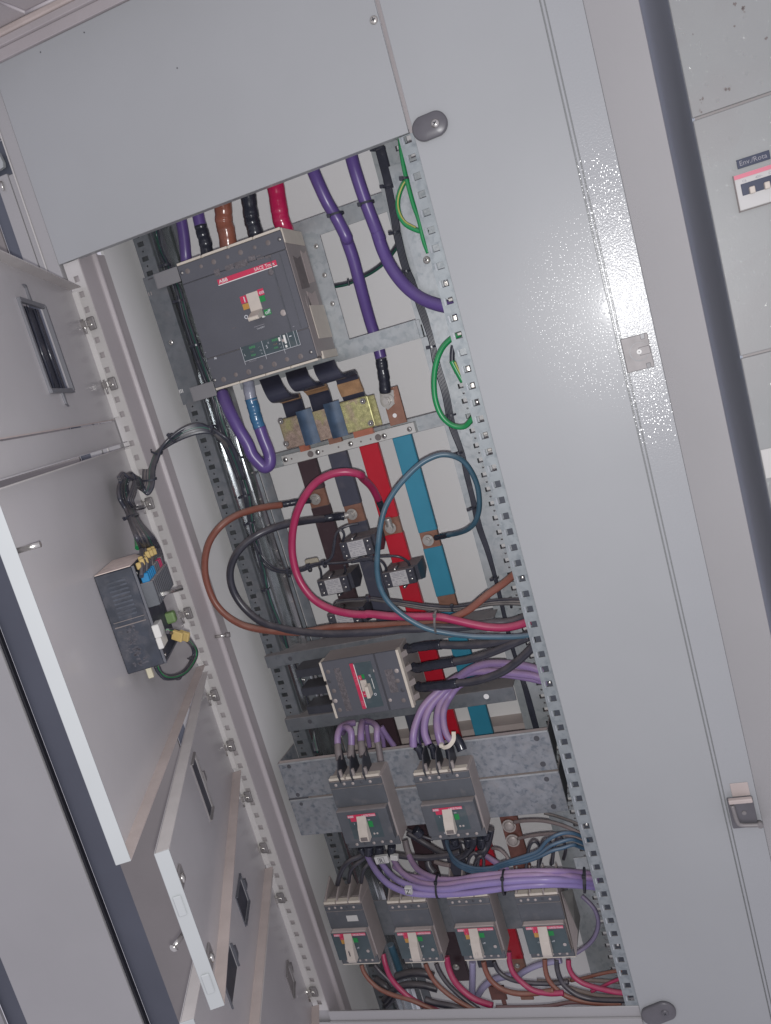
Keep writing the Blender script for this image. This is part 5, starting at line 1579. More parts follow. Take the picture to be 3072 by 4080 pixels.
# copper link with two white headed bolts at right
cn = thing('copper_link', at('e2', 600, 420, 0.10), 'brown copper bar with two pale bolts right of the middle breakers', 'copper link')
A = at('e2', 460, 265, 0.11); B2 = at('e2', 620, 250, 0.11); C2 = at('e2', 700, 600, 0.11)
MB().box((A.x + at('e2', 555, 640, 0.11).x) / 2, B2.x, 0.11, 0.116, C2.z - 0.03, A.z + 0.004, 0.0005).build('bar', mat('red_brown_copper', (0.155, 0.062, 0.048), 0.4, 0.25, var=0.3, vscale=60), cn)
for (x, y) in ((545, 330), (580, 468)):
    q = at('e2', x, y, 0.109)
    MB().cyl(q, q + Vector((0, -0.003, 0)), 0.0125, n=18).build('washer', M_CAPL, cn)
    MB().dome(q + Vector((0, -0.003, 0)), (0, -1, 0), 0.0100, 0.0040).build('bolt_head', M_CAPL, cn)
pb = thing('bracket', at('e2', 1230, 690, 0.06), 'small folded zinc bracket right of the bottom row, above the cable tie', 'bracket')
rpl('e2', (1150, 640), (1310, 745), 0.06, 0.002, M_GALV, 'plate', pb, 0.001)
# knobs
for (c, p0, p1, r0, lab) in (('c2', (1085, 835), (1160, 805), 0.0165, 'oval smoky grey turn washer with a screw, top right corner of the opening'), ('e4', (1455, 925), (1560, 885), 0.0175, 'oval smoky grey turn washer with a screw, bottom right corner of the opening')):
    a, b = at(c, *p0, -0.006), at(c, *p1, -0.006)
    t = thing('turn_washer', (a + b) / 2, lab, 'turn washer')
    pts = []
    u = (b - a).normalized(); L_ = (b - a).length
    w = Vector((-u.z, 0, u.x))
    for k in range(32):
        an = 2 * PI * k / 32
        base = (b if math.cos(an) > 0 else a)
        pts.append(base + u * r0 * math.cos(an) + w * r0 * math.sin(an))
    mb = MB()
    A_ = mb._v([p + Vector((0, 0.0008, 0)) for p in pts]); B_ = mb._v([p + Vector((0, -0.0035, 0)) for p in pts])
    cc = (a + b) / 2
    C_ = mb._v([cc + (p - cc) * 0.90 + Vector((0, -0.0052, 0)) for p in pts])
    D_ = mb._v([cc + (p - cc) * 0.3 + Vector((0, -0.0058, 0)) for p in pts])
    for k in range(32):
        k2 = (k + 1) % 32
        for X_, Y_ in ((A_, B_), (B_, C_), (C_, D_)):
            f = mb.bm.faces.new([X_[k], X_[k2], Y_[k2], Y_[k]]); f.smooth = True
    mb.bm.faces.new(D_); mb.bm.faces.new(A_)
    mb.build('washer', M_KNOB, t)
    screw(b + Vector((0, -0.005, 0)), 0.0062, M_STEEL if c == 'c2' else M_KNOB, t, cross=True, h=0.0038)
# latch strikes on the right frame
for (c, P_, lab, hasring) in (('h6', [(500, 565), (1110, 415), (1262, 1165), (680, 1310)], 'square zinc latch plate with a bright rivet on the right frame', True), ('e6', [(1305, 530), (1490, 490), (1535, 700), (1345, 740)], 'worn lock body with an arm, lower on the right frame', False)):
    yl_ = -0.0050
    Q_ = [at(c, x, y, yl_) for x, y in P_]
    x0 = (Q_[0].x + Q_[3].x) / 2; x1 = (Q_[1].x + Q_[2].x) / 2; z1 = (Q_[0].z + Q_[1].z) / 2; z0 = (Q_[2].z + Q_[3].z) / 2
    t = thing('frame_latch', (x0, 0, z0), lab, 'latch')
    if hasring:
        MB().box(x0, x1, -0.0085, -0.0045, z0, z1, 0.0008).build('plate', M_LATCH, t)
        MB().box(x1 - (x1 - x0) * 0.28, x1 - (x1 - x0) * 0.12, -0.0095, -0.008, z1 - (z1 - z0) * 0.15, z1, 0.0004).box(x1 - (x1 - x0) * 0.28, x1 - (x1 - x0) * 0.12, -0.0095, -0.008, z0, z0 + (z1 - z0) * 0.15, 0.0004).build('notch', M_KNOB, t)
        cq = at(c, 925, 840, -0.009)
        MB().cyl(cq + Vector((0, 0.002, 0)), cq + Vector((0, -0.0002, 0)), 0.0130, n=28).build('disc_edge', M_KNOB, t)
        MB().cyl(cq + Vector((0.0004, 0.002, 0.0004)), cq + Vector((0.0004, -0.0006, 0.0004)), 0.0118, n=28).build('disc', M_LATCH, t)
        MB().box(cq.x, x1 - 0.001, -0.0102, -0.008, cq.z - 0.0055, cq.z + 0.0055, 0.0006).build('tongue', M_LATCH, t)
        MB().dome(cq + Vector((0, -0.0015, 0)), (0, -1, 0), 0.0036, 0.0004, n=18).build('rivet', M_WHITE, t)
        MB().cyl(cq + Vector((0, -0.0016, 0)), cq + Vector((0, -0.0022, 0)), 0.0008, n=8).build('rivet_hole', M_INK, t)
    else:
        MB().box(x0, x1, -0.0150, -0.0045, z0, z1, 0.0018, 2).build('body', M_KNOB, t)
        a = at(c, 1385, 440, yl_)
        MB().box(x0 + (x1 - x0) * 0.25, x1 - 0.002, -0.0060, -0.0045, z1, z1 + 0.022, 0.0006).build('paper_strip', M_TAN, t)
        MB().box(x0 + 0.002, x1 - 0.001, -0.020, -0.012, z1 - 0.004, z1 + 0.003, 0.0015, 2).build('cross_piece', M_TAN, t)
        MB().tube(spline([(x0 + 0.006, -0.018, z1 - 0.006), (x0 + 0.008, -0.020, z0 + 0.016), (x0 + 0.014, -0.020, z0 + 0.009), (x1 + 0.001, -0.019, z0 + 0.006)]), 0.0032, 10).build('arm', M_LATCH, t)
        MB().cyl((x1 + 0.002, -0.022, z0 + 0.006), (x1 + 0.002, -0.012, z0 + 0.006), 0.0042, n=14).build('eye', M_LATCH, t)
        MB().cyl(((x0 + x1) / 2 + 0.002, -0.0165, z0 + 0.026), ((x0 + x1) / 2 + 0.002, -0.014, z0 + 0.026), 0.0032, n=14).build('rivet', M_LATCH, t)
# ================================================================== cables
G_IN = 'incoming cables above the main breaker'
cable('violet cable at far left above the main breaker', 'c5', [(310, -280, .13), (340, -140, .13), (362, 0, .13), (388, 150, .13), (402, 300, .13), (405, 380, .14)], 74, M_VIOLET, G_IN)
cable('violet cable ending in black shrink sleeve above the main breaker', 'c5', [(430, -280, .11), (455, -140, .11), (480, 0, .11), (500, 90, .11)], 80, M_VIOLET, G_IN,
      parts=[('shrink_sleeve', M_BLACKG, 'c5', [(498, 80, .11), (515, 140, .11), (532, 200, .11), (545, 290, .115)], 84, .12)])
cable('brown shrink sleeved cable above the main breaker', 'c5', [(610, -300, .11), (625, -200, .11), (640, -120, .11)], 112, M_BROWNC, G_IN,
      parts=[('shrink_sleeve', M_BROWNS, 'c5', [(640, -120, .11), (652, 0, .11), (655, 60, .11), (672, 130, .11), (690, 250, .115)], 116, .08)])
cable('black shrink sleeved cable above the main breaker', 'c5', [(780, -300, .11), (800, -200, .11), (815, -120, .11)], 96, M_BLACKC, G_IN,
      parts=[('shrink_sleeve', M_BLACKG, 'c5', [(815, -120, .11), (832, 0, .11), (840, 50, .11), (858, 110, .11), (880, 200, .115)], 104, .10)])
cable('crimson shrink sleeved cable above the main breaker', 'c5', [(950, -360, .11), (975, -260, .11), (1000, -160, .11)], 108, M_REDC, G_IN,
      parts=[('shrink_sleeve', M_REDS, 'c5', [(985, -220, .11), (1000, -160, .11), (1022, -20, .11), (1035, 50, .11), (1060, 110, .115), (1075, 170, .13)], 116, .05)])
cable('long violet cable dropping to the copper link through the window', 'c6', [('c2', 340, 1050, .10), ('c2', 395, 1180, .10), ('c2', 455, 1310, .105), ('c2', 520, 1420, .115), ('c2', 580, 1540, .12), (300, 170, .13), (345, 300, .14), (385, 450, .15), (425, 600, .165), (465, 740, .18), (505, 860, .185), (530, 960, .185)], 84, M_VIOLET,
      parts=[('shrink_sleeve', M_BLACKG, 'c6', [(530, 965, .185), (540, 1030, .185), (552, 1110, .187), (560, 1190, .190)], 80, .14)])
lugo = thing('cable_lug', at('c6', 570, 1245, 0.19), 'bolted lug on the bare copper link below the black taped cable end', 'cable lug')
MB().prism([at('c6', 520, 1190, .192), at('c6', 612, 1172, .192), at('c6', 620, 1265, .192), at('c6', 575, 1305, .192), at('c6', 530, 1265, .192)], (0, .003, 0)).build('tongue', M_BOLT, lugo)
bolt(at('c6', 572, 1245, .191), 0.0125, lugo)
cable('violet cable swinging behind the right rail near its top', 'c6', [('c2', 600, 970, .09), ('c2', 635, 1100, .09), ('c2', 690, 1270, .095), ('c2', 750, 1430, .10), ('c2', 800, 1560, .10), (505, 130, .10), (545, 250, .10), (605, 370, .095), (690, 480, .09), (790, 560, .085), (900, 605, .08), (1000, 625, .075), (1100, 640, .07)], 88, M_VIOLET)
tie('c2', (515, 1390), 0.112, (42, -14), label='dark tie holding the left violet cable to the window frame')
tie('c2', (712, 1318), 0.096, (42, -14), label='dark tie holding the right violet cable to the window frame')
cable('violet cable looping down below the main breaker, ending in a blue sleeve', 'c5', [(640, 1190, .13), (690, 1310, .115), (745, 1420, .11), (810, 1530, .11), ('d3', 635, 130, .11), ('d3', 690, 195, .112), ('d3', 735, 232, .114), ('d3', 775, 212, .116), ('d3', 783, 155, .118), ('d3', 765, 85, .12), ('d3', 731, 0, .12), (890, 1420, .12)], 82, M_VIOLET,
      parts=[('blue_sleeve', M_BLUES, 'c5', [(890, 1425, .12), (868, 1360, .12), (850, 1290, .12), (832, 1230, .12)], 82, .10), ('pale_sleeve', M_PALES, 'c5', [(838, 1250, .12), (825, 1190, .12), (815, 1120, .125)], 78, .08)])

# green and yellow earth wires
cable('green earth cable looping out from behind the right rail', 'c6', [(1060, 800, .05), (1000, 830, .05), (940, 890, .05), (900, 980, .05), (882, 1100, .05), (890, 1230, .05), (930, 1340, .05), (1000, 1405, .05), (1080, 1415, .05), (1130, 1370, .045), (1180, 1300, .04)], 40, M_GREENC, name='earth_cable')
cable('yellow green earth cable curving at the top right of the opening', 'c2', [(985, 1150, .045), (945, 1200, .045), (915, 1290, .045), (920, 1380, .045), (960, 1450, .045), (1030, 1490, .045), (1110, 1510, .045)], 34, M_GREENC, name='earth_cable',
      parts=[('yellow_stripe', M_GY, 'c2', [(985, 1150, .0415), (945, 1200, .0415), (915, 1290, .0415), (922, 1370, .0415), (960, 1435, .0415), (1030, 1475, .0415)], 12, 0)])
cable('straight green earth cable crossing behind the top of the right rail', 'c2', [(925, 880, .04), (935, 980, .04), (955, 1100, .04), (985, 1220, .04), (1015, 1330, .04), (1050, 1430, .04), (1080, 1560, .04), (1110, 1640, .04)], 30, M_GREENC, name='earth_cable')
tie('c2', (960, 1157), 0.042, (22, -4), label='black tie joining the two earth cables at the top right')
cable('short earth wire with black sleeve behind the right rail', 'c6', [(1000, 980, .03), (1030, 1040, .03), (1075, 1120, .03)], 40, M_GREENC, name='earth_cable',
      parts=[('yellow_stripe', M_GY, 'c6', [(1020, 985, .025), (1045, 1040, .025), (1080, 1100, .025)], 14, 0), ('sleeve', M_WIRE, 'c6', [(1010, 880, .03), (1003, 930, .03), (1002, 985, .03)], 36, 0)])
cable('dark green wire bundle crossing behind the plate window', 'c6', [(200, 490, .20), (300, 470, .20), (380, 435, .20), (470, 390, .20), (550, 330, .19), (610, 260, .18), (650, 190, .17), (655, 100, .165)], 26, M_GREENW, name='wire_bundle',
      parts=[('wire', M_WIRE, 'c6', [(200, 480, .195), (300, 460, .195), (380, 425, .195), (470, 378, .195), (545, 320, .185), (600, 255, .175), (640, 185, .165), (645, 100, .16)], 16, 0), ('wire', M_WIRE, 'c6', [(310, 435, .19), (318, 480, .19)], 14, 0)])

# wires in the two vertical troughs
def bundle(label, paths, m, name='wire_bundle', parent=None, n=8):
    root = thing(name, at(*paths[0][0][0]), label, 'wire bundle')
    for (pts, r, *mm) in paths:
        MB().tube(spline([at(*p) for p in pts], 8), r, n).build('wire', mm[0] if mm else m, root)
    return root
paths = []
for k in range(7):
    o = (k - 3) * 9
    oy = random.uniform(-.006, .006)
    paths.append(([('c5', 100 + 0.45 * o + (95 if k > 2 else 40), 90, .135), ('c5', 235 + .5 * o, 260, .135 + oy), ('c5', 340 + .6 * o, 480, .132 + oy), ('c5', 400 + .7 * o, 700, .132 + oy), ('c5', 460 + .8 * o, 880, .132 + oy), ('c5', 520 + .8 * o, 1050, .130 + oy), ('c5', 590 + .6 * o, 1230, .128), ('c5', 620 + .7 * o, 1340, .128), ('c5', 650 + o, 1450, .13), ('d3', 440 + o, 40, .13 + oy), ('d3', 510 + o, 160, .13), ('d3', 545 + o, 300, .13 + oy), ('d3', 590 + o, 460, .13), ('d3', 625 + .7 * o, 680, .13), ('d3', 668 + .6 * o, 860, .13 + oy), ('d3', 720 + .5 * o, 1060, .13), ('d3', 755 + .4 * o, 1240, .13), ('d3', 800 + .4 * o, 1390, .13), ('d3', 860 + .4 * o, 1530, .13), ('d5', 262 + .5 * o, 250, .13), ('d5', 310 + .5 * o, 420, .14), ('d5', 400 + .5 * o, 640, .145), ('d5', 460 + .5 * o, 840, .145), ('d5', 500 + .6 * o, 1050, .14), ('d5', 545 + .6 * o, 1250, .12)], 0.0020 + 0.0004 * (k % 2), M_GREENW if k in (5,) else M_WIRE))
vb = bundle('long bundle of thin black wires tied down the left trough', paths, M_WIRE)
for (c, x, y, w) in (('c5', 268, 345, 26), ('c5', 358, 582, 26), ('c5', 470, 875, 22), ('c5', 600, 1200, 30), ('d3', 520, 158, 34), ('d3', 575, 468, 34), ('d3', 620, 692, 30), ('d3', 755, 1240, 20)):
    tie(c, (x, y), 0.128, (w, -w * 0.25), parent=vb, r=0.007)
paths = []
for k in range(5):
    o = (k - 2) * 9
    paths.append(([('c2', 800 + o, 940, .14), ('c2', 850 + o, 1200, .14), ('c2', 890 + o, 1400, .14), ('c6', 640 + o, 150, .14), ('c6', 690 + o, 350, .14), ('c6', 745 + o, 480, .14), ('c6', 800 + o, 640, .14), ('c6', 870 + o, 840, .14), ('c6', 900 + o, 1000, .14), ('c6', 960 + o, 1200, .14), ('c6', 1000 + o, 1400, .14), ('d4', 920 + .8 * o, 120, .14), ('d4', 960 + .8 * o, 300, .14), ('d4', 1010 + .8 * o, 500, .14), ('d4', 1060 + o, 720, .14), ('d4', 1130 + .8 * o, 920, .14), ('d4', 1190 + .5 * o, 1130, .14), ('d4', 1230 + .5 * o, 1290, .14), ('d6', 900 + .5 * o, 300, .14), ('d6', 960 + .5 * o, 500, .14), ('d6', 1030 + .8 * o, 720, .14), ('d6', 1080 + o, 900, .14), ('d6', 1130 + o, 1080, .14)], 0.0023))
vb2 = bundle('long bundle of thin black wires tied down the right trough', paths, M_WIRE)
for (c, x, y, w) in (('c2', 790, 965, 44), ('c2', 850, 1205, 40), ('c6', 625, 128, 30), ('c6', 702, 385, 22), ('c6', 868, 885, 24), ('c6', 995, 1338, 34), ('d4', 890, 112, 30), ('d4', 1000, 572, 26), ('d4', 1190, 1150, 26)):
    tie(c, (x, y), 0.136, (w, -w * 0.2), parent=vb2, r=0.007)
MB().box(at('c2', 760, 960, .135).x, at('c2', 830, 960, .135).x, 0.135, 0.142, at('c2', 850, 1225, .135).z, at('c2', 790, 960, .135).z, 0.002).build('wrap', M_WIRE, vb2)

# bundle arching from the left trough to the meter
paths = []
for k in range(12):
    o = (k - 5.5) * 6.0
    dy = 0.004 * math.sin(k * 2.1)
    mm = M_GREENW if k == 7 else (M_WIREG if k in (2, 5) else M_WIRE)
    paths.append(([('d3', 545 + .8 * o, 330, .12), ('c5', 690 + o * .8, 1560, .105), ('c5', 640 + o * .8, 1490, .095 + dy), ('c5', 560 - o * .2, 1440 - o * .5, .085), ('c5', 470, 1430 - o * .9, .072), ('c5', 350 + .3 * o, 1475 - o, .056), ('c5', 235 + .6 * o, 1560 - o * .7, .040), ('c5', 175 + o, 1640, .020), ('f3', 650 + 2.0 * o, 60, .004), ('f3', 640 + 2 * o, 190, -.012), ('f3', 635 + 1.6 * o, 280 + o, -.022), ('f3', 590 + o, 360 + o, -.03), ('f3', 535 + o, 300, -.032), ('f3', 490 + o, 200, ('n', .024)), ('f3', 430 + o, 150 + o, ('n', .022)), ('f3', 350 + 1.2 * o, 165 + abs(o), ('n', .020)), ('f3', 300 + 1.5 * o, 280, ('n', .018)), ('f3', 320 + 2 * o, 450, ('n', .018)), ('f3', 400 + 1.6 * o, 620, ('n', .022)), ('f3', 470 + 2.0 * o, 780, ('n', .035)), ('f3', 580 + 3.2 * o, 960, ('n', .055)), ('f3', 660 + 3.6 * o, 1120, ('n', n1)), ('f3', 690 + 4.2 * o, 1300, ('n', n1 + .008)), ('f3', 690 + 4.4 * o, 1440 - 1.5 * o, ('n', n1 + .008))], 0.0030, mm))
mbn = bundle('curled black and grey wire bundle running from the trough to the meter', paths, M_WIRE)
for (c, x, y, w, h, d) in (('c5', 590, 1435, 6, 26, .088), ('c5', 320, 1490, 20, 24, .052), ('c5', 205, 1580, 32, 14, .034), ('f3', 640, 200, 90, -6, -.012), ('f3', 480, 585, 100, -8, ('n', .022)), ('f3', 420, 690, 70, -18, ('n', .028))):
    tie(c, (x, y), d, (w, h), parent=mbn, r=0.010)
# extra loop of the bundle in front of the clip
paths = []
for k in range(5):
    o = (k - 2) * 14
    paths.append(([('f3', 250 + o * .4, 210 + o, ('n', .025)), ('f3', 300 + o * .3, 130 + o * .5, ('n', .028)), ('f3', 380 + o * .5, 160 - o * .3, ('n', .032)), ('f3', 450 - o * .2, 230, ('n', .034)), ('f3', 430 - o, 380, ('n', .034)), ('f3', 400 - o, 480, ('n', .032)), ('f3', 440 - .5 * o, 560, ('n', .030))], 0.0024, M_WIREG if k % 2 else M_WIRE))
bundle('small curl of grey wires at the top of the bundle by the meter', paths, M_WIRE)
cable('thin green wire stub above the dusty meter case', 'f3', [(490, 950, ('n', .03)), (500, 1020, ('n', .03)), (505, 1110, ('n', .03))], 26, M_GREENC, name='earth_cable', cat='wire')
# loop under the meter
paths = []
for k, mm in enumerate((M_WIRE, M_WIREG, M_GREENC, M_WIRE)):
    o = (k - 1.5) * 14
    paths.append(([('f4', 890, 880 - o * .7, ('n', n1 + .014)), ('f4', 1010 + o * .3, 900 - o, ('n', n1 + .014)), ('f4', 1120 + o, 960 - o * .6, ('n', n1 + .010)), ('f4', 1215 + o, 1060, ('n', n1 - .005)), ('f4', 1260 + o, 1170, ('n', n1 * .8)), ('f4', 1225 + o, 1280 + o * .3, ('n', n1 * .7)), ('f4', 1130 + o * .8, 1410 + o * .6, ('n', n1 * .6)), ('f4', 1000, 1485 + o, ('n', n1 * .5)), ('f4', 870 - o * .6, 1490 + o, ('n', n1 * .45)), ('f4', 790 - o, 1430, ('n', n1 * .4)), ('f4', 750 - o, 1350, ('n', n1 * .4))], 0.0024, mm))
lb_ = bundle('wire loop with yellow markers hanging from the white meter connector', paths, M_WIRE)
tie('f4', (1230, 1240), ('n', n1 * .72), (34, 8), parent=lb_, r=.006)
tie('f4', (1040, 1480), ('n', n1 * .5), (10, 34), parent=lb_, r=.006)
for (x, y, r_) in ((1025, 945, .35), (1110, 945, .6)):
    q = at('f4', x, y, ('n', n1 + .02))
    mb = MB(); mb.M = Matrix.Translation(q) @ Matrix.Rotation(0.5, 4, 'Y')
    mb.box(-.0075, .0075, -.003, .003, -.0065, .0065, .001)
    mb.build('wire_marker', M_YEL, lb_)

# the four looping cables at the busbars
cable('brown cable making the widest loop left of the busbars', 'd3', [(880, 545, .150), (760, 560, .13), (640, 585, .11), (500, 635, .085), (380, 715, .065), (290, 830, .055), (248, 960, .050), (243, 1100, .048), (270, 1230, .048), (330, 1360, .048), (420, 1460, .048), (540, 1535, .048), (680, 1575, .05), (850, 1595, .05), (1050, 1600, .052), ('d5', 700, 205, .055), ('d5', 950, 195, .06), ('d5', 1200, 185, .06), ('d6', 100, 185, .055), ('d6', 300, 165, .05), ('d6', 420, 130, .045), ('d6', 560, 60, .045), ('d4', 1130, 1290, .045), ('d4', 1270, 1190, .045), ('d4', 1400, 1080, .04), ('d4', 1480, 1020, .035)], 58, M_BROWNC,
      parts=[('shrink_sleeve', M_BLACKG, 'd3', [(890, 543, .150), (960, 530, .155), (1040, 515, .165), (1110, 510, .185)], 52, .10), ('lug', M_BOLT, 'd3', [(1095, 515, .19), (1150, 502, .1935)], 44, 0)])
cable('black cable looping left inside the brown loop', 'd3', [(1230, 660, .17), (1120, 672, .15), (980, 695, .12), (850, 725, .10), (700, 785, .08), (580, 865, .068), (500, 960, .06), (455, 1080, .056), (460, 1200, .055), (510, 1320, .055), (600, 1430, .055), (720, 1520, .053), (880, 1570, .05), (1060, 1600, .045), (1250, 1615, .04), (1450, 1612, .04), ('d5', 1050, 245, .04), ('d5', 1250, 225, .04), ('d6', 130, 220, .04), ('d6', 300, 205, .042), ('d6', 500, 205, .045), ('d6', 760, 170, .045), ('d6', 900, 160, .045), ('d6', 1060, 110, .04)], 62, M_BLACKC,
      parts=[('shrink_sleeve', M_BLACKG, 'd3', [(1215, 662, .17), (1290, 650, .175), (1350, 642, .185), (1395, 640, .19)], 66, .10), ('lug', M_BOLT, 'd3', [(1385, 640, .191), (1440, 625, .1935)], 54, 0)])
cable('crimson cable in a tall oval loop over the busbars', 'd3', [('d4', 225, 500, .165), ('d4', 170, 400, .14), ('d4', 90, 320, .105), (1540, 300, .082), (1480, 280, .072), (1390, 272, .065), (1280, 295, .06), (1170, 355, .056), (1080, 460, .052), (1010, 600, .05), (975, 740, .05), (965, 880, .05), (975, 1000, .048), (1010, 1130, .046), (1070, 1240, .044), (1160, 1340, .042), (1290, 1410, .040), (1430, 1445, .038), (1560, 1455, .036), ('d4', 150, 1450, .036), ('d4', 330, 1468, .036), ('d4', 520, 1472, .036), ('d4', 720, 1475, .036), ('d4', 850, 1500, .036), ('d4', 1000, 1535, .036), ('d4', 1150, 1560, .036), ('d4', 1300, 1560, .036), ('d4', 1440, 1525, .034), ('d4', 1560, 1480, .030)], 64, M_REDC,
      parts=[('shrink_sleeve', M_BLACKG, 'd4', [(222, 495, .165), (245, 550, .175), (268, 610, .188)], 58, .12), ('lug', M_BOLT, 'd4', [(300, 655, .191), (325, 735, .194)], 60, 0)])
cable('steel blue cable in an oval loop in front of the blue busbar', 'd4', [(800, 795, .17), (880, 780, .15), (960, 750, .12), (1025, 690, .10), (1058, 590, .09), (1060, 480, .085), (1040, 370, .08), (990, 260, .075), (920, 175, .07), (830, 135, .062), (740, 130, .058), (650, 160, .053), (560, 215, .048), (460, 310, .042), (360, 430, .036), (285, 560, .03), (245, 700, .024), (225, 850, .020), (213, 1000, .018), (215, 1110, .018), (240, 1230, .018), (300, 1340, .018), (400, 1440, .018), (520, 1520, .018), (640, 1575, .02), (800, 1610, .024), (1000, 1635, .026), (1200, 1640, .028), (1400, 1635, .028), (1560, 1610, .026)], 48, M_TEAL,
      parts=[('shrink_sleeve', M_BLACKG, 'd4', [(815, 793, .168), (760, 805, .18), (700, 818, .19)], 50, .12)])
tie('d4', (710, 1520), 0.032, (8, 88), m=M_WIREG, label='grey tie gathering the crimson, brown and blue cables', r=0.016)
# thin twin wires from the transformers
paths = [([('d3', 650, 880, .13), ('d3', 690, 960, .13), ('d3', 740, 1040, .13), ('d3', 820, 1090, .13), ('d3', 930, 1105, .13), ('d3', 1050, 1090, .13), ('d3', 1120, 1060, .13), ('d3', 1220, 1035, .135), ('d3', 1400, 1022, .14), ('d3', 1550, 1000, .14), ('d3', 1660, 985, .14)], .0026),
         ([('d3', 660, 860, .128), ('d3', 705, 950, .128), ('d3', 760, 1020, .128), ('d3', 830, 1070, .128), ('d3', 930, 1088, .128), ('d3', 1050, 1075, .128), ('d3', 1130, 1040, .128), ('d3', 1250, 1015, .13), ('d3', 1300, 960, .13), ('d3', 1318, 860, .13), ('d3', 1340, 770, .135), ('d3', 1420, 720, .14), ('d3', 1520, 700, .15)], .0026),
         ([('d3', 1240, 1030, .132), ('d3', 1295, 980, .13), ('d3', 1310, 880, .13), ('d3', 1335, 780, .13), ('d3', 1375, 755, .132), ('d3', 1400, 800, .135), ('d3', 1385, 850, .145)], .0022),
         ([('d3', 1190, 1060, .132), ('d3', 1205, 1100, .14), ('d3', 1210, 1150, .15)], .0022),
         ([('d3', 1400, 1045, .14), ('d3', 1410, 1090, .15), ('d3', 1395, 1120, .16)], .0022),
         ([('d4', 0, 1015, .14), ('d4', 130, 985, .14), ('d4', 280, 972, .14), ('d4', 390, 975, .142), ('d4', 460, 1010, .148), ('d4', 485, 1050, .158)], .0024),
         ([('d4', 0, 1022, .14), ('d4', 150, 1000, .14), ('d4', 240, 1010, .142), ('d4', 280, 1050, .148), ('d4', 290, 1090, .155)], .0024)]
cw = bundle('thin twin black wires linking the upper three current transformers', paths, M_WIRE)
for (c, x, y, w, h) in (('d3', 940, 1105, 6, 34), ('d3', 1110, 1065, 10, 30), ('d4', 178, 985, 3, 22), ('d3', 1235, 1035, 8, 26)):
    tie(c, (x, y), .128, (w, h), parent=cw, r=.006)
q = at('d3', 1135, 1030, .136)
MB().box(q.x - .014, q.x + .013, .135, .139, q.z - .008, q.z + .009, .003).build('adhesive_base', mat('yellowed_base', (0.42, 0.38, 0.30), 0.5), cw)
paths = []
for k in range(3):
    o = k * 16 - 14
    paths.append(([('d3', 1310, 1400 - k * 6, .15), ('d3', 1330, 1360 + o * .4, .14), ('d3', 1400, 1340 + o * .3, .13), ('d3', 1560, 1330 + o * .4, .12), ('d4', 150, 1322 + o * .4, .115), ('d4', 320, 1345 + o * .6, .11), ('d4', 480, 1370 + o, .10), ('d4', 650, 1395 + o, .095), ('d4', 830, 1405 + o, .09), ('d4', 1000, 1385 + o, .085), ('d4', 1150, 1355 + o, .08), ('d4', 1320, 1345 + o * 1.2, .07), ('d4', 1480, 1350 + o * 1.4, .06)], .0025, M_WIREG if k else M_WIRE))
cw2 = bundle('dusty thin wires running right from the lowest current transformer', paths, M_WIREG)
for (c, x, y, h) in (('d4', 143, 1325, 22), ('d4', 1325, 1355, 40), ('d4', 840, 1400, 24)):
    tie(c, (x, y), .09, (4, h), parent=cw2, r=.005)

# three black cables of the sideways breaker
def blk(label, a, ends):
    cable(label, 'd6', ends, 72, M_BLACKC, 'black cables of the sideways breaker', parts=[('shrink_sleeve', M_BLACKG, 'd6', a, 84, .08)])
blk('upper black cable of the sideways breaker', [(40, 375, .085), (70, 385, .08), (130, 370, .07), (240, 355, .065), (330, 350, .06)], [(320, 352, .06), (450, 358, .055), (600, 355, .05), (750, 340, .045), (900, 310, .04), (1010, 285, .035), (1100, 260, .03)])
blk('middle black cable of the sideways breaker', [(95, 535, .085), (130, 545, .08), (220, 530, .07), (330, 510, .06), (440, 492, .055)], [(430, 495, .055), (550, 475, .05), (680, 440, .045), (800, 395, .04), (920, 345, .035), (1060, 285, .03)])
blk('lower black cable of the sideways breaker', [(130, 690, .085), (165, 705, .08), (260, 695, .07), (370, 685, .06), (465, 668, .055)], [(455, 670, .055), (580, 660, .05), (700, 630, .045), (830, 580, .04), (950, 500, .035), (1050, 410, .03), (1130, 320, .025)])
cable('dusty grey cable leaving right between the crimson and black cables', 'd6', [(300, 180, .06), (500, 175, .06), (700, 178, .06), (880, 155, .06), (1000, 115, .055), (1080, 80, .05)], 40, M_BLACKC)

# lilac cables
G_L1 = 'lilac cables with grey sleeves above the left middle breaker'
def lil(label, pts, w, grp, c='d5', parts=(), m=M_LILAC, **k):
    return cable(label, c, pts, w, m, grp, parts=parts, **k)
SLV = mat('dusty_grey_sleeve', (0.135, 0.115, 0.12), 0.55, var=0.1, vscale=60, dust=0.5)
lil('leftmost lilac cable arching above the left middle breaker', [(860, 1000, .10), (800, 1010, .09), (745, 1040, .07), (720, 1110, .055), (720, 1190, .045)], 56, G_L1, parts=[('grey_sleeve', SLV, 'd5', [(720, 1185, .045), (725, 1240, .035), (735, 1310, .028)], 62, .05)])
lil('second lilac cable arching above the left middle breaker', [(760, 1080, .09), (772, 1045, .075), (800, 1040, .06), (830, 1080, .05), (835, 1190, .04)], 56, G_L1, parts=[('grey_sleeve', SLV, 'd5', [(832, 1185, .04), (830, 1230, .035), (828, 1290, .025)], 62, .05)])
lil('third lilac cable above the left middle breaker', [(925, 990, .09), (915, 1040, .07), (912, 1100, .055), (915, 1165, .045)], 58, G_L1, parts=[('grey_sleeve', SLV, 'd5', [(915, 1160, .045), (922, 1220, .035), (928, 1280, .025)], 66, .05)])
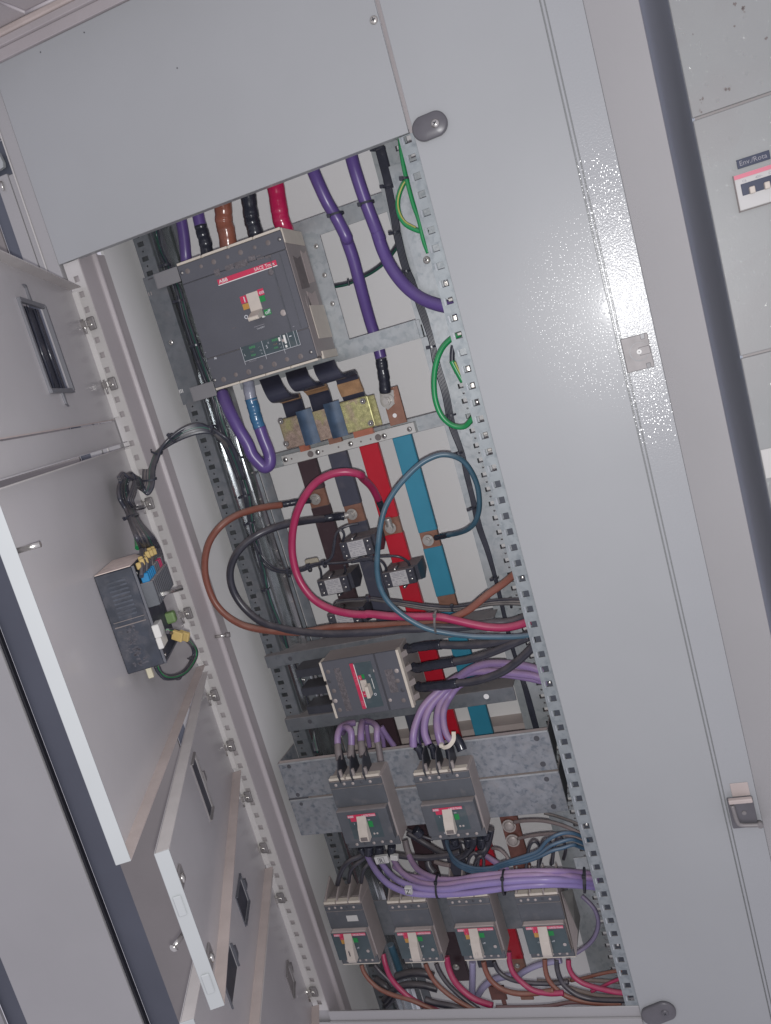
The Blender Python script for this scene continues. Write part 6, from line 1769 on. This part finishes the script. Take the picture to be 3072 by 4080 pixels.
lil('fourth lilac cable above the left middle breaker', [(950, 985, .10), (1010, 1000, .08), (1045, 1040, .06), (1045, 1100, .05), (1048, 1170, .045)], 54, G_L1, parts=[('grey_sleeve', SLV, 'd5', [(1050, 1160, .045), (1062, 1220, .04), (1078, 1320, .03)], 56, .05)])
lil('lilac cable end slanting right behind the sleeved ones', [(1080, 1030, .10), (1110, 1080, .10), (1150, 1140, .10), (1190, 1195, .10)], 48, G_L1)
lil('thin lilac cable dropping behind the sleeved ones', [(960, 1010, .11), (965, 1080, .11), (985, 1200, .11)], 40, G_L1)
lil('lilac cable dropping behind the fourth sleeved one', [(1075, 1060, .11), (1095, 1130, .11), (1105, 1200, .11)], 36, G_L1)
G_L2 = 'thick lilac cables bending down to the right middle breaker'
R_ = [(1280, 690, .05), (1180, 650, .06)]
lil('front lilac cable of the group bending to the right middle breaker', [(1240, 660, .06), (1100, 610, .065), (950, 590, .07), (800, 575, .075), (650, 570, .08), (520, 595, .085), (400, 660, .085), (280, 760, .075), (180, 870, .06), (125, 990, .045), (98, 1100, .032), (98, 1200, .025)], 66, G_L2, 'd6')
lil('second lilac cable bending to the right middle breaker', [(1240, 600, .055), (1100, 545, .06), (950, 515, .065), (800, 505, .07), (680, 515, .075), (560, 560, .08), (450, 640, .085), (350, 740, .08), (250, 850, .065), (200, 960, .05), (190, 1080, .035), (225, 1180, .025)], 66, G_L2, 'd6')
lil('third lilac cable bending to the right middle breaker', [(1240, 640, .075), (1000, 570, .08), (800, 540, .085), (620, 545, .09), (480, 620, .09), (390, 740, .085), (320, 850, .07), (295, 980, .05), (305, 1090, .035), (330, 1180, .028)], 66, G_L2, 'd6')
lil('fourth lilac cable bending to the right middle breaker', [(1240, 670, .085), (1000, 620, .09), (800, 600, .09), (620, 640, .09), (480, 690, .085), (400, 790, .08), (350, 900, .06), (350, 1010, .045), (375, 1100, .035), (420, 1160, .03)], 58, G_L2, 'd6')
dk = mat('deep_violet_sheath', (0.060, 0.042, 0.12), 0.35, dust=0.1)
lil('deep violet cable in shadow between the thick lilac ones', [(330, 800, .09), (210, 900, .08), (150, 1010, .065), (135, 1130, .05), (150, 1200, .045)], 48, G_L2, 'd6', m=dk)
mb_root = thing('cable_end', at('d6', 470, 1180, .03), 'black taped cable shoes on top of the right middle breaker', 'cable shoe')
for (pts, w) in (([(120, 1195, .03), (150, 1225, .03), (175, 1290, .03)], 70), ([(235, 1180, .03), (260, 1215, .03), (275, 1290, .03)], 60), ([(440, 1120, .04), (480, 1170, .035), (505, 1230, .03)], 90), ([(370, 1180, .03), (390, 1230, .03), (400, 1290, .03)], 60)):
    P = [at('d6', *p) for p in pts]
    MB().tube(spline(P, 6), rad('d6', *pts[1], w), 12).build('shoe', M_BLACKG, mb_root)
wt = thing('cable_tie', at('d6', 380, 1190, .02), 'broad cream cable tie curling round the thick lilac cables', 'cable tie')
Pt = spline([at('d6', 330, 1180, .012), at('d6', 350, 1205, .008), at('d6', 395, 1190, .006), at('d6', 430, 1140, .010), at('d6', 432, 1075, .016)], 6)
mb = MB()
prev = None
for i, p in enumerate(Pt):
    tt = (Pt[min(i + 1, len(Pt) - 1)] - Pt[max(i - 1, 0)]).normalized()
    side = tt.cross(Vector((0, -1, 0))).normalized() * 0.0034
    r = mb._v([p - side, p + side, p + side + Vector((0, .0012, 0)), p - side + Vector((0, .0012, 0))])
    if prev:
        for k in range(4):
            mb.bm.faces.new([prev[k], prev[(k + 1) % 4], r[(k + 1) % 4], r[k]])
    else:
        mb.bm.faces.new(r)
    prev = r
mb.bm.faces.new(prev)
mb.build('strap', M_BEIGEL, wt)
MB().box(at('d6', 310, 1160, .012).x, at('d6', 345, 1160, .012).x, .006, .014, at('d6', 330, 1195, .012).z, at('d6', 330, 1165, .012).z, .001).build('head', M_BEIGEL, wt)

# bundle of lilac cables in front of the bottom row
G_L3 = 'lilac cables bundled in front of the bottom row'
lil('lowest lilac cable of the tied bundle', [(630, 620, .03), (665, 690, .015), (730, 790, -.01), (820, 880, -.03), (930, 940, -.04), (1060, 975, -.045), (1250, 985, -.045), (1450, 980, -.045), ('e2', 200, 965, -.045), ('e2', 420, 935, -.045), ('e2', 640, 905, -.042), ('e2', 900, 890, -.038), ('e2', 1100, 892, -.015), ('e2', 1270, 905, .014), ('e2', 1420, 925, .03)], 62, G_L3, 'e1', m=mat('fresh_lilac_sheath', (0.225, 0.175, 0.385), 0.3, var=0.05, vscale=30, dust=0.25, dustcol=(0.40, 0.30, 0.36)))
ML2 = MATS['fresh_lilac_sheath']
lil('second lowest lilac cable of the tied bundle', [(735, 630, .03), (770, 700, .015), (840, 790, -.005), (930, 860, -.025), (1060, 910, -.035), (1200, 935, -.042), (1400, 935, -.045), ('e2', 150, 905, -.045), ('e2', 400, 875, -.045), ('e2', 700, 850, -.042), ('e2', 950, 845, -.038), ('e2', 1120, 850, -.015), ('e2', 1260, 862, .014), ('e2', 1400, 880, .03)], 62, G_L3, 'e1', m=ML2)
lil('third lilac cable of the tied bundle, white ring at its upper end', [(870, 640, .03), (900, 700, .02), (960, 780, .0), (1060, 845, -.015), (1180, 885, -.028), (1350, 895, -.035), ('e2', 100, 870, -.038), ('e2', 350, 840, -.038), ('e2', 600, 810, -.036), ('e2', 850, 800, -.034), ('e2', 1100, 810, -.014), ('e2', 1250, 825, .014), ('e2', 1390, 840, .03)], 60, G_L3, 'e1')
lil('topmost lilac cable of the tied bundle, dark grey sleeve at its upper end', [(1020, 610, .05), (1055, 680, .035), (1110, 750, .015), (1200, 805, -.005), (1320, 840, -.018), (1480, 845, -.025), ('e2', 250, 810, -.03), ('e2', 500, 785, -.03), ('e2', 750, 768, -.03), ('e2', 1000, 768, -.022), ('e2', 1200, 776, .012), ('e2', 1380, 800, .03)], 60, G_L3, 'e1', parts=[('grey_sleeve', SLV, 'e1', [(985, 470, .06), (1000, 540, .055), (1025, 615, .05)], 62, .05)])
lil('back lilac cable of the tied bundle', [(880, 720, .05), (1000, 800, .03), (1180, 830, .02), (1330, 855, .01), ('e2', 250, 830, .0), ('e2', 700, 800, .0), ('e2', 1000, 800, .0), ('e2', 1390, 830, .02)], 50, G_L3, 'e1')
tie('e1', (1300, 905), -.036, (12, 88), m=M_DARK, label='dark tie round the lilac bundle, left one', r=0.017)
tie('e2', (497, 870), -.038, (10, 92), m=M_DARK, label='dark tie round the lilac bundle, middle one', r=0.017)
tie('e2', (1258, 850), -.020, (6, 92), m=M_DARK, label='dark tie round the lilac bundle near the right rail', r=0.017)
def ringlab(s, c, x, y, d, w, h, rot, label):
    t = thing('wire_marker', at(c, x, y, d), label, 'wire marker')
    p = at(c, x, y, d)
    mb = MB(); mb.M = Matrix.Translation(p) @ Matrix.Rotation(rot, 4, 'Y')
    mb.box(-w, w, -.001, .007, -h, h, .0012, 2)
    mb.build('sleeve', M_INSUL, t)
    if s:
        text(s, (0, 0, 0), h * 1.7, M_INK, t, M=Matrix.Translation(p + Vector((0, -.0016, 0))) @ Matrix.Rotation(rot, 4, 'Y') @ Matrix.Translation((-h * .55, 0, -h * .6)), off=.0001)
        mb = MB(); mb.M = Matrix.Translation(p) @ Matrix.Rotation(rot, 4, 'Y')
        for (a, b, e, f) in ((-h * .8, h * .8, h * .72, h * .80), (-h * .8, h * .8, -h * .80, -h * .72), (-h * .8, -h * .72, -h * .8, h * .8), (h * .72, h * .8, -h * .8, h * .8)):
            mb.box(a, b, -.0013, -.0009, e, f)
        mb.build('printed_frame', M_INK, t)
ringlab('R', 'e1', 762, 660, .008, .0125, .0072, -0.05, 'white marker sleeve printed R on a lilac cable')
ringlab('', 'e1', 880, 640, .012, .0070, .0052, 0.2, 'blank white ring on a lilac cable right of the R marker')
ringlab('Z', 'e1', 1015, 955, -.056, .0062, .0066, 0.1, 'small white marker tag on the lowest lilac cable')

# blue grey cables above the bundle
for i, (o, lab) in enumerate(((0, 'upper steel blue cable draped above the lilac bundle'), (26, 'middle steel blue cable draped above the lilac bundle'), (48, 'lowest steel blue cable draped above the lilac bundle'))):
    cable(lab, 'e2', [('h3', 590 + o * .3, 330, .06), ('h3', 625 + o * .2, 450 + o * .5, .04), ('h3', 700 - o * .2, 570 + o * .8, .02), ('h3', 820, 650 + o * 1.1, .005), ('h3', 1000, 700 + o * 1.2, -.005), ('h3', 1200, 690 + o * 1.3, -.01), (440, 705 + o * .6, -.01), (560, 665 + o * .7, -.012), (700, 620 + o * 1.1, -.012), (820, 570 + o * 1.3, -.012), (900 + o, 480 + o * 1.9, -.01), (1000 + o, 420 + o * 2.6, -.006), (1100 + o, 400 + o * 2.4, 0), (1200, 420 + o * 2.3, .01), (1300, 480 + o * 1.8, .02)], 36, mat('blue_grey_sheath', (0.035, 0.085, 0.140), 0.34, var=0.12, vscale=30, dust=0.35, dustcol=(0.20, 0.22, 0.26)), 'steel blue cables above the lilac bundle')
# pale pinkish earth cables to the copper bar
cable('dusty pink cable from the upper pale bolt to the right', 'e2', [(590, 300, .10), (700, 285, .09), (850, 285, .08), (980, 310, .07), (1100, 350, .06), (1220, 410, .05), (1300, 470, .04)], 38, mat('dusty_pink_sheath', (0.20, 0.155, 0.155), 0.5, dust=0.5), 'dusty pink cables')
cable('dusty pink cable from the lower pale bolt to the right', 'e2', [(630, 455, .10), (740, 430, .09), (880, 412, .08), (1000, 410, .07), (1120, 430, .06), (1230, 470, .05), (1310, 520, .04)], 36, MATS['dusty_pink_sheath'], 'dusty pink cables')
cable('dusty grey cable entering the right rail above the pink cables', 'e2', [(880, 215, .09), (980, 240, .08), (1100, 280, .06), (1200, 320, .05), (1290, 360, .04)], 30, M_WIREG, 'dusty pink cables')
# black hoops at right over the bottom row
for i, (x0, x1, y0, y1, lab) in enumerate(((715, 850, 480, 740, 'first black hoop wire over the rightmost bottom breaker'), (830, 960, 465, 740, 'second black hoop wire over the rightmost bottom breaker'), (965, 1080, 440, 690, 'third black hoop wire over the rightmost bottom breaker'))):
    xm = (x0 + x1) / 2
    cable(lab, 'e2', [(x0 - 10, y1, .03), (x0, (y0 + y1) / 2 + 20, .02), (x0 + 25, y0 + 40, .015), (xm, y0, .015), (x1 - 25, y0 + 35, .02), (x1, (y0 + y1) / 2, .03), (x1 - 20, y1 - 40, .05)], 34, M_BLACKC, 'black hoop wires at the bottom right')
cable('lilac loop between the right rail and the bottom row', 'e2', [(1235, 1000, .05), (1290, 1050, .045), (1350, 1120, .04), (1385, 1210, .035), (1385, 1300, .035), (1345, 1400, .035), (1270, 1480, .035), (1180, 1540, .03)], 44, mat('dim_lilac_sheath', (0.15, 0.125, 0.205), 0.4, dust=0.25))

# black tangle under the middle breakers
G_T = 'black cables tangled under the middle breakers'
TANG = [
    ('black cable arching from under the left middle breaker to the leftmost bottom breaker', 'e1', [(640, 560, .04), (560, 620, .035), (470, 660, .03), (400, 730, .03), (365, 810, .035), (345, 890, .045)], 44),
    ('second black cable arching to the leftmost bottom breaker', 'e1', [(660, 590, .045), (590, 650, .04), (520, 700, .035), (470, 760, .035), (452, 870, .045)], 36),
    ('third black cable arching to the leftmost bottom breaker', 'e1', [(700, 620, .045), (640, 690, .04), (590, 760, .035), (570, 870, .045)], 36),
    ('thick black cable running right under the left middle breaker', 'h3', [(-260, 500, .06), (-100, 520, .055), (80, 545, .05), (300, 560, .05), (480, 545, .05), (640, 520, .05), (780, 480, .05)], 82),
    ('dark cable slanting down behind the right middle breaker', 'h3', [(80, 230, .08), (250, 330, .075), (400, 420, .07), (520, 490, .06), (640, 520, .055)], 80),
    ('thin dark cable with light edge from behind the left middle breaker', 'h3', [(70, 180, .06), (180, 230, .055), (280, 275, .05), (420, 320, .05)], 40),
    ('black cable hanging under the right middle breaker', 'h3', [(960, 280, .04), (950, 380, .04), (900, 460, .045), (820, 530, .05), (700, 580, .055)], 100),
    ('wide black cable falling at the right of the middle breakers', 'h3', [(1180, 170, .045), (1160, 280, .045), (1130, 390, .045), (1080, 480, .04), (1000, 540, .04)], 120),
    ('black hoop above the third bottom breaker', 'h3', [(870, 680, .03), (900, 560, .025), (960, 500, .025), (1010, 520, .025), (1020, 600, .03), (1000, 690, .035)], 44),
    ('second black hoop above the third bottom breaker', 'h3', [(960, 690, .03), (1000, 590, .02), (1050, 540, .02), (1090, 580, .025), (1090, 690, .03)], 44),
    ('black cable curling between the two middle breakers', 'h3', [(660, 360, .06), (760, 330, .055), (860, 370, .055), (900, 450, .06), (830, 500, .065), (740, 470, .07)], 60),
    ('black cable stub below the second bottom breaker position', 'h3', [(350, 600, .06), (370, 680, .055), (430, 760, .05)], 100),
]
for lab, c, pts, w in TANG:
    cable(lab, c, pts, w, M_BLACKC, G_T)
cable('lilac cable pair dropping right of the black tangle', 'h3', [(1130, 540, .04), (1220, 600, .03), (1320, 670, .02), (1400, 720, .01)], 80, M_LILAC)
cable('pinkish cable bending behind the lilac pair', 'h3', [(1200, 430, .06), (1300, 450, .05), (1380, 520, .045), (1430, 600, .04)], 44, MATS['dusty_pink_sheath'])
cable('dusty pink cable stub crossing under the right middle breaker', 'h3', [(440, 610, .08), (540, 640, .075), (640, 660, .07)], 60, MATS['dusty_pink_sheath'])
shoe = thing('cable_end', at('e1', 760, 560, .03), 'black cable shoes hanging under the left middle breaker', 'cable shoe')
for (x0, y0, x1, y1, w) in ((640, 520, 640, 600, 90), (740, 525, 745, 600, 80), (860, 520, 855, 600, 80), (560, 545, 600, 600, 60)):
    P = [at('e1', x0, y0, .02), at('e1', x1, y1, .022)]
    MB().tube(spline(P, 5), rad('e1', x0, y0, .02, w), 12).build('shoe', M_BLACKG, shoe)
bk = thing('cable_end', at('h3', 400, 300, .05), 'black cable shoes between and under the right middle breaker', 'cable shoe')
for (x0, y0, x1, y1, w) in ((180, 190, 260, 260, 130), (700, 300, 720, 380, 110), (880, 290, 890, 400, 120), (1060, 280, 1060, 420, 130), (1140, 200, 1120, 300, 130)):
    P = [at('h3', x0, y0, .04), at('h3', x1, y1, .042)]
    MB().tube(spline(P, 5), rad('h3', x0, y0, .04, w), 12).build('shoe', M_BLACKG, bk)

# cables under the bottom row
G_B = 'cables leaving below the bottom row'
low = [
    ('brown cable below the leftmost bottom breaker', 'e3', [(500, 300, .04), (520, 360, .035), (570, 430, .03), (650, 500, .025), (760, 550, .02), (900, 590, .015), (1020, 640, .012), (1130, 690, .012)], 36, M_BROWNC),
    ('black cable below the leftmost bottom breaker', 'e3', [(610, 300, .045), (650, 350, .04), (720, 420, .035), (800, 500, .03), (900, 570, .03)], 34, M_BLACKC),
    ('crimson cable between the first and second bottom breakers', 'e3', [(680, 210, .045), (700, 300, .035), (740, 400, .03), (810, 490, .025), (900, 570, .02), (1000, 630, .018), (1150, 690, .015)], 44, M_REDC),
    ('dusty brown cable below the second bottom breaker', 'e3', [(1030, 290, .04), (1060, 360, .035), (1110, 440, .03), (1190, 520, .025), (1300, 600, .02), (1420, 665, .015), (1520, 700, .012)], 40, M_BROWNC),
    ('black cable below the second bottom breaker', 'e3', [(1120, 290, .045), (1150, 360, .04), (1210, 450, .035), (1300, 540, .03), (1400, 620, .025), (1500, 690, .02)], 40, M_BLACKC),
    ('crimson cable between the second and third bottom breakers', 'e3', [(1205, 230, .045), (1225, 330, .038), (1270, 430, .03), (1350, 520, .025), (1450, 590, .02), (1590, 640, .015)], 54, M_REDC),
    ('brown cable below the third bottom breaker', 'e4', [(55, 480, .04), (75, 560, .035), (120, 640, .03), (210, 710, .025), (330, 745, .02), (470, 745, .02), (640, 720, .02)], 46, M_BROWNC),
    ('black cable below the third bottom breaker', 'e4', [(140, 480, .045), (180, 560, .04), (260, 620, .035), (400, 655, .03), (600, 665, .03), (760, 650, .03)], 40, M_BLACKC),
    ('crimson cable between the third and rightmost bottom breakers', 'e4', [(265, 400, .045), (270, 480, .038), (300, 570, .03), (370, 650, .025), (470, 720, .02), (600, 745, .018), (720, 740, .018)], 48, M_REDC),
    ('pale lilac cable dropping straight below the third bottom breaker', 'e3', [(1422, 270, .05), (1422, 400, .05), (1418, 560, .05)], 56, mat('pale_lilac_sheath', (0.30, 0.28, 0.42), 0.4, dust=0.2)),
    ('pale lilac cable looping below the third bottom breaker', 'e4', [(10, 760, .05), (50, 700, .045), (120, 640, .045), (210, 610, .045), (290, 600, .045)], 56, None),
    ('pale lilac cable crossing to the rightmost bottom breaker', 'e4', [(345, 600, .05), (400, 560, .048), (480, 520, .046), (580, 490, .044), (700, 470, .042)], 52, None),
    ('brown cable below the rightmost bottom breaker', 'e4', [(563, 460, .04), (568, 540, .035), (590, 620, .03), (650, 700, .025), (750, 770, .02), (900, 815, .018), (1060, 830, .015), (1200, 830, .012)], 44, M_BROWNC),
    ('black cable below the rightmost bottom breaker', 'e4', [(662, 465, .04), (668, 550, .035), (700, 640, .03), (760, 710, .025), (860, 770, .02), (1000, 800, .018), (1250, 805, .012)], 46, M_BLACKC),
    ('crimson cable below the rightmost bottom breaker', 'e4', [(760, 465, .04), (765, 530, .035), (800, 600, .03), (880, 660, .025), (1000, 700, .02), (1130, 730, .015), (1260, 745, .010)], 46, M_REDC),
    ('crimson cable rising to the right rail at the bottom', 'e4', [(950, 730, .03), (1040, 690, .028), (1120, 650, .025), (1200, 620, .02), (1280, 600, .015)], 30, M_REDC),
    ('dusty brown cable rising to the right rail, upper one', 'e4', [(780, 640, .05), (900, 615, .045), (1020, 585, .04), (1120, 565, .035), (1220, 555, .03)], 30, M_BROWNC),
    ('dusty tan cable under the crimson ones at the bottom right', 'e4', [(760, 700, .05), (900, 740, .045), (1050, 770, .04), (1250, 780, .03)], 44, mat('dusty_tan_sheath', (0.20, 0.15, 0.13), 0.5, dust=0.6)),
    ('pinkish cable along the sill at the bottom', 'e4', [(160, 860, .03), (400, 860, .03), (600, 850, .03), (780, 820, .03), (1000, 830, .03), (1200, 835, .03)], 34, mat('dull_pink_sheath', (0.20, 0.085, 0.095), 0.45, dust=0.5)),
    ('dusty tan cable behind the red busbar foot', 'e4', [(500, 640, .07), (650, 650, .07), (800, 630, .065), (1000, 640, .06), (1180, 650, .05)], 36, None),
    ('thick black cable mass at the lower left, upper arc', 'e3', [(790, 400, .08), (900, 370, .08), (1020, 370, .08), (1100, 400, .08)], 70, M_BLACKC),
    ('thick black cable mass at the lower left, lower arc', 'e3', [(690, 600, .06), (760, 520, .06), (860, 470, .06), (1000, 470, .06), (1130, 500, .06)], 60, M_BLACKC),
    ('black sleeved cable meeting the crimson one on the sill', 'e3', [(1030, 590, .02), (1120, 620, .018), (1250, 645, .016), (1400, 690, .014)], 52, M_BLACKC),
    ('black cable deep behind the lower left corner', 'e3', [(700, 640, .10), (760, 560, .10), (700, 480, .10), (620, 420, .11)], 60, M_BLACKC),
    ('bluish cable stub behind the second bottom breaker', 'e3', [(740, 130, .09), (780, 240, .09), (820, 350, .09)], 60, M_TEAL),
]
for k, (lab, c, pts, w, m_) in enumerate(low):
    if m_ is None:
        m_ = MATS['pale_lilac_sheath'] if 'lilac' in lab else MATS['dusty_tan_sheath']
    cable(lab, c, pts, w, m_, G_B)
# dark copper feet of the busbars at the bottom
for (c, x, y, g) in (('e3', 1285, 318, 0.0052), ('e4', 335, 515, .004), ('e4', 148, 748, .0055)):
    t = thing('bolt', at(c, x, y, .19), {0.0052: 'single bolt on the dark busbar foot between the second and third bottom breakers', .004: 'small bolt under the red busbar foot', .0055: 'bolt on the brown bar end at the very bottom'}[g], 'bolt')
    MB().dome(at(c, x, y, .19), (0, -1, 0), g * 1.4, .004).build('head', M_BOLT, t)
rb = thing('copper_link', at('e4', 175, 780, .2), 'small brown copper bar ends standing on the cabinet floor', 'copper link')
rpl('e4', (90, 690), (255, 800), .17, .004, MATS['red_brown_copper'], 'bar', rb, .001)
rpl('e4', (195, 780), (250, 850), .171, .004, MATS['red_brown_copper'], 'foot', rb, .001)
rpl('e4', (350, 740), (475, 800), .17, .004, M_COPPER, 'tab', rb, .001)
